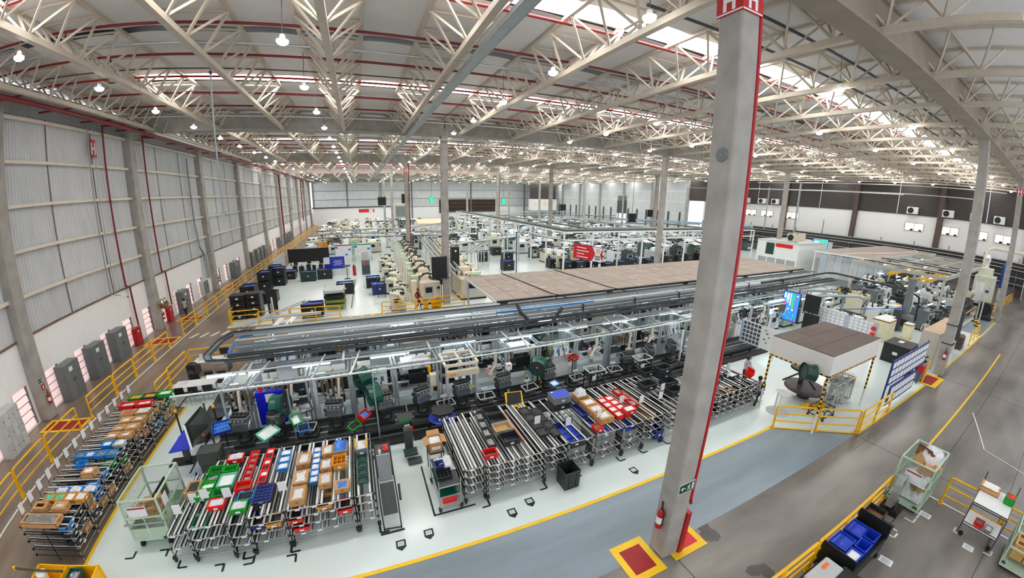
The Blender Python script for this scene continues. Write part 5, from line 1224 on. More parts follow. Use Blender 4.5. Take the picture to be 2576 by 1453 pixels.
for i, (y, z, x1, kind, _) in enumerate(TRAYS):
    t = thing('cable_tray', {'thin': 'slim silver rail', 'dark': 'dark cable tray full of black cables', 'steel': 'grey steel cable tray', 'pipe': 'silver air pipe', 'pipeblue': 'silver pipe with blue section', 'glass': 'pale sheet steel tray'}[kind] + ' running over the line, %s from the front' % ordinal(i + 1), 'cable tray', (0, y, z))
    x0 = LXT[i]; nseg = max(2, int((x1 - x0) / 6))
    for q in range(nseg):
        a = x0 + (x1 - x0) * q / nseg; b = x0 + (x1 - x0) * (q + 1) / nseg - .02; c = (a + b) / 2; L = b - a
        if kind in ('pipe', 'pipeblue', 'thin'):
            tube(t, 'pipe_run', LBLUE if (kind == 'pipeblue' and q == 2) else ALU, (a, 0, 0), (b, 0, 0), .055 if kind != 'thin' else .03)
        else:
            w = .17 if kind != 'glass' else .3
            m = MB().m({'dark': DGREY, 'steel': GALV, 'glass': LGREY}[kind]).box((c, 0, -.04), (L, w, .02)).box((c, -w / 2, 0), (L, .02, .1)).box((c, w / 2, 0), (L, .02, .1)); m.build('tray', t)
            if kind == 'dark':
                m = MB().m(RUBBER)
                for s in (-.07, 0, .07): m.tube((a, s, 0), (b, s, 0), .03, 6)
                m.build('cables', t)
            elif kind == 'steel':
                m = MB().m(DGREY).tube((a, .04, -.01), (b, .04, -.01), .025, 6); m.build('cables', t)
        if q: box(t, 'hanger', GALV, (a, 0, -.1), (.05, .4, .05))
t = thing('corner_tray', 'grey cable tray closing the left end of the line with cut corners', 'cable tray', (-6.7, 0, 2.85))
P = [(.6, 16.75), (-.1, 16.9), (-.45, 17.6), (-.4, 19.4), (.0, 20.5), (.6, 20.6)]
for a, b in zip(P[:-1], P[1:]): bar(t, 'tray', GALV, (*a, 0), (*b, 0), .3, .04); bar(t, 'side_rail', DGREY, (a[0] - .13, a[1], .04), (b[0] - .13, b[1], .04), .03, .12); bar(t, 'side_rail', DGREY, (a[0] + .15, a[1], .04), (b[0] + .15, b[1], .04), .03, .12)
t = thing('blue_air_pipe', 'bright blue air pipe bending inside the tray corner', 'pipe', (0, 0, 2.8)); MB().m(mat('blue_pipe', (40, 110, 190), .4)).path([(-5.3, 17.7, 0), (-6.2, 17.75, 0), (-6.35, 18, 0), (-6.3, 20.0, 0), (-5.8, 20.1, 0)], .06).build('pipe', t); box(t, 'clamp', STEEL, (-6.33, 18.8, 0), (.2, .06, .16))
t = thing('tray_support', 'grey diagonal strut frame carrying the corner of the cable trays', 'frame', (-6.2, 21.3, 0))
bar(t, 'strut', ALU, (-.6, 0, 2.9), (2.3, 4.5, 2.9), .06); bar(t, 'strut', ALU, (-.3, -.1, 2.9), (2.6, 4.4, 2.9), .06); bar(t, 'post', GALV, (.2, 4.3, 0), (.2, 4.3, 2.9), .12); bar(t, 'post', GALV, (2.0, .0, 0), (2.0, 0, 2.9), .1); bar(t, 'beam', LGREY, (.2, 2.6, 2.5), (3.4, 2.6, 2.5), .16)
for q in range(2): slab(t, 'white_panel', PAPER, (.6 + .7 * q, 1.3, 2.2), (.9 + .7 * q, 1.2, 2.2), (1.3 + .7 * q, 2.3, 2.5), (1.0 + .7 * q, 2.4, 2.5))
# support posts of the trays
for i, x in enumerate((-5.0, -1.2, 2.6, 6.4, 10.2, 14.0, 17.8, 21.6, 25.4, 29.2, 33.0, 36.8)):
    t = thing('tray_post', 'aluminium goal post frame under the cable trays, %s from the left' % ordinal(i + 1), 'frame', (x, 0, 0))
    for y in (17.2, 20.8): bar(t, 'post', ALU, (0, y, 0), (0, y, 2.75), .12)
    bar(t, 'cross_beam', ALU, (0, 15.6, 2.7), (0, 21.2, 2.7), .1)

# ---------------------------------------------------------------- stations along the line
def station(i, x, y, w, kind, label, d=1.3, h=2.35):
    rr = random.Random(i * 13 + 5)
    t = thing('assembly_station', label, 'work station', (x, y, 0))
    for a in (0, w):
        for b in (0, d): bar(t, 'post', ALU, (a, b, 0), (a, b, h), .09)
    for z in (h, h * .62):
        bar(t, 'beam', ALU, (0, 0, z), (w, 0, z), .07); bar(t, 'beam', ALU, (0, d, z), (w, d, z), .07)
        for a in (0, w): bar(t, 'beam', ALU, (a, 0, z), (a, d, z), .07)
    box(t, 'rear_panel', rr.choice((TOTEB, DGREY, mat('station_grey_green', (120, 126, 112), .5), BLACK)), (w / 2, d - .03, 1.2), (w - .1, .03, .75))  # mostly dark colours put the shade between stations into the panel
    m = MB().m(rr.choice((BEIGE, LGREY, WHITE, MINTC))); bbox(m, (w * .22, d * .6, 1.75), (.4, .35, .55), .02); m.build('control_box', t)
    box(t, 'screen', BLACK, (w * .22, d * .6 - .185, 1.82), (.24, .02, .18)); box(t, 'worktop', rr.choice((LGREY, DGREY, STEEL, TOTEB)), (w / 2, d * .55, .9), (w - .1, d * .7, .05))
    for q in range(3):
        box(t, 'document', PAPER, (w * (.45 + .16 * q), -.02, 1.5 + .1 * (q % 2)), (.22, .012, .3)); 
    m = MB().m(DPARTS)
    for q in range(9): m.box((rr.uniform(.1, w - .1), rr.uniform(.1, d - .1), rr.uniform(.95, 1.9)), (rr.uniform(.08, .3), rr.uniform(.08, .3), rr.uniform(.08, .35)))
    m.build('machine_units', t, kind='stuff')
    m = MB().m(STEEL)
    for q in range(7): 
        a = (rr.uniform(.1, w - .1), rr.uniform(0, d), rr.uniform(1.0, 2.2)); b = (a[0] + rr.uniform(-.5, .5), a[1] + rr.uniform(-.2, .2), a[2] + rr.uniform(-.4, .4)); m.tube(a, b, .03, 6)
    m.build('cylinders', t, kind='stuff')
    m = MB().m(RUBBER)
    for q in range(4):
        a = rr.uniform(.1, w - .1); b = a + rr.uniform(.2, .5); m.path([(a, .1, h - .1), (a + .05, 0, h - .6), ((a + b) / 2, -.05, h - .95), (b, .05, h - .6), (b + .05, .2, h - .15)], .014, 5)
    m.build('cable_loops', t, kind='stuff')
    if kind == 'nut':
        tube(t, 'tool_rail', CREAM, (0, -.1, 2.2), (w, -.1, 2.2), .04)
        n = 5
        for q in range(n):
            xx = w * .3 + .2 * q
            MB().m(BRONZE).tube((0, 0, 0), (0, 0, -.22), .07, 8).tube((0, 0, -.22), (0, 0, -.4), .045, 8).tube((0, 0, 0), (0, 0, .15), .05, 8).build('nut_runner', t, T(xx, -.1, 1.95))
            tube(t, 'tool_hose', RUBBER, (xx, -.1, 1.55), (xx + .05, .1, 1.0), .012, 5)
        bar(t, 'robot_arm', CREAM, (w * .75, -.25, 2.2), (w * .7, -.3, 1.3), .1); box(t, 'arm_head', CREAM, (w * .7, -.3, 1.2), (.3, .2, .22))
    elif kind == 'press':
        for z in (2.35,):
            for a, b in (((.05, -.9, z), (w - .05, -.9, z)), ((.05, .4, z), (w - .05, .4, z)), ((.05, -.9, z), (.05, .4, z)), ((w - .05, -.9, z), (w - .05, .4, z)), ((w / 2, -.9, z), (w / 2, .4, z))): bar(t, 'cream_frame', CREAM, a, b, .11)
        box(t, 'header_box', BEIGE, (w / 2, -1.0, 2.0), (w * .95, .2, .26)); box(t, 'orange_plate', mat('orange_plate', (226, 140, 50), .5), (.3, -1.11, 2.0), (.3, .01, .1))
        for s in (.1, w - .1): bar(t, 'press_column', LGREY, (s, -.85, 0), (s, -.85, 2.3), .12)
        MB().m(STEEL).tube((w / 2, -.5, 2.3), (w / 2, -.5, 1.5), .09, 10).box((w / 2, -.5, 1.4), (.5, .3, .2)).build('ram', t); obj('yellow_spool', MB().m(YEL).lathe([(.001, 0), (.11, 0), (.11, .12), (.001, .12)], n=12, rot=Matrix.Rotation(PI / 2, 3, 'X')).mesh('spool'), t, T(w * .5, -.3, 2.1))
        box(t, 'warning_bar', YEL, (w / 2, -.95, 1.2), (w * .7, .05, .06)); box(t, 'cream_side_box', BEIGE, (-.45, -.7, 1.75), (.35, .3, .5)); box(t, 'cream_panel', BEIGE, (-.4, -.75, 1.3), (.5, .12, .36)); box(t, 'panel_screen', BLACK, (-.4, -.82, 1.32), (.24, .01, .2))
    elif kind == 'cab':
        m = MB().m(rr.choice((WHITE, MINTC, BEIGE))); bbox(m, (w * .62, d * .3, 1.1), (w * .5, .6, 1.9), .02); m.build('cabinet', t); box(t, 'cabinet_door', WHITE, (w * .62, d * .3 - .31, 1.1), (w * .46, .02, 1.8)); box(t, 'cabinet_screen', BLACK, (w * .62, d * .3 - .325, 1.5), (.3, .01, .22))
        for q in range(4): box(t, 'photo_sheet', LBLUE if q % 2 else PAPER, (w * .45 + .16 * q, d * .3 - .34, 1.75), (.13, .01, .2))
    elif kind == 'robot':
        MB().m(CREAM).tube((w * .6, -.2, 2.3), (w * .6, -.2, 1.7), .08, 10).tube((w * .6, -.2, 1.7), (w * .4, -.3, 1.35), .06, 10).box((w * .4, -.3, 1.25), (.2, .2, .2)).build('robot_arm', t)
        m = MB().m(LGREY)
        for q in range(6): m.lathe([(.05, 0), (.07, .02), (.05, .05)], (w * .2 + .14 * q, -.1, 2.1), 10, Matrix.Rotation(PI / 2, 3, 'X'))
        m.build('spindles', t); box(t, 'green_lamp', mat('green_lamp', (40, 230, 120), .4, emit=1.2), (w * .75, -.12, 2.0), (.06, .04, .06)); box(t, 'red_lamp', mat('red_lamp', (255, 60, 40), .4, emit=1.2), (w * .35, -.12, 1.5), (.06, .04, .06))
    else:
        box(t, 'big_display', BLACK, (w * .5, -.1, 1.6), (.8, .06, .5)); box(t, 'white_hood', WHITE, (w * .5, d * .4, 2.1), (w * .7, d * .6, .3)); box(t, 'yellow_unit', YEL, (w * .8, 0, 1.9), (.14, .12, .3))
    return t
STA = [(-6.0, 'nut', 'station with nut runners at the left end, before the blue panel'), (-4.9, 'nut', 'station with nut runners and the white robot arm beside the blue panel'), (-2.6, 'nut', 'station with a row of bronze nut runners behind the green tilted box'), (-.9, 'cab', 'station with a grey cabinet behind the pair of drum fans'), (.95, 'disp', 'station with dark display and hanging cream cards'), (2.95, 'press', 'station with the cream press frame in the middle of the line'), (4.65, 'robot', 'station with a row of white spindles right of the cream press'), (6.3, 'disp', 'dark open station with black tyres left of the white box'), (8.0, 'cab', 'station with a white box and photo sheets'), (10.2, 'robot', 'station with white frame and cream arm right of the photo sheets'), (12.2, 'nut', 'station with paper documents and a bright green part'), (14.2, 'robot', 'station with cream arm left of the tall pale cabinet'), (16.2, 'cab', 'station with the tall pale green cabinet near the front column'), (18.4, 'disp', 'station right behind the front column'), (20.6, 'nut', 'station with glass door left of the black fan'), (22.8, 'cab', 'station with pale door right behind the black fan'), (25.2, 'robot', 'station beside the big blue screen'), (27.4, 'nut', 'station behind the big blue screen'), (31.6, 'cab', 'station right of the black screens'), (34.0, 'robot', 'last station before the grey pillar')]
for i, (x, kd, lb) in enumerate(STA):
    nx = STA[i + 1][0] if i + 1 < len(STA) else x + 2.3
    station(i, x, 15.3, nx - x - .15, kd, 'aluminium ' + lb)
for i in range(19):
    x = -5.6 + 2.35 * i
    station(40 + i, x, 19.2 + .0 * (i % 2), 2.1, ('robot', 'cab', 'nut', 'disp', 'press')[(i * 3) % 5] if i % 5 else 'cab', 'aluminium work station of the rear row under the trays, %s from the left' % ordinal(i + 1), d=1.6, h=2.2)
t = thing('blue_cabinet', 'bright blue cabinet panel with a white sheet at the left of the line', 'panel', (-4.2, 15.25, 0)); m = MB().m(mat('vivid_blue', (10, 30, 215), .4)); bbox(m, (0, 0, 1.25), (1.05, .3, 1.5), .02); m.build('body', t); box(t, 'white_sheet', PAPER, (0, -.16, 1.72), (.32, .012, .36)); box(t, 'red_strip', RED, (-.3, -.1, 2.15), (.12, .06, .3)); box(t, 'keyhole', BLACK, (.1, -.16, 1.3), (.04, .012, .16))
for i, (x, y) in enumerate(((9.9, 13.2), (13.0, 13.3))):
    t = thing('black_frame_table', 'black tube frame table with a white top ring, %s one over the racks' % ('left', 'right')[i], 'frame table', (x, y, 0))
    for a in (-.4, .4):
        for b in (-.25, .25): bar(t, 'leg', BLACK, (a, b, 0), (a, b, 1.55), .04)
    for z, mt in ((1.55, LGREY), (1.1, BLACK)):
        for a, b in (((-.45, -.3), (.45, -.3)), ((.45, -.3), (.45, .3)), ((.45, .3), (-.45, .3)), ((-.45, .3), (-.45, -.3))): bar(t, 'ring_bar', mt, (*a, z), (*b, z), .045)
    box(t, 'hanging_card', PAPER, (-.2, -.3, 1.2), (.2, .012, .3))
# rollers and conveyors behind the line, seen between the trays
for i, (y, z, mt) in enumerate(((17.9, .8, WHITE), (22.0, .8, LGREY))):
    t = thing('roller_conveyor', 'pale roller conveyor behind the %s row of stations' % ('front', 'rear')[i], 'conveyor', (0, y, 0))
    for q in range(5):
        a = -5.5 + 6.2 * q; box(t, 'frame', mt, (a + 3, -.35, z), (6, .06, .14)); box(t, 'frame', mt, (a + 3, .35, z), (6, .06, .14)); m = MB().m(STEEL)
        for u in range(24): m.tube((a + .25 * u, -.33, z + .03), (a + .25 * u, .33, z + .03), .03, 6)
        m.build('rollers', t, kind='stuff')
        for u in (0, 3): box(t, 'leg', mt, (a + u, 0, z / 2), (.08, .7, z))
# ================================================================ RIGHT SIDE
def slabbox(parent, name, mt, c, d, b=.02, rz=0): 
    m = MB().m(mt); bbox(m, (0, 0, 0), d, b); return m.build(name, parent, T(c[0], c[1], c[2], rz))
# long canopy
t = thing('long_canopy', 'long canopy roof of brownish boards behind the cable trays', 'canopy', (7.9, 21.25, 2.95))
CW, CD = 35.6, 7.4
pm = MB().m(ROOFB).box((0, 0, 0), (1, 1, 1)).mesh('canopy_board')
for i in range(28):
    for j in range(4):
        obj('roof_board', pm, t, T(CW * (i + .5) / 28, CD * (j + .5) / 4, .03 + random.uniform(0, .012), 0, CW / 28 - .03, CD / 4 - .03, .03))
for z0, mt in ((-.06, WHITE),): 
    bar(t, 'edge_beam', BLACK, (0, -.04, z0), (CW, -.04, z0), .06, .14); bar(t, 'edge_beam', mt, (-.04, 0, z0), (-.04, CD, z0), .06, .16); bar(t, 'edge_beam', mt, (0, CD, z0), (CW, CD, z0), .06, .14); bar(t, 'edge_beam', BLACK, (CW, 0, z0), (CW, CD, z0), .06, .14)
for i in range(6): bar(t, 'rafter', mt, (CW * i / 5, 0, -.06), (CW * i / 5, CD, -.06), .07, .12)
for x in (.2, 8.5, 16.5, 24.8, 32.8): 
    bar(t, 'post', WHITE, (x, .05, -2.95), (x, .05, -.08), .13); slab(t, 'bracket', BLACK, (x + .02, 0, -.1), (x + .6, 0, -.1), (x + .3, 0, -.5), (x + .02, 0, -.75), .06)
    bar(t, 'post', WHITE, (x, CD - .1, -2.95), (x, CD - .1, -.08), .13)
for x in (3.6, 8.6):
    m = MB().m(RUBBER).path([(x, CD + 1, .3), (x - .4, CD, .09), (x + .4, .3, .09), (x + .9, -.3, .0), (x + 1.4, -1.2, -.1)], .03, 6); m.build('cable_on_roof', t)
tape = MB().m(PAPER)
for q in range(46): tape.box((random.uniform(.3, 20), random.uniform(.3, 7), .066), (random.uniform(.15, .45), .05, .003))
tape.build('tape_scraps', t, kind='stuff')
t = thing('grey_overhead_duct', 'thick grey pipe above the trays that turns towards the booth', 'pipe', (0, 0, 3.2))
m = MB().m(GREY); m.path([(10.5, 17.75, 0), (16, 17.75, .03), (16.05, 17.75, .03), (24, 17.75, 0)], .11, 10); m.build('pipe_run', t); MB().m(LGREY).tube((24, 17.75, 0), (29.6, 17.75, 0), .13, 10).build('pipe_run', t)
MB().m(BLACK).path([(29.6, 17.75, 0), (36, 17.75, .1), (40.8, 17.6, .2), (41.6, 17.1, .2), (41.4, 13, .1), (40.8, 10.4, .1), (40.6, 9.6, -.3), (40.6, 9.5, -2.2)], .09, 8).build('black_pipe', t)
for x in (12, 16, 20, 24, 28, 33): tube(t, 'drop_rod', BLACK, (x, 17.6, -.05), (x, 17.6, -1.1), .03); box(t, 'clamp', DGREY, (x, 17.75, 0), (.1, .3, .28))
MB().m(RUBBER).path([(8.4, 19.2, .05), (8.2, 18.2, -.1), (8.3, 17.2, -.35), (8.9, 16.7, -.42), (9.5, 16.8, -.35), (10.1, 17.3, -.1), (10.6, 17.75, 0)], .1, 10).build('drooping_hose', t)
# booth
BX, BY, BW, BD, Z0, Z1 = 16.9, 6.3, 4.95, 2.7, 2.78, 3.66
t = thing('white_booth', 'white box shaped booth hood with brown roof and striped edge, by the front yellow rails', 'booth', (BX, BY, 0))
for j in range(3):
    for i in range(3): box(t, 'roof_board', ROOFD, (BW * (i + .5) / 3, BD * (j + .5) / 3, Z1 + .01 + random.uniform(0, .01)), (BW / 3 - .02, BD / 3 - .02, .04))
for c, d in (((BW / 2, 0, (Z0 + Z1) / 2), (BW, .04, Z1 - Z0)), ((BW / 2, BD, (Z0 + Z1) / 2), (BW, .04, Z1 - Z0)), ((0, BD / 2, (Z0 + Z1) / 2), (.04, BD, Z1 - Z0)), ((BW, BD / 2, (Z0 + Z1) / 2), (.04, BD, Z1 - Z0))): box(t, 'side_panel', mat('booth_white', (226, 224, 220), .5, var=.03), c, d)
def stripes(parent, a, b, w=.06, step=.11):
    a = Vector(a); b = Vector(b); n = int((b - a).length / step); m = MB()
    for i in range(n): m.m(YEL if i % 2 else BLACK).bar(a.lerp(b, i / n), a.lerp(b, (i + 1) / n), w)
    return m.build('hazard_stripe', parent)
stripes(t, (0, -.03, Z0), (BW, -.03, Z0)); stripes(t, (-.03, 0, Z0), (-.03, BD, Z0)); stripes(t, (BW, 0, Z0), (BW, BD, Z0))
for x, y in ((.05, .05), (BW - .05, .05), (.05, BD - .05), (BW - .05, BD - .05)):
    bar(t, 'post', WHITE, (x, y, 0), (x, y, 1.0), .07); stripes(t, (x, y, 1.0), (x, y, Z0), .07)
t = thing('turntable', 'large dark round turntable under the white booth', 'turntable', (20.0, 8.4, 0)); MB().m(mat('dark_plum_steel', (70, 58, 66), .45, var=.2)).lathe([(.001, .62), (.95, .62), (1.0, .56), (1.0, .48), (.3, .42), (.3, 0)], n=28).build('disc', t); MB().m(DPARTS).lathe([(.001, .5), (.6, .5), (.62, .4), (.2, .2), (.001, .2)], (0, .3, 1.05), 18).build('upper_ring', t); bar(t, 'column', DPARTS, (0, .3, .6), (0, .3, 1.7), .16)
for q in range(3):
    a = q * 2.1 + .3; bar(t, 'arm', DPARTS, (0, .3, 1.3), (.9 * math.cos(a), .3 + .9 * math.sin(a), .7), .07)
m = MB().m(YEL)
for q in range(4): m.box((-1.1 + .3 * q, -.7 - .12 * q, .12), (.32, .24, .16)).box((-1.1 + .3 * q, -.8 - .12 * q, .22), (.1, .1, .2))
m.build('yellow_foot', t)
for i, x in enumerate((19.9, 21.0)): mesh_cart(x, 6.9 - .0 * i, .85, .62, 1.35, .14, 'grey mesh cart under the booth, %s one' % ('left', 'right')[i], LGREY, .0, mat('grey_mesh', (150, 152, 148), .5))
t = thing('service_cart', 'low dark tube cart in front of the turntable', 'cart', (18.4, 6.6, 0))
for a in (0, 1.0):
    for b in (0, .7): bar(t, 'leg', DGREY, (a, b, .1), (a, b, .5), .04); obj('caster', caster_mesh(), t, T(a, b, 0, 0, .8, .8, .6))
for z in (.15, .5):
    for a, b in (((0, 0), (1, 0)), ((1, 0), (1, .7)), ((1, .7), (0, .7)), ((0, .7), (0, 0))): bar(t, 'rail', DGREY, (*a, z), (*b, z), .04)
bar(t, 'pole', STEEL, (.9, .35, .5), (.9, .35, 1.6), .04)
t = thing('writing_stand', 'slanted white writing board on a stand under the left booth corner', 'stand', (17.1, 8.1, 0)); slab(t, 'board', PAPER, (-.3, -.25, 1.15), (.3, -.35, 1.0), (.4, .15, 1.1), (-.2, .25, 1.25), .03); tube(t, 'post', WHITE, (0, 0, 0), (0, 0, 1.1), .05); tube(t, 'post', WHITE, (.3, .3, 0), (.3, .3, .9), .05); MB().m(LGREY).lathe([(.001, .03), (.5, .03), (.52, 0)], (.2, .1, 0), 18).build('base_plate', t)
t = thing('yellow_lift', 'yellow and grey scissor lift dolly right of the booth', 'lift', (24.0, 8.2, 0)); box(t, 'base', GREY, (0, 0, .1), (1.3, .9, .1)); box(t, 'yellow_bar', YEL, (-.2, .45, .55), (1.2, .1, .1)); box(t, 'yellow_bar', YEL, (.3, -.35, .3), (1.0, .1, .1)); bar(t, 'scissor', DGREY, (-.6, .3, .15), (.6, .3, .5), .06); bar(t, 'scissor', DGREY, (.6, -.3, .15), (-.6, -.3, .5), .06); box(t, 'top', LGREY, (0, 0, .52), (1.1, .7, .05)); bar(t, 'yellow_handle', YEL, (.8, .4, .1), (.9, .5, 1.2), .05)
# boards
t = thing('photo_board', 'white board with five rows of photos on posts, left of the booth', 'board', (22.8, 13.1, 0)); box(t, 'panel', WHITE, (0, 0, 1.3), (.04, 2.6, 1.5)); box(t, 'rainbow_edge', mat('rainbow_strip', (120, 190, 230), .5, var=.4, scale=4), (-.025, 1.22, 1.3), (.01, .12, 1.4))
for r in range(5):
    for c in range(5): box(t, 'photo', mat('photo_print', (70, 82, 96), .4, var=.5, scale=9), (-.025, 1.02 - .26 * c, 1.88 - .28 * r), (.01, .19, .2))
for q in range(5): box(t, 'note', DGREY, (-.025, -.45 - .14 * (q % 3), 1.8 - .2 * q), (.01, .08 + .05 * (q % 2), .08))
for y in (-1.2, 1.2): bar(t, 'leg', WHITE, (0, y, 0), (0, y, 2.1), .06)
t = thing('paper_board', 'long grey board covered with rows of white papers behind the booth', 'board', (31.0, 11.5, 0)); box(t, 'panel', mat('board_grey', (176, 182, 190), .5), (0, 0, 1.4), (.05, 4.5, 1.6)); box(t, 'header', WHITE, (-.03, 1.0, 2.24), (.1, 2.4, .12))
for c in range(13):
    for r in range(6):
        if c in (7,): continue
        box(t, 'paper', PAPER, (-.03, 2.05 - .32 * c, 2.05 - .24 * r), (.01, .26, .19))
for q in range(2): box(t, 'red_box', RED, (-.06, -2.0, 1.75 - .42 * q), (.08, .3, .26))
for y in (-2.2, 0, 2.2): bar(t, 'leg', STEEL, (.03, y, 0), (.03, y, 2.2), .06)
t = thing('hanging_display', 'large upright blue data screen hung from the grey pipe', 'display', (30.0, 15.1, 1.9)); box(t, 'bezel', BLACK, (.03, 0, 0), (.08, 1.36, 2.36))
SB = mat('screen_blue', (64, 132, 246), .3, emit=.9, var=.06); box(t, 'screen', SB, (-.02, 0, 0), (.02, 1.26, 2.26))
for mt, lst in ((mat('screen_green', (40, 210, 70), .3, emit=.8), [(-.15, .75, .16, .5), (-.15, .15, .16, .55), (-.35, -.65, .14, .16), (.1, -.95, .14, .14), (-.3, -.95, .1, .12), (-.05, -.5, .1, .12)]), (mat('screen_cyan', (60, 220, 250), .3, emit=.8), [(.4, -.55, .3, .12), (.4, -.75, .3, .1), (.35, .55, .1, .5)]), (mat('screen_white', (232, 240, 250), .3, emit=.8), [(.5, .8, .16, .4), (.05, .55, .08, 1.0), (.25, .65, .16, .7), (-.45, .9, .14, .1), (-.2, -.25, .14, .12), (.15, -.2, .2, .1), (.3, -.35, .14, .12)]), (mat('screen_red', (210, 30, 70), .3, emit=.7), [(.48, .22, .22, .16), (-.3, .3, .03, 1.3), (-.38, -1.0, .12, .14)])):
    m = MB().m(mt)
    for y, z, w, h in lst: m.box((-.034, y, z), (.006, w, h))
    m.build('screen_blocks', t, kind='stuff')
tube(t, 'hanger', BLACK, (0, .5, 1.1), (0, .5, 1.5), .03); tube(t, 'hanger', BLACK, (0, -.5, 1.1), (0, -.5, 1.5), .03)
for i, (y, z) in enumerate(((13.65, 2.45), (13.5, 1.0))):
    t = thing('black_display', 'black switched off screen behind the blue data screen, %s one' % ('upper', 'lower')[i], 'display', (30.3, y, z)); m = MB().m(BLACK); bbox(m, (0, 0, 0), (.1, 1.15, 1.35), .03); m.build('housing', t); box(t, 'screen', RUBBER, (-.055, 0, 0), (.01, 1.05, 1.25)); bar(t, 'bracket', DGREY, (.05, 0, 0), (.5, 0, .2), .06)
def big_board(x0, x1, y):
    t = thing('notice_board', 'blue notice board with white papers standing along the yellow line', 'board', ((x0 + x1) / 2, y, 0)); w = x1 - x0; NB = mat('notice_blue', (40, 66, 130), .5)
    box(t, 'panel', NB, (0, 0, 2.0), (w, .05, 1.35)); box(t, 'lower_panel', NB, (-w * .1, -.1, .75), (w * .7, .05, 1.1))
    for c in range(11):
        for r in range(3): box(t, 'paper', PAPER, (-w / 2 + w * (c + .5) / 11, -.03, 1.6 + .4 * r), (w / 11 - .1, .01, .3))
    for c in range(7):
        for r in range(2): box(t, 'paper', PAPER, (-w * .42 + w * .65 * (c + .5) / 7, -.13, .5 + .48 * r), (w * .65 / 7 - .08, .01, .36))
    for x in (-w / 2, 0, w / 2): bar(t, 'post', NB, (x, .02, 0), (x, .02, 2.7), .07)
    return t
big_board(22.3, 28.2, 5.6)
for i in range(3):
    t = thing('cable_reel', 'black reel with white top standing behind the blue notice board, %s' % ordinal(i + 1), 'reel', (28.6 + .5 * i, 6.4 - .2 * i, .3 + .35 * i)); MB().m(BLACK).lathe([(.001, 0), (.34, 0), (.34, .06), (.16, .08), (.16, .3), (.34, .32), (.34, .38), (.001, .38)], n=18).build('reel', t); MB().m(PAPER).lathe([(.05, .385), (.22, .385)], n=18).build('white_ring', t)
    if i: tube(t, 'stand', STEEL, (0, 0, -.3 - .35 * i), (0, 0, 0), .05)
t = thing('hose_trolley', 'yellow and grey trolley with a red box at the end of the notice board', 'trolley', (28.9, 5.6, 0)); box(t, 'red_box', REDP, (-.5, 0, .9), (.5, .3, .5)); bar(t, 'yellow_bar', YEL, (-.4, -.2, .1), (.1, -.2, 1.4), .07); box(t, 'base', GREY, (0, .2, .3), (.9, .5, .4)); MB().m(GREY).lathe([(.001, 0), (.2, 0), (.2, .5), (.001, .5)], (.3, .3, .5), 12).build('drum', t)
def crate(x, y, w, d, h, label, liner=BLUE, z=0, mt=BLACK, lid=False, rz=0, group=None):
    t = thing('bulk_crate', label, 'crate', (x, y, z), rz, group)
    obj('body', bin_mesh(w, d, h - .1, mt, t=.04, taper=.02), t, T(0, 0, .1))
    for sx in (-1, 1): box(t, 'skid', mt, (sx * (w / 2 - .1), 0, .05), (.14, d, .1))
    if lid: box(t, 'lid', mt, (0, 0, h + .01), (w, d, .04))
    elif liner is not None: obj('liner', lumps(w - .12, d - .12, .08, liner), t, T(0, 0, h - .12))
    box(t, 'label_card', PAPER, (0, -d / 2 - .01, h * .55), (.18, .012, .12))
    return t
t = crate(31.3, 7.7, 2.0, 1.6, 1.25, 'black lidded bulk crate with white labels right of the booth', lid=True); box(t, 'label_card', PAPER, (-1.01, 0, .7), (.012, .3, .2)); box(t, 'lid_label', PAPER, (.2, .1, 1.285), (.6, .3, .006))
for i, (x, y, w, h) in enumerate(((35.2, 10.2, 1.5, 1.7), (37.2, 10.6, 1.0, 1.5), (38.0, 9.2, .8, 1.2), (33.6, 11.6, .9, 1.6))):
    t = thing('cream_cabinet', 'cream machine cabinet with brown top edge behind the black crate, %s' % ordinal(i + 1), 'cabinet', (x, y, 0)); slabbox(t, 'body', mat('cream_yellow', (232, 226, 190), .45), (0, 0, h / 2), (w, w * .8, h)); box(t, 'brown_edge', mat('brown_edge', (150, 90, 50), .6), (0, 0, h - .06), (w + .02, w * .8 + .02, .08)); box(t, 'door', mat('cream_door', (238, 234, 206), .45), (-w / 2 - .01, 0, h * .45), (.02, w * .7, h * .7)); obj('yellow_foot', ucube(YEL), t, T(0, -w * .4, .05, 0, w, .06, .1)); box(t, 'white_top', WHITE, (0, 0, h + .01), (w * .94, w * .74, .03))
t = thing('long_cream_cabinet', 'long beige cabinet behind the second column at the aisle edge', 'cabinet', (34.8, 6.3, 0)); slabbox(t, 'body', mat('beige_panel', (206, 200, 188), .5, var=.04), (0, 0, 1.2), (6.2, 1.1, 2.4), .02); box(t, 'top', mat('tan_top', (206, 180, 150), .6), (0, 0, 2.41), (6.2, 1.1, .02))
for q in range(5): box(t, 'panel_joint', GREY, (-2.4 + 1.2 * q, -.555, 1.2), (.02, .01, 2.3))
box(t, 'vent', GREY, (1.4, -.56, .25), (.3, .01, .1))
t = thing('dark_desk', 'dark desk with a black printer beside the beige cabinet', 'desk', (39.6, 5.9, 0)); box(t, 'body', mat('dark_brown', (74, 58, 48), .5), (0, 0, .5), (.9, .8, 1.0)); box(t, 'printer', BLACK, (.3, .4, 1.2), (.8, .6, .35)); box(t, 'monitor', BLACK, (.5, .8, 1.6), (.06, .6, .45)); box(t, 'shelf', DGREY, (1.2, .2, .8), (1.0, .7, .05))
t = thing('column_screen', 'large dark flat screen strapped to the second column', 'display', (31.9, 5.1, 3.0)); box(t, 'screen', mat('screen_off', (58, 60, 62), .3), (.3, .1, .2), (.1, .8, 2.0), .5); box(t, 'strap', BLACK, (-.4, .1, .3), (.66, .68, .05)); box(t, 'strap', BLACK, (-.4, .1, -.9), (.66, .68, .05))
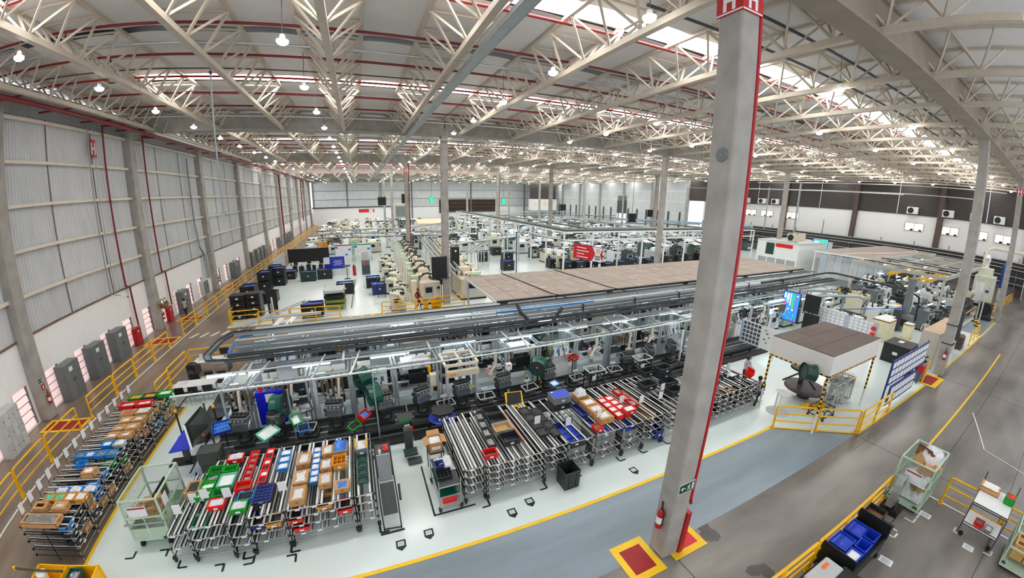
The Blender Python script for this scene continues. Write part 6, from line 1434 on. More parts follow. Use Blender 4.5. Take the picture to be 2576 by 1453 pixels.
# pale round pillar & gantry
t = thing('grey_pillar', 'thick grey pillar in front of the steel gantry', 'pillar', (40.3, 10.3, 0)); MB().m(GREY).lathe([(.3, 0), (.3, 4.3), (.36, 4.35), (.36, 4.45), (.001, 4.45)], n=16).build('shaft', t); box(t, 'base_box', GREY, (-.3, -.3, .7), (1.0, .8, 1.4)); box(t, 'panel', DGREY, (-.9, .3, .9), (.6, .5, 1.8)); box(t, 'vent', BLACK, (-.82, -.3, .8), (.02, .5, .6))
t = thing('steel_gantry', 'wide grey steel gantry of crossing beams over the right machines', 'gantry', (0, 0, 4.3))
GB = mat('gantry_grey', (190, 188, 178), .45, var=.08)
for y in (9.1, 11.8, 14.5, 17.2): bar(t, 'long_beam', GB, (45.5, y, 0), (69, y, 0), .16, .36)
for x in (45.5, 50.2, 55, 59.6, 64.4, 69): bar(t, 'cross_beam', GB, (x, 9.1, .02), (x, 17.2, .02), .14, .3)
for x in (45.6, 57, 68.9):
    for y in (9.1, 17.2): bar(t, 'post', GB, (x, y, -4.3), (x, y, -.1), .2)
for x in (48, 53): bar(t, 'dark_rail', BLACK, (x, 9.1, .2), (x, 17.2, .2), .08)
for y in (10.6, 11.3, 14.0): bar(t, 'yellow_crane', YEL, (46, y, -.55), (54, y, -.55), .16, .3)
for q in range(10): box(t, 'white_lamp', TUBEM, (47.5 + 2.2 * q, 10.6 + (q % 3) * 2.8, -.3), (1.3, .12, .06))
# canopy two with rooftop units
t = thing('raised_canopy', 'large raised brownish canopy roof near the right wall', 'canopy', (52.8, 17.4, 4.2))
for i in range(12):
    for j in range(4): obj('roof_board', pm, t, T(24.5 * (i + .5) / 12, 7.4 * (j + .5) / 4, .03, 0, 24.5 / 12 - .03, 7.4 / 4 - .03, .03))
for a, b in (((0, 0), (24.5, 0)), ((24.5, 0), (24.5, 7.4)), ((24.5, 7.4), (0, 7.4)), ((0, 7.4), (0, 0))): bar(t, 'edge_beam', WHITE, (*a, -.1), (*b, -.1), .08, .22)
MB().m(WHITE).path([(-1, 3.5, .1), (3, 3.4, .12), (9, 2.2, .1), (20, 1.4, .1), (24, 3, .1)], .07, 6).build('white_pipe', t)
for x in (0.2, 8, 16, 24.3):
    for y in (.1, 7.3): bar(t, 'post', WHITE, (x, y, -4.2), (x, y, -.2), .14)
for q in range(7): box(t, 'glass_pane', mat('frosted_glass', (204, 214, 220), .2, var=.1, alpha=.55), (.02, .6 + .92 * q, -1.7), (.02, .86, 2.8))
for q in range(10): box(t, 'glass_pane', mat('frosted_glass', (204, 214, 220), .2), (1.2 + 2.3 * q, .02, -1.2), (2.2, .02, 1.6))
def ac_unit(x, y, z, rz, label, s=1.0, mt=WHITE):
    t = thing('air_conditioner', label, 'air conditioner', (x, y, z), rz); t.scale = (s, s, s); slabbox(t, 'casing', mt, (0, 0, .45), (.5, 1.3, .9)); MB().m(BLACK).lathe([(.001, .0), (.34, .0), (.36, .02)], (-.26, .18, .45), 18, Matrix.Rotation(-PI / 2, 3, 'Y')).build('fan_grille', t); MB().m(DGREY).lathe([(.001, .03), (.1, .03), (.1, 0)], (-.26, .18, .45), 10, Matrix.Rotation(-PI / 2, 3, 'Y')).build('fan_hub', t); box(t, 'foot', DGREY, (0, -.4, -.04), (.5, .1, .08)); box(t, 'foot', DGREY, (0, .4, -.04), (.5, .1, .08)); return t
for i, y in enumerate((53.9, 50.0, 47.0, 22.5, 17.3, 13.3, 9.9)): ac_unit(79.8, y, 9.8, 0, 'white outdoor unit on the ledge of the right wall, %s from the far end' % ordinal(i + 1), 1.25)
wo = thing('white_office', 'white office cabin with glass front behind the raised canopy', 'cabin', (57, 29.6, 0)); box(wo, 'wall_panel', WHITE, (0, 0, 2.35), (9.5, 6, 4.7)); box(wo, 'flat_roof', LGREY, (0, 0, 4.73), (9.7, 6.2, .06)); box(wo, 'dark_flag', mat('flag_green', (24, 60, 46), .6), (-4.78, 1.0, 3.6), (.04, 1.2, 1.6)); box(wo, 'red_stripe', RED, (-4.78, -1.0, 4.2), (.03, 2.4, .5))
for q in range(4): box(wo, 'window', mat('frosted_glass', (204, 214, 220), .2), (-4.77, -2.2 + 1.4 * q, 1.6), (.04, 1.2, 1.5))
for i, (x, y) in enumerate(((54.2, 28.6), (57.8, 29.6))): ac_unit(x, y, 4.8, 0, 'beige rooftop unit on the rear canopy, %s one' % ('left', 'right')[i], 1.15, BEIGE)
t = thing('wall_ladder', 'grey ladder up the white band of the right wall', 'ladder', (79.9, 18.2, 4.6))
for y in (-.3, .3): bar(t, 'stile', GREY, (0, y, 0), (0, y, 7.4), .07)
for q in range(22): bar(t, 'rung', GREY, (0, -.3, .3 + .33 * q), (0, .3, .3 + .33 * q), .04)
t = thing('dark_louvre_wall', 'dark horizontal bars with white pipes below the office windows', 'louvre', (78.6, 0, 0))
for q in range(7):
    z = 1.7 + .5 * q; bar(t, 'dark_bar', mat('dark_bar', (54, 52, 52), .6), (-.1 * q, 4, z), (-.1 * q, 58, z), .1, .42)
    if q % 2 == 0 or q > 4: tube(t, 'white_pipe', LGREY, (-.3 - .1 * q, 4, z + .26), (-.3 - .1 * q, 58, z + .26), .05)
for y in range(6, 58, 5): bar(t, 'bracket', GREY, (-.4, y, 0), (-.4, y, 5.6), .1)
t = thing('upper_wall_pipes', 'thin white pipes crossing in front of the dark upper right wall', 'pipe', (0, 0, 0))
tube(t, 'pipe_run', LGREY, (72, 12, 12.6), (72, 60, 12.6), .07); tube(t, 'pipe_run', LGREY, (66, 20, 12.2), (66, 62, 12.4), .06); tube(t, 'pipe_run', LGREY, (68, 8, 13.6), (68, 44, 13.6), .07); tube(t, 'drop', GALV, (72, 44, 5), (72, 44, 13), .12); tube(t, 'drop', GALV, (70, 37, 4.5), (70, 37, 13.6), .16)
t = thing('white_vent_pipe', 'large cream vent pipe bending along the right wall above the tall machine', 'pipe', (0, 0, 0)); MB().m(CREAM).path([(67, 9.2, 2.5), (67, 9.2, 5.8), (67.2, 9.0, 6.5), (67.8, 8.6, 6.75), (70, 5, 6.7), (72, 1.5, 6.6)], .22, 10).build('pipe', t); tube(t, 'support', LGREY, (70.5, 4.2, 1), (70.5, 4.2, 6.6), .06)
t = thing('tall_white_machine', 'tall pale green machine tower with a white elbow duct', 'machine', (64.5, 8.3, 0)); slabbox(t, 'body', mat('pale_cream_green', (222, 226, 204), .45), (0, 0, 1.8), (2.6, 2.2, 3.6), .04); slabbox(t, 'upper_body', mat('pale_cream_green', (222, 226, 204), .45), (.5, .2, 4.0), (1.5, 1.6, .9), .04); MB().m(WHITE).path([(.6, .2, 4.4), (.6, .2, 5.3), (.4, .2, 5.7), (-.1, .2, 5.8), (-.4, .2, 5.5)], .28, 10).build('elbow_duct', t); box(t, 'blue_plate', BLUE, (-1.31, -.6, 1.9), (.02, .4, .3)); box(t, 'base', BLACK, (0, 0, .15), (2.8, 2.3, .3)); box(t, 'door', WHITE, (-1.31, .3, 1.7), (.02, 1.0, 2.2))
t = thing('blue_tank', 'blue tank behind the third column', 'tank', (73, 7.0, 0)); MB().m(mat('tank_blue', (20, 74, 168), .4)).lathe([(.6, 1.6), (.6, 4.6), (.4, 5.0), (.001, 5.1)], n=16).build('tank', t); box(t, 'stand', LGREY, (0, 0, .8), (1.0, 1.0, 1.6))
t = thing('floor_fan', 'square dark floor fan before the third column', 'fan', (55.2, 6.5, 0)); box(t, 'frame', DGREY, (0, 0, 1.0), (.5, 1.5, 1.5)); MB().m(BLACK).lathe([(.001, 0), (.6, 0), (.65, .04)], (-.27, 0, 1.05), 18, Matrix.Rotation(-PI / 2, 3, 'Y')).build('grille', t); box(t, 'base', BLACK, (0, 0, .12), (1.2, 1.6, .24))
for i, (x, y) in enumerate(((50.5, 6.2), (52.6, 6.8), (37.5, 12.5))):
    t = thing('striped_cone_stand', 'yellow and black striped pyramid stand, %s from the second column' % ordinal(i + 1), 'stand', (x, y, 0)); m = MB()
    for q in range(4): m.m(YEL if q % 2 else BLACK).tube((0, 0, .12 * q), (0, 0, .12 * q + .118), .36 - .07 * q, 4, .36 - .07 * (q + 1))
    m.build('striped_base', t); bar(t, 'pole', LGREY, (0, 0, .45), (0, 0, 3.0 if i < 2 else 1.0), .12)

# ================================================================ MACHINES
def machine(i, x, y, w, d, h, mt, label, group=None, lamp=False, hood=False, cat='machine', name='machine_tool', rz=0):
    rr = random.Random(i * 7 + 3); t = thing(name, label, cat, (x, y, 0), rz, group)
    slabbox(t, 'body', mt, (0, 0, h * .42 + .1), (w, d, h * .84), .04); slabbox(t, 'upper_unit', mt, (rr.uniform(-.15, .15) * w, d * .1, h * .92), (w * rr.uniform(.4, .7), d * .5, h * .22), .04)
    box(t, 'base', BLACK, (0, 0, .06), (w * 1.03, d * 1.03, .12)); box(t, 'door', LGREY if mt is not LGREY else WHITE, (-w * .1, -d / 2 - .01, h * .45), (w * .5, .02, h * .6)); box(t, 'window', RUBBER, (-w * .1, -d / 2 - .025, h * .58), (w * .34, .01, h * .22))
    slabbox(t, 'control_panel', LGREY, (w * .38, -d / 2 - .08, h * .62), (w * .2, .14, .45), .02); box(t, 'screen', BLACK, (w * .38, -d / 2 - .155, h * .66), (w * .14, .01, .2))
    m = MB().m(DPARTS)
    for q in range(5): m.box((rr.uniform(-.45, .45) * w, rr.uniform(-.5, .5) * d, h * rr.uniform(.85, 1.05)), (rr.uniform(.1, .4), rr.uniform(.1, .4), rr.uniform(.1, .4)))
    m.path([(-w * .3, 0, h * .84), (-w * .25, .1, h * 1.1), (w * .1, .15, h * 1.12), (w * .2, .1, h * .9)], .06, 6); m.build('top_units', t, kind='stuff')
    if lamp: box(t, 'lamp', TUBEM, (0, -d * .3, h * 1.12), (w * .7, .1, .06)); bar(t, 'lamp_arm', STEEL, (w * .3, -d * .3, h * .9), (w * .3, -d * .3, h * 1.12), .04)
    if hood: slab(t, 'hood', WHITE, (-w * .5, -d * .6, h * 1.1), (w * .5, -d * .6, h * 1.1), (w * .4, d * .2, h * 1.25), (-w * .4, d * .2, h * 1.25), .05)
    return t
CM = mat('machine_cream', (232, 220, 196), .45, var=.05)
# transfer line left of the second row column
for k in range(9):
    y = 33.5 + 3.5 * k; x = 5.6 + .045 * (y - 33)
    t = machine(100 + k, x, y, 1.75, 3.2, 2.25, CM, 'cream transfer machine of the left line behind the red dressed person, %s from the front' % ordinal(k + 1))
    MB().m(DGREY).path([(-.8, -.6, 1.8), (-.85, -.5, 2.3), (-.2, -.3, 2.55 + .2 * (k % 2)), (.4, -.4, 2.5), (.6, -.3, 2.2)], .09, 8).build('thick_hose', t); box(t, 'mint_box', mat('mint_light', (196, 226, 200), .45), (-1.1, .6, 2.0), (.7, .6, .5)); box(t, 'pale_column', CM, (-1.3, -.2, 1.0), (.5, .6, 1.9)); box(t, 'white_post', WHITE, (-1.9, .3, 1.9), (.1, .1, 3.8))
for k in range(7):
    y = 34 + 4.2 * k; x = 9.7 + .12 * (y - 34)
    t = machine(120 + k, x, y, 2.4, 3.6, 2.2, CM, 'cream transfer machine of the right line behind the long canopy, %s from the front' % ordinal(k + 1)); box(t, 'mint_lid', mat('mint_light', (196, 226, 200), .45), (.6, -.6, 2.2), (.8, .6, .25)); box(t, 'cream_box', CM, (-.4, .5, 2.35), (1.2, .9, .7))
for k in range(8):
    y = 31.6 + 2.9 * k; x = 2.6 + (k % 2) * .6
    t = machine(140 + k, x, y, 1.2, 1.5, 1.5, mat('ivory_paint', (238, 236, 214), .4), 'small ivory machine with curved guards left of the transfer line, %s from the front' % ordinal(k + 1)); MB().m(mat('ivory_paint', (238, 236, 214), .4)).path([(-.6, -.4, 1.2), (-.5, -.6, 1.5), (.1, -.8, 1.4), (.4, -.9, .9), (.5, -.9, .2)], .16, 8).build('curved_guard', t)
for i, (x0, y0, x1, y1, z) in enumerate(((7.2, 31, 9.5, 66, 2.6), (7.9, 32, 10.6, 64, 2.9), (10.7, 38.5, 16.5, 49, 3.3))):
    t = thing('silver_rail', 'long silver conveyor rail between the two cream machine lines, %s' % ordinal(i + 1), 'conveyor', (0, 0, 0)); bar(t, 'rail', ALU, (x0, y0, z), (x1, y1, z), .12, .2); bar(t, 'rail', ALU, (x0 + .5, y0, z), (x1 + .5, y1, z), .12, .2)
    for q in range(6): a = (q + .5) / 6; bar(t, 'leg', LGREY, (x0 + (x1 - x0) * a, y0 + (y1 - y0) * a, 0), (x0 + (x1 - x0) * a, y0 + (y1 - y0) * a, z), .1)
t = thing('black_hanging_screen', 'black screen hung on the second row column', 'display', (6.4, 32.0, 3.4)); slabbox(t, 'housing', BLACK, (-.1, -.9, 0), (1.35, .12, 1.9)); box(t, 'bracket', STEEL, (.5, -.5, .5), (.1, .8, .1))
t = thing('black_locker_tower', 'tall black cabinet behind the second row column', 'cabinet', (9.0, 36.5, 0)); slabbox(t, 'body', BLACK, (0, 0, 2.2), (.8, .8, 4.4)); box(t, 'handle', STEEL, (-.2, -.41, 2), (.05, .02, .3)); box(t, 'sign', PAPER, (0, -.41, 4.0), (.2, .01, .2))
# crates and bins of the left machining area
for i, (x, y) in enumerate(((-10.1, 33.0), (-9.0, 33.3))):
    for q in range(4 if i == 0 else 4): crate(x, y, 1.1, 1.15, .5, 'black folded crate in the %s stack beside the green display, %s from the floor' % (('left', 'right')[i], ordinal(q + 1)), None, z=.5 * q, lid=True)
for i, (x, y, n) in enumerate(((-10.2, 36.6, 2), (-8.7, 37.6, 1), (-10.3, 43.2, 2), (-9.2, 45.2, 2), (-9.9, 46.6, 2), (-8.6, 48.3, 1))):
    for q in range(n): crate(x, y, 1.25, 1.5, 1.0, 'black crate of the side aisle group, %s from near end, %s' % (ordinal(i + 1), ('upper, blue lined' if n > 1 and q == n - 1 else 'lower one' if n > 1 else 'single, blue lined')), BLUE if q == n - 1 else None, z=1.0 * q)
for i, (x, y, nm) in enumerate(((-4.3, 31.7, 'black crate with blue liner behind the yellow rails'), (-1.9, 38.6, 'black crate with blue film beside the green trolley'), (-6.3, 46.2, 'dark green crate with blue edge before the desks'), (-4.5, 46.8, 'black crate on a wire dolly before the desks'))):
    crate(x, y, 1.7, 1.15, 1.15, nm, BAGB if i == 1 else BLUE, mt=BLACK if i != 2 else mat('bottle_green', (22, 52, 46), .45))
t = thing('green_trolley', 'grey and green stacked tray trolley by the yellow rails', 'trolley', (-2.6, 33.6, 0))
for q in range(4): box(t, 'tray', (LGREY, BLACK, mat('moss_green', (128, 146, 74), .5), mat('moss_green', (128, 146, 74), .5))[3 - q], (0, 0, .4 + .42 * q), (1.7, 2.0, .22))
for x in (-.8, .8):
    for y in (-.9, .9): bar(t, 'post', STEEL, (x, y, .1), (x, y, 1.9), .06)
bar(t, 'pole', DGREY, (1.3, -.6, 0), (1.8, .8, 2.2), .05); box(t, 'yellow_frame', YEL, (1.0, -.2, .9), (.08, 1.4, .1))
t = thing('green_display', 'tall teal and green data screen on a white post at the left area corner', 'display', (-7.1, 30.6, 1.75)); slab(t, 'screen_body', BLACK, (-.3, -.2, 1.2), (.35, .35, .9), (.3, .3, -1.2), (-.25, -.2, -.95), .08); slab(t, 'screen', mat('screen_teal', (28, 120, 112), .3, emit=.25, var=.5, scale=5), (-.27, -.22, 1.15), (.32, .31, .86), (.28, .26, -1.12), (-.22, -.22, -.9), .02); tube(t, 'post', CREAM, (.05, .0, -1.75), (.0, .0, .4), .09)
# meeting desks, boards
for i in range(4):
    t = thing('work_desk', 'white desk with black monitors in the left machining office, %s from the left' % ordinal(i + 1), 'desk', (-8.4 + 1.6 * i, 52.5 + .6 * (i % 2), 0)); box(t, 'top', WHITE, (0, 0, .75), (1.5, .8, .05)); box(t, 'monitor', BLACK, (-.2, .2, 1.05), (.5, .06, .36)); box(t, 'keyboard', BLACK, (.1, -.15, .79), (.45, .16, .03)); box(t, 'drawer_unit', BLACK, (.4, 0, .35), (.4, .6, .7)); box(t, 'chair', BLACK, (-.2, -.7, .55), (.5, .5, .8))
t = thing('black_partition', 'wide black partition screen behind the white desks', 'partition', (-7.5, 57.5, 0)); box(t, 'panel', RUBBER, (0, 0, 1.4), (5.6, .1, 1.9)); box(t, 'foot', DGREY, (-2.5, 0, .2), (.1, .6, .4)); box(t, 'foot', DGREY, (2.5, 0, .2), (.1, .6, .4))
t = thing('white_partition', 'pale frosted partition beside the left aisle', 'partition', (-10.3, 51.2, 0)); box(t, 'panel', mat('frosted_panel', (206, 210, 212), .3, var=.05), (0, 0, 1.3), (.06, 7, 2.2)); bar(t, 'post', ALU, (0, -3.5, 0), (0, -3.5, 2.4), .08); bar(t, 'post', ALU, (0, 3.5, 0), (0, 3.5, 2.4), .08)
t = thing('blue_board', 'bright blue board with white lines before the information boards', 'board', (-3.4, 48.0, 0)); box(t, 'panel', mat('board_blue', (16, 50, 186), .4), (0, 0, 1.6), (2.4, .06, 1.5)); m = MB().m(PAPER)
for q in range(6): m.box((.3 + .12 * (q % 3), -.035, 1.3 + .12 * q), (1.0, .006, .03))
m.box((-.9, -.036, 1.9), (.7, .006, .8)).build('white_print', t); bar(t, 'leg', STEEL, (-1.1, .05, 0), (-1.1, .05, .9), .06); bar(t, 'leg', STEEL, (1.1, .05, 0), (1.1, .05, .9), .06); box(t, 'glass_shield', mat('clear_panel', (226, 234, 236), .1), (0, -.2, .45), (3.4, .03, .9))
for i, (x, hd) in enumerate(((-2.6, REDP), (.1, GREEN))):
    t = thing('information_board', 'white information board with a %s header in the machining area' % ('red', 'green')[i], 'board', (x, 57, 0)); box(t, 'panel', mat('board_white', (232, 234, 236), .5), (0, 0, 1.7), (2.5, .08, 2.0)); box(t, 'header', hd, (0, -.05, 2.6), (2.3, .02, .14))
    for r in range(4):
        for c in range(5): box(t, 'sheet', PAPER if (r * 5 + c) % 9 else LBLUE, (-1.0 + .46 * c, -.05, 2.3 - .36 * r), (.38, .012, .27))
    bar(t, 'leg', GREY, (-1.2, 0, 0), (-1.2, 0, 2.7), .08); bar(t, 'leg', GREY, (1.2, 0, 0), (1.2, 0, 2.7), .08)
t = thing('grey_kiosk', 'grey kiosk cabinet with red sticker right of the blue board', 'kiosk', (.3, 47.5, 0)); slabbox(t, 'body', GREY, (0, 0, .9), (1.0, .8, 1.8)); box(t, 'red_sticker', RED, (0, -.41, 1.5), (.3, .01, .25)); box(t, 'top_screen', LGREY, (0, 0, 2.3), (.8, .1, 1.0)); box(t, 'door', DGREY, (0, -.405, .7), (.9, .01, 1.1))
t = thing('red_cylinder', 'red gas cylinder standing left of the grey kiosk', 'cylinder', (-1.1, 47.3, 0)); MB().m(REDP).lathe([(.2, 0), (.2, 1.1), (.1, 1.3), (.001, 1.35)], n=14).build('body', t); tube(t, 'valve', STEEL, (0, 0, 1.3), (0, 0, 1.5), .05)
t = thing('sign_stand', 'thin black stand with a slanted plate left of the red cylinder', 'stand', (-1.9, 45.5, 0)); tube(t, 'pole', BLACK, (0, 0, 0), (0, 0, 1.5), .04); slab(t, 'plate', DGREY, (-.4, -.1, 1.5), (.4, -.1, 1.5), (.4, .2, 1.65), (-.4, .2, 1.65), .04); box(t, 'foot', BLACK, (0, 0, .03), (.7, .4, .06))
for i, (x, y) in enumerate(((1.5, 40.5), (2.0, 37.3))):
    crate(x - .6, y, 1.5, 1.3, 1.1, 'black crate with hanging blue film by the step ladder, %s one' % ('rear', 'front')[i], BAGB, mt=NAVY if i else BLACK)
t = thing('step_ladder', 'black step ladder on the white floor beside the blue film crate', 'ladder', (1.5, 36.0, 0))
for x in (-.35, .35): bar(t, 'stile', BLACK, (x, -.4, 0), (x, .3, 1.9), .06); bar(t, 'rear_leg', BLACK, (x, .8, 0), (x, .3, 1.9), .05)
for q in range(5): bar(t, 'tread', BLACK, (-.35, -.3 + .13 * q, .3 + .36 * q), (.35, -.3 + .13 * q, .3 + .36 * q), .12, .04)
for i, x in enumerate((4.9, 5.6, 6.0)):
    t = thing('yellow_waste_bin', 'yellow bin behind the yellow rails by the cream machine, %s' % ordinal(i + 1), 'bin', (x, 30.6, 0)); MB().m(YEL).lathe([(.2, 0), (.26, .8), (.28, .84), (.24, .84), (.2, .1), (.001, .1)], n=12).build('body', t); box(t, 'lid', (LBLUE, ORANGE, LBLUE)[i], (0, 0, .86), (.4, .4, .05))
# white frame of the centre
t = thing('white_steel_frame', 'tall white steel frame with dark cable tray around the centre area', 'frame', (23.3, 39.2, 0)); H2 = 5.2
xs = [0, 4.2, 8.4, 12.6, 16.8, 21, 25.2, 29.4, 33.6, 38]
for x in xs: bar(t, 'post', WHITE, (x, 0, 0), (x, 0, H2), .17)
for k in range(1, 13): bar(t, 'post', WHITE, (.12 * k, 4.9 * k, 0), (.12 * k, 4.9 * k, H2), .17)
for z in (H2, H2 - 1.0): bar(t, 'rail', WHITE, (0, 0, z), (38, 0, z), .12, .18); bar(t, 'rail', WHITE, (0, 0, z), (1.44, 58.8, z), .12, .18)
TD = mat('tray_dark_teal', (66, 78, 78), .5, var=.1)
bar(t, 'dark_tray', TD, (.3, .9, H2 + .15), (38, .9, H2 + .15), 1.5, .25); bar(t, 'dark_tray', TD, (.8, 0, H2 + .15), (2.3, 58.8, H2 + .15), 1.4, .25)
t = thing('blue_top_frame', 'white frame with a pale blue top rail further back by the right columns', 'frame', (52, 66, 0))
for k in range(7): bar(t, 'post', WHITE, (4 * k, -2.8 * k, 0), (4 * k, -2.8 * k, 5.0), .2)
bar(t, 'top_rail', mat('pale_blue_rail', (150, 180, 205), .4), (0, 0, 5.0), (24, -16.8, 5.0), .2, .4)
k = 0
for x, y in ((24.2, 43.5), (25.2, 41.3), (26.6, 40.6), (28.3, 40.4), (29.8, 38.6), (32.5, 39.4), (35.2, 40.2), (37.6, 39.4), (40.2, 40.4), (43, 41), (45.5, 41.2), (48, 41.6), (50.5, 41.4), (53, 41.8), (16.9, 51.2), (20.2, 50.1), (17.8, 44), (20.6, 56)):
    k += 1; crate(x, y, 1.5, 1.3, 1.25, 'black crate along the white frame, %s from the corner, %s' % (ordinal(k), 'lidded' if x > 38 else 'blue lined'), BLUE, lid=x > 38)
t = thing('red_banner', 'red and white banner with white text lines hung on a blue tube', 'banner', (22.3, 33.0, 2.9))
BR = mat('banner_red', (206, 26, 36), .5, var=.03); slope_ = -.19
def bq(m, u0, u1, v0, v1, e=0): m.add([(u0, -e, v0 + slope_ * u0), (u1, -e, v0 + slope_ * u1), (u1, -e, v1 + slope_ * u1), (u0, -e, v1 + slope_ * u0)], [(0, 1, 2, 3)])
m = MB().m(BR); bq(m, -1.5, .9, .02, 1.6); m.m(PAPER); bq(m, .9, 2.3, .02, 1.6); m.build('cloth', t)
m = MB().m(BR).add([(.9, -.02, .02 - .17), (1.3, -.02, .8 - .24), (.9, -.02, 1.6 - .17)], [(0, 1, 2)]).add([(2.3, -.02, .02 - .43), (1.95, -.02, .8 - .37), (2.3, -.02, 1.6 - .43)], [(0, 1, 2)]); m.build('arrow_heads', t)
m = MB().m(PAPER)
for q, w in enumerate((1.2, 1.55, .95, 1.45)): bq(m, -1.1, -1.1 + w, 1.2 - .32 * q, 1.29 - .32 * q, .02)
m.build('text_lines', t); MB().m(BR).lathe([(.17, 0), (.23, 0)], (1.62, -.03, 1.15 - .3), 16, Matrix.Rotation(PI / 2, 3, 'X')).build('ring_logo', t)
m = MB().m(mat('banner_grey', (70, 90, 96), .5))
for r in range(2):
    for q in range(4): bq(m, 1.3 + .17 * q, 1.42 + .17 * q, .2 + .26 * r, .4 + .26 * r, .02)
m.build('block_letters', t); bar(t, 'blue_tube', mat('tube_blue', (50, 90, 120), .4), (-8, 0, 1.62 + 1.52), (7.5, 0, 1.62 - 1.43), .06); bar(t, 'end_post', mat('tube_blue', (50, 90, 120), .4), (7.5, 0, .2), (7.5, 0, -1.6), .1); bar(t, 'end_post', mat('tube_blue', (50, 90, 120), .4), (-8, 0, 3.14), (-8, 0, -2.9), .08)
# equipment inside the frame and beyond
KINDS = [('white robot cell', WHITE), ('pale grey machine', LGREY), ('charcoal machine', DGREY), ('beige machine', BEIGE), ('dark green machine', mat('machine_green', (70, 92, 86), .45)), ('white test bench', WHITE)]
gi = 0
for r, y in enumerate((44, 48, 52.5, 57.5, 63, 69, 76, 84, 93, 103, 114, 126)):
    for c in range(16 if y < 80 else 12):
        x = 25.5 + (3.2 if y < 80 else 4.2) * c + random.uniform(-.5, .5)
        if x > 77 or min(abs(x - cx) for cx in COLX) < 1.6 and min(abs(y - ry) for ry in ROWS) < 2.6: continue
        if r < 3 and c > 9 and r == 0: continue
        gi += 1; nm, mt = random.choice(KINDS); h = random.uniform(1.5, 2.3)
        machine(300 + gi, x, y + random.uniform(-.8, .8), random.uniform(1.4, 2.4), random.uniform(1.2, 2.0), h, mt, '%s inside the white frame, %s row back, %s from the left' % (nm, ordinal(r + 1), ordinal(c + 1)), lamp=random.random() < .6, hood=random.random() < .3)
for r, y in enumerate((62, 67, 72, 78, 84, 91, 99, 108, 118, 130)):
    for c in range(9):
        x = (-8.2 + 3.5 * c + random.uniform(-.4, .4)) if y > 66 else 12 + 2.6 * c
        if x > 22.5 or x < -9: continue
        if min(abs(x - cx) for cx in COLX) < 1.5 and min(abs(y - ry) for ry in ROWS) < 2: continue
        gi += 1; nm, mt = random.choice((('cream machine', CM), ('beige machine', BEIGE), ('charcoal machine', DGREY), ('pale machine', LGREY), ('white machine', WHITE)) if x < 6 else KINDS)
        machine(300 + gi, x, y + random.uniform(-.8, .8), random.uniform(1.5, 2.6), random.uniform(1.4, 2.2), random.uniform(1.6, 2.6), mt, '%s in the far left field, %s row back, %s from left' % (nm, ordinal(r + 1), ordinal(c + 1)), lamp=random.random() < .4)
# machines under the gantry and around the rear of the line on the right
for r, y in enumerate((9.6, 12.2, 14.9, 17.6)):
    for c in range(8):
        x = 42.5 + 3.0 * c + random.uniform(-.4, .4)
        if (r == 0 and c > 6): continue
        gi += 1; nm, mt = random.choice((('pale grey machine', LGREY), ('steel grey machine', GREY), ('white machine', WHITE), ('beige machine', BEIGE), ('dark machine', DGREY), ('black machine', TOTEB)))
        t = machine(300 + gi, x, y, random.uniform(1.2, 2.0), random.uniform(1.0, 1.6), random.uniform(1.1, 2.4), mt, '%s under the steel gantry, %s row from the aisle, %s from the left' % (nm, ordinal(r + 1), ordinal(c + 1)), lamp=random.random() < .4)
        if random.random() < .4: box(t, 'yellow_part', YEL, (.3, -.5, 1.5), (.2, .2, .4))
for i in range(14):
    engine(43.5 + 1.05 * i, 8.2 + .5 * (i % 2), .75, random.uniform(0, 3), 'engine waiting on the low conveyor at the gantry front, %s from the left' % ordinal(i + 1))
t = thing('low_conveyor', 'low dark roller conveyor in front of the gantry', 'conveyor', (50.3, 8.4, 0)); box(t, 'bed', DGREY, (0, 0, .5), (15, 1.3, .2)); box(t, 'side_rail', YEL, (0, -.7, .7), (15, .06, .1))
for x in (-7, -3, 1, 5): box(t, 'leg', DGREY, (x, 0, .2), (.15, 1.1, .4))
t = thing('bent_tube_guard', 'large bent silver tube frame left of the grey pillar', 'guard', (0, 0, 0))
for y in (12.8, 14.6): MB().m(GALV).path([(30.5, y + 2, 2.7), (34, y + 1, 2.7), (36.4, y, 2.65), (37.0, y - .3, 2.4), (37.1, y - .4, 1.8), (37.1, y - .4, 0)], .11, 8).build('tube', t)
bar(t, 'blue_rail', BLUE, (33, 13, 1.9), (40, 10.4, 1.9), .05)
for i in range(12):
    gi += 1; x = 26.5 + 2.2 * (i % 6); y = 12.2 + 3.0 * (i // 6) if i < 6 else 16.0
    if i in (2,): continue
    nm, mt = (('pale green', MINTC), ('steel grey', GREY), ('dark', DGREY), ('white', WHITE))[i % 4]
    machine(300 + gi, x + (5.5 if i < 6 else 0), y, 1.5, 1.2, 1.5 if i % 3 else 1.9, mt, '%s machine between blue screen and grey pillar, %s row, %s from left' % (nm, ('front', 'rear')[i // 6], ordinal(i % 6 + 1)), lamp=i > 5)
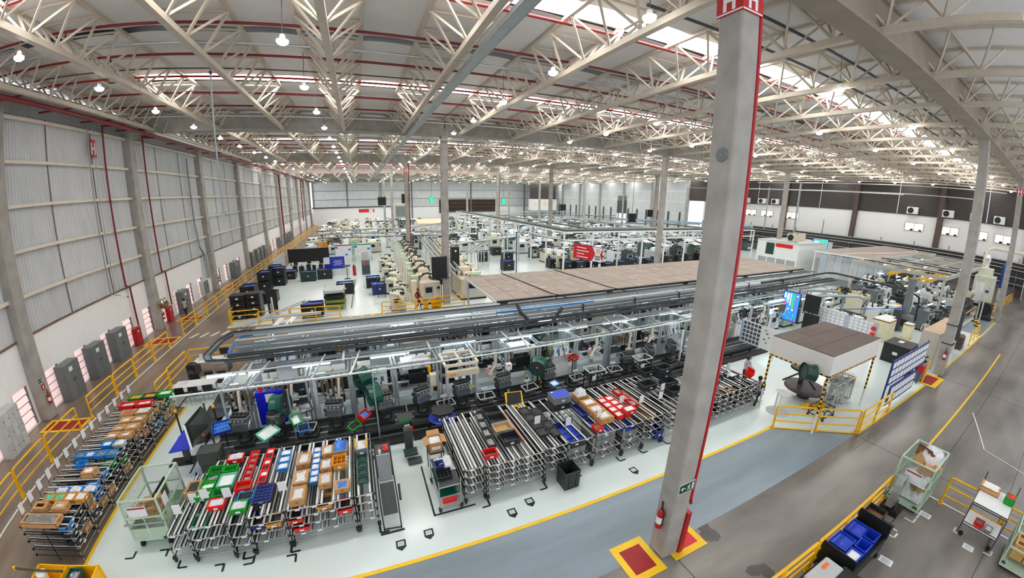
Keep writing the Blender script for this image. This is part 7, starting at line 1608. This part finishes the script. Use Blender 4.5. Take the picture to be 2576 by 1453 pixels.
# far trays at mid height
for i, (x0, y0, x1, y1, z) in enumerate(((-6.5, 66, 18, 62, 3.5), (-6.5, 63, 12, 60, 3.2), (6, 68, 22, 86, 3.6), (2, 90, 22, 92, 3.8), (10.5, 44, 22, 50, 3.6), (-8, 74, 6, 72, 3.4), (28, 54, 72, 50, 4.4), (28, 66, 72, 60, 4.4), (28, 80, 74, 76, 4.2), (26, 98, 74, 94, 4.2), (26, 116, 70, 112, 4.2), (34, 46, 34, 90, 4.6), (46, 46, 46, 90, 4.6), (60, 48, 60, 90, 4.6))):
    t = thing('far_cable_tray', 'long grey cable tray over the far machines, %s from the near left' % ordinal(i + 1), 'cable tray', (0, 0, 0)); bar(t, 'tray', TD if i % 2 else GALV, (x0, y0, z), (x1, y1, z), .5, .16); tube(t, 'pipe', LGREY, (x0, y0 - .5, z + .1), (x1, y1 - .5, z + .1), .06)
    for q in range(5): a = q / 4; bar(t, 'post', LGREY, (x0 + (x1 - x0) * a, y0 + (y1 - y0) * a, 0), (x0 + (x1 - x0) * a, y0 + (y1 - y0) * a, z), .12)
# hung screens and cooler
def hung(x, y, z, w, h, mt, label, nm='hung_display', rz=0):
    t = thing(nm, label, 'display', (x, y, z), rz); slabbox(t, 'housing', BLACK, (0, .06, 0), (w + .14, .2, h + .14)); box(t, 'screen', mt, (0, -.05, 0), (w, .02, h)); tube(t, 'hanger', DGREY, (0, .1, h / 2), (0, .1, (15.6 if z > 5 else h + 1.2 + z) - z), .04); return t
hung(4.8, 84, 8.4, 1.6, 1.6, RUBBER, 'black screen hung high at the far left'); hung(9.6, 82, 8.9, 1.5, 1.9, RUBBER, 'black screen beside the air cooler')
hung(20.4, 110, 8.2, .9, 1.6, mat('screen_bright_green', (40, 230, 150), .3, emit=1.2), 'bright green screen hung far back, left one'); hung(43, 110, 7.7, .9, 1.7, mat('screen_bright_green', (40, 230, 150), .3, emit=1.2), 'bright green screen hung far back, right one')
t = hung(59.2, 27.2, 3.6, 1.9, 3.2, mat('screen_green_blue', (90, 170, 246), .3, emit=.9), 'blue and green data screen left of the rear canopy', rz=-.9); box(t, 'green_column', mat('screen_green', (40, 210, 70), .3), (.1, -.065, 0), (.3, .01, 3.0)); box(t, 'green_column', mat('screen_green', (40, 210, 70), .3), (.6, -.065, .2), (.34, .01, 2.5)); box(t, 'white_list', mat('screen_white', (232, 240, 250), .3), (-.5, -.065, .2), (.5, .01, 2.2))
for i, (x, y, z) in enumerate(((54, 92, 6.5), (50, 58, 5.8), (66, 70, 6.2), (30, 130, 7))): hung(x, y, z, 1.6, 1.6, RUBBER, 'black screen hung over the far centre, %s' % ordinal(i + 1))
t = thing('air_cooler', 'cream evaporative air cooler hung beside a far column', 'air cooler', (8.2, 80, 6.4)); slabbox(t, 'casing', CREAM, (0, 0, 0), (2.7, 1.6, 3.0), .08); box(t, 'louvre_panel', mat('cooler_louvre', (120, 136, 138), .5), (0, -.82, -.1), (2.0, .04, 2.2))
for q in range(6): box(t, 'slat', LGREY, (0, -.86, -1.0 + .36 * q), (2.0, .05, .05))
tube(t, 'support', BLACK, (0, 0, -1.5), (0, 0, -4), .08)
t = thing('white_tent', 'white cabin with a cream roof in the far machining area', 'cabin', (15.3, 84, 0)); box(t, 'wall_panel', WHITE, (0, 0, 1.8), (6.5, 8, 3.4)); slab(t, 'roof', mat('cream_roof', (236, 212, 176), .6), (-3.4, -4.1, 3.6), (3.4, -4.1, 3.6), (3.0, 4, 4.1), (-3.0, 4, 4.1), .1); box(t, 'door', LGREY, (-1, -4.02, 1.2), (1.0, .04, 2.2))
t = thing('wall_banner', 'small red and white banner on the white far wall', 'banner', (1.5, YF - 14.6, 4.6)); box(t, 'red_field', BR, (0, 0, 0), (3.4, .05, 1.1)); box(t, 'white_field', PAPER, (2.4, 0, 0), (1.3, .05, 1.1)); box(t, 'red_tip', BR, (3.3, 0, 0), (.4, .05, 1.0))
t = thing('white_dock_door', 'bright white dock door on the right wall', 'door', (XW1 - .2, 98.5, 2.6)); box(t, 'door', mat('dock_glow', (250, 252, 255), .4, emit=1.0), (0, 0, 0), (.1, 4.2, 4.2)); box(t, 'hood', DGREY, (0, 0, 4.2), (.2, 4.6, 4.0)); box(t, 'hood_top', GREY, (0, 0, 7.0), (.2, 4.2, 1.6))
for i, (x, y, mt, lb) in enumerate(((-5.5, 72, CARDB, 'stack of brown cartons by the far left tray'), (-6.6, 68, ORANGE, 'orange robot frame far left'), (-1.4, 66, mat('mint_sheet', (130, 206, 176), .5), 'mint green panel by the brown cartons'))):
    t = thing('far_stack', lb, 'stack', (x, y, 0))
    for q in range(4): box(t, 'layer', mt, (0, 0, .3 + .5 * q), (1.6 - .2 * (q % 2), .6, .46))
# ================================================================ PEOPLE
SKIN = mat('skin', (150, 104, 80), .6, var=.05); HAIR = mat('dark_hair', (30, 24, 22), .6); SHIRT = mat('pale_shirt', (200, 204, 208), .8, var=.06); NAVYT = mat('dark_trousers', (36, 40, 48), .8); MAROON = mat('maroon_overall', (110, 30, 36), .8, var=.1); SHOE = mat('black_shoe', (22, 22, 22), .5); STRIPM = mat('reflective_band', (214, 226, 120), .4)
def person(x, y, z, rz, pose, top, legs, label, hair=HAIR, hat=None, s=1.0, sleeve=True):
    J = {'pel': (0, 0, .95, .13), 'wai': (0, .0, 1.08, .125), 'che': (0, .01, 1.28, .15), 'sho': (0, 0, 1.42, .1), 'nek': (0, .0, 1.5, .055), 'hea': (0, .02, 1.6, .09), 'top': (0, .015, 1.7, .08)}
    if pose == 'walk':
        lg = {-1: ((-.1, 0, .88, .095), (-.11, .2, .5, .062), (-.11, .22, .1, .042), (-.11, .34, .04, .035)), 1: ((.1, 0, .88, .095), (.11, -.06, .5, .062), (.11, -.32, .14, .042), (.12, -.24, .04, .035))}
        ar = {-1: ((-.2, 0, 1.4, .062), (-.26, -.14, 1.14, .045), (-.24, -.06, .9, .034)), 1: ((.2, 0, 1.4, .062), (.27, .1, 1.14, .045), (.24, .28, .96, .034))}
    elif pose == 'sit':
        lg = {-1: ((-.1, .02, .9, .1), (-.13, .42, .9, .07), (-.13, .46, .5, .05), (-.13, .6, .45, .038)), 1: ((.1, .02, .9, .1), (.13, .42, .9, .07), (.13, .4, .5, .05), (.13, .54, .45, .038))}
        ar = {-1: ((-.2, 0, 1.4, .062), (-.27, .12, 1.16, .045), (-.16, .36, 1.12, .034)), 1: ((.2, 0, 1.4, .062), (.27, .12, 1.16, .045), (.16, .36, 1.12, .034))}
    else:
        lg = {-1: ((-.1, 0, .88, .095), (-.12, .03, .5, .062), (-.12, 0, .1, .042), (-.13, .12, .04, .035)), 1: ((.1, 0, .88, .095), (.12, .03, .5, .062), (.12, 0, .1, .042), (.13, .12, .04, .035))}
        ar = {-1: ((-.2, 0, 1.4, .062), (-.26, .08, 1.14, .045), (-.14, .32, 1.1, .034)), 1: ((.2, 0, 1.4, .062), (.26, .08, 1.14, .045), (.16, .33, 1.15, .034))}
    V = []; E = []; Rr = []; B = []
    def add(p, par, mt):
        V.append(p[:3]); Rr.append(p[3]); i = len(V) - 1
        if par is not None: E.append((par, i)); B.append((par, i, mt))
        return i
    pe = add(J['pel'], None, legs); wa = add(J['wai'], pe, top); ch = add(J['che'], wa, top); sh = add(J['sho'], ch, top); ne = add(J['nek'], sh, SKIN); he = add(J['hea'], ne, SKIN); add(J['top'], he, SKIN)
    for sd in (-1, 1):
        a, b, c, d = lg[sd]; i = add(a, pe, legs); j = add(b, i, legs); k = add(c, j, legs); add(d, k, SHOE)
        a, b, c = ar[sd]; i = add(a, sh, top); j = add(b, i, top if sleeve else SKIN); k = add(c, j, top if sleeve else SKIN)
        dr = (Vector(c[:3]) - Vector(b[:3])).normalized(); sx = Vector((1, 0, 0)); pm_ = Vector(c[:3]) + dr * .07
        pk = add((*pm_, .03), k, SKIN)
        for q in range(4):
            o = pm_ + sx * (.028 * (q - 1.5)); f1 = add((*(o + dr * .045), .01), pk, SKIN); add((*(o + dr * (.08 - .008 * abs(q - 1.5)) + Vector((0, 0, -.02))), .008), f1, SKIN)
        th = Vector(c[:3]) + dr * .03 + sx * (-sd * .045); f1 = add((*th, .012), k, SKIN); add((*(th + dr * .04), .009), f1, SKIN)
    me = bpy.data.meshes.new('body'); me.from_pydata(V, E, []); o = bpy.data.objects.new('tmp_body', me); COL.objects.link(o)
    md = o.modifiers.new('s', 'SKIN'); md.use_smooth_shade = True; ss = o.modifiers.new('u', 'SUBSURF'); ss.levels = 1
    for i, sv in enumerate(me.skin_vertices[0].data): sv.radius = (Rr[i], Rr[i] * (.8 if V[i][2] > .9 and abs(V[i][0]) < .05 and V[i][2] < 1.45 and Rr[i] > .09 else 1)); sv.use_root = (i == 0)
    dg = bpy.context.evaluated_depsgraph_get(); ev = o.evaluated_get(dg); nm = bpy.data.meshes.new_from_object(ev); bpy.data.objects.remove(o)
    ms = []; 
    for _, _, mt in B:
        if mt not in ms: ms.append(mt)
    nm.materials.clear()
    for mt in ms: nm.materials.append(mt)
    Vv = [Vector(v) for v in V]
    for pl in nm.polygons:
        c = pl.center; best = 9; bm_ = 0
        for a, b, mt in B:
            A = Vv[a]; D = Vv[b] - A; u = max(0, min(1, (c - A).dot(D) / max(D.length_squared, 1e-9))); dd = (c - (A + D * u)).length - (Rr[a] * (1 - u) + Rr[b] * u) * .9
            if dd < best: best = dd; bm_ = ms.index(mt)
        pl.material_index = bm_; pl.use_smooth = True
    t = thing('person', label, 'person', (x, y, z), rz); t.scale = (s, s, s); obj('body', nm, t)
    hx, hy, hz = J['hea'][:3]
    MB().m(hair).lathe([(.1, -.02), (.105, .03), (.1, .08), (.07, .12), (.001, .14)], (hx, hy - .02, hz + .01), 12).build('hair', t)
    if hat: m = MB().m(hat).lathe([(.108, .05), (.11, .09), (.07, .14), (.001, .15)], (hx, hy - .01, hz), 12); m.box((hx, hy + .12, hz + .06), (.16, .12, .015)); m.build('cap', t)
    for q in (-1, 1): box(t, 'eye', BLACK, (hx + q * .035, hy + .085, hz + .02), (.025, .02, .014)); box(t, 'ear', SKIN, (hx + q * .093, hy, hz), (.02, .04, .06))
    m = MB().m(SKIN).box((hx, hy + .1, hz - .01), (.024, .03, .04)); m.build('nose', t); MB().m(mat('lips', (120, 70, 62), .5)).box((hx, hy + .085, hz - .05), (.05, .02, .012)).build('mouth', t)
    return t
person(-14.85, 34.5, 0, PI * .92, 'walk', SHIRT, NAVYT, 'man in a pale shirt and dark trousers walking in the left side aisle', sleeve=False)
person(4.25, 30.45, 0, -PI / 2 + .2, 'walk', MAROON, MAROON, 'person in a maroon overall with pale bands walking behind the yellow rails', hair=MAROON, s=1.1)
t = person(37.9, 8.0, 0, PI / 2, 'walk', SHIRT, NAVYT, 'man in a white shirt with reflective band walking by the grey pillar', s=1.05); MB().m(STRIPM).lathe([(.165, 0), (.168, .05)], (0, 0, 1.2), 12).build('reflective_band', t)
person(17.35, 9.4, -.42, PI / 2 + .3, 'sit', mat('grey_shirt', (176, 180, 188), .8), mat('dark_jeans', (40, 50, 66), .8), 'person with long dark hair seated on a black chair at the end of the racks')
person(18.1, 10.7, 0, PI, 'stand', SHIRT, NAVYT, 'worker in a white shirt and dark cap behind the racks', hat=BLACK)
person(-7.6, 50.6, -.42, .3, 'sit', mat('navy_shirt', (40, 46, 66), .8), NAVYT, 'grey haired person seated at the white desks in the left machining area', hair=LGREY)
t = thing('black_chair', 'black chair with chrome legs under the long haired seated person', 'chair', (17.35, 9.35, 0), PI / 2 + .3); m = MB().m(BLACK); bbox(m, (0, .05, .42), (.46, .46, .06), .02); m.build('seat', t); m = MB().m(BLACK); bbox(m, (0, -.2, .72), (.44, .05, .4), .02); m.build('backrest', t); tube(t, 'pedestal', STEEL, (0, .05, .05), (0, .05, .4), .03)
for q in range(5): a = q * 2 * PI / 5; bar(t, 'foot', STEEL, (0, .05, .06), (.28 * math.cos(a), .05 + .28 * math.sin(a), .03), .03)
t = thing('office_chair', 'dark office chair of the grey haired person at the white desks', 'chair', (-7.6, 50.5, 0), .3); box(t, 'seat', BLACK, (0, .05, .42), (.5, .5, .07)); box(t, 'backrest', BLACK, (0, -.22, .75), (.48, .05, .5)); tube(t, 'pedestal', STEEL, (0, .05, 0), (0, .05, .4), .04)
t = thing('hanging_conduit', 'thin grey conduit hanging straight down from the third roof truss', 'conduit', (-5.35, 17.2, 0)); tube(t, 'pole', GALV, (0, 0, 14.5), (0, 0, 9.0), .035); box(t, 'end_box', GALV, (0, 0, 8.95), (.14, .14, .2)); tube(t, 'clamp', DGREY, (0, 0, 14.3), (0, 0, 14.4), .06)
t = thing('hanging_conduit', 'thin dark conduit hanging from the roof far along the left aisle', 'conduit', (-9.5, 60, 0)); tube(t, 'pole', GALV, (0, 0, 14.5), (0, 0, 8.0), .05); box(t, 'end_box', GALV, (0, 0, 7.95), (.2, .2, .25))
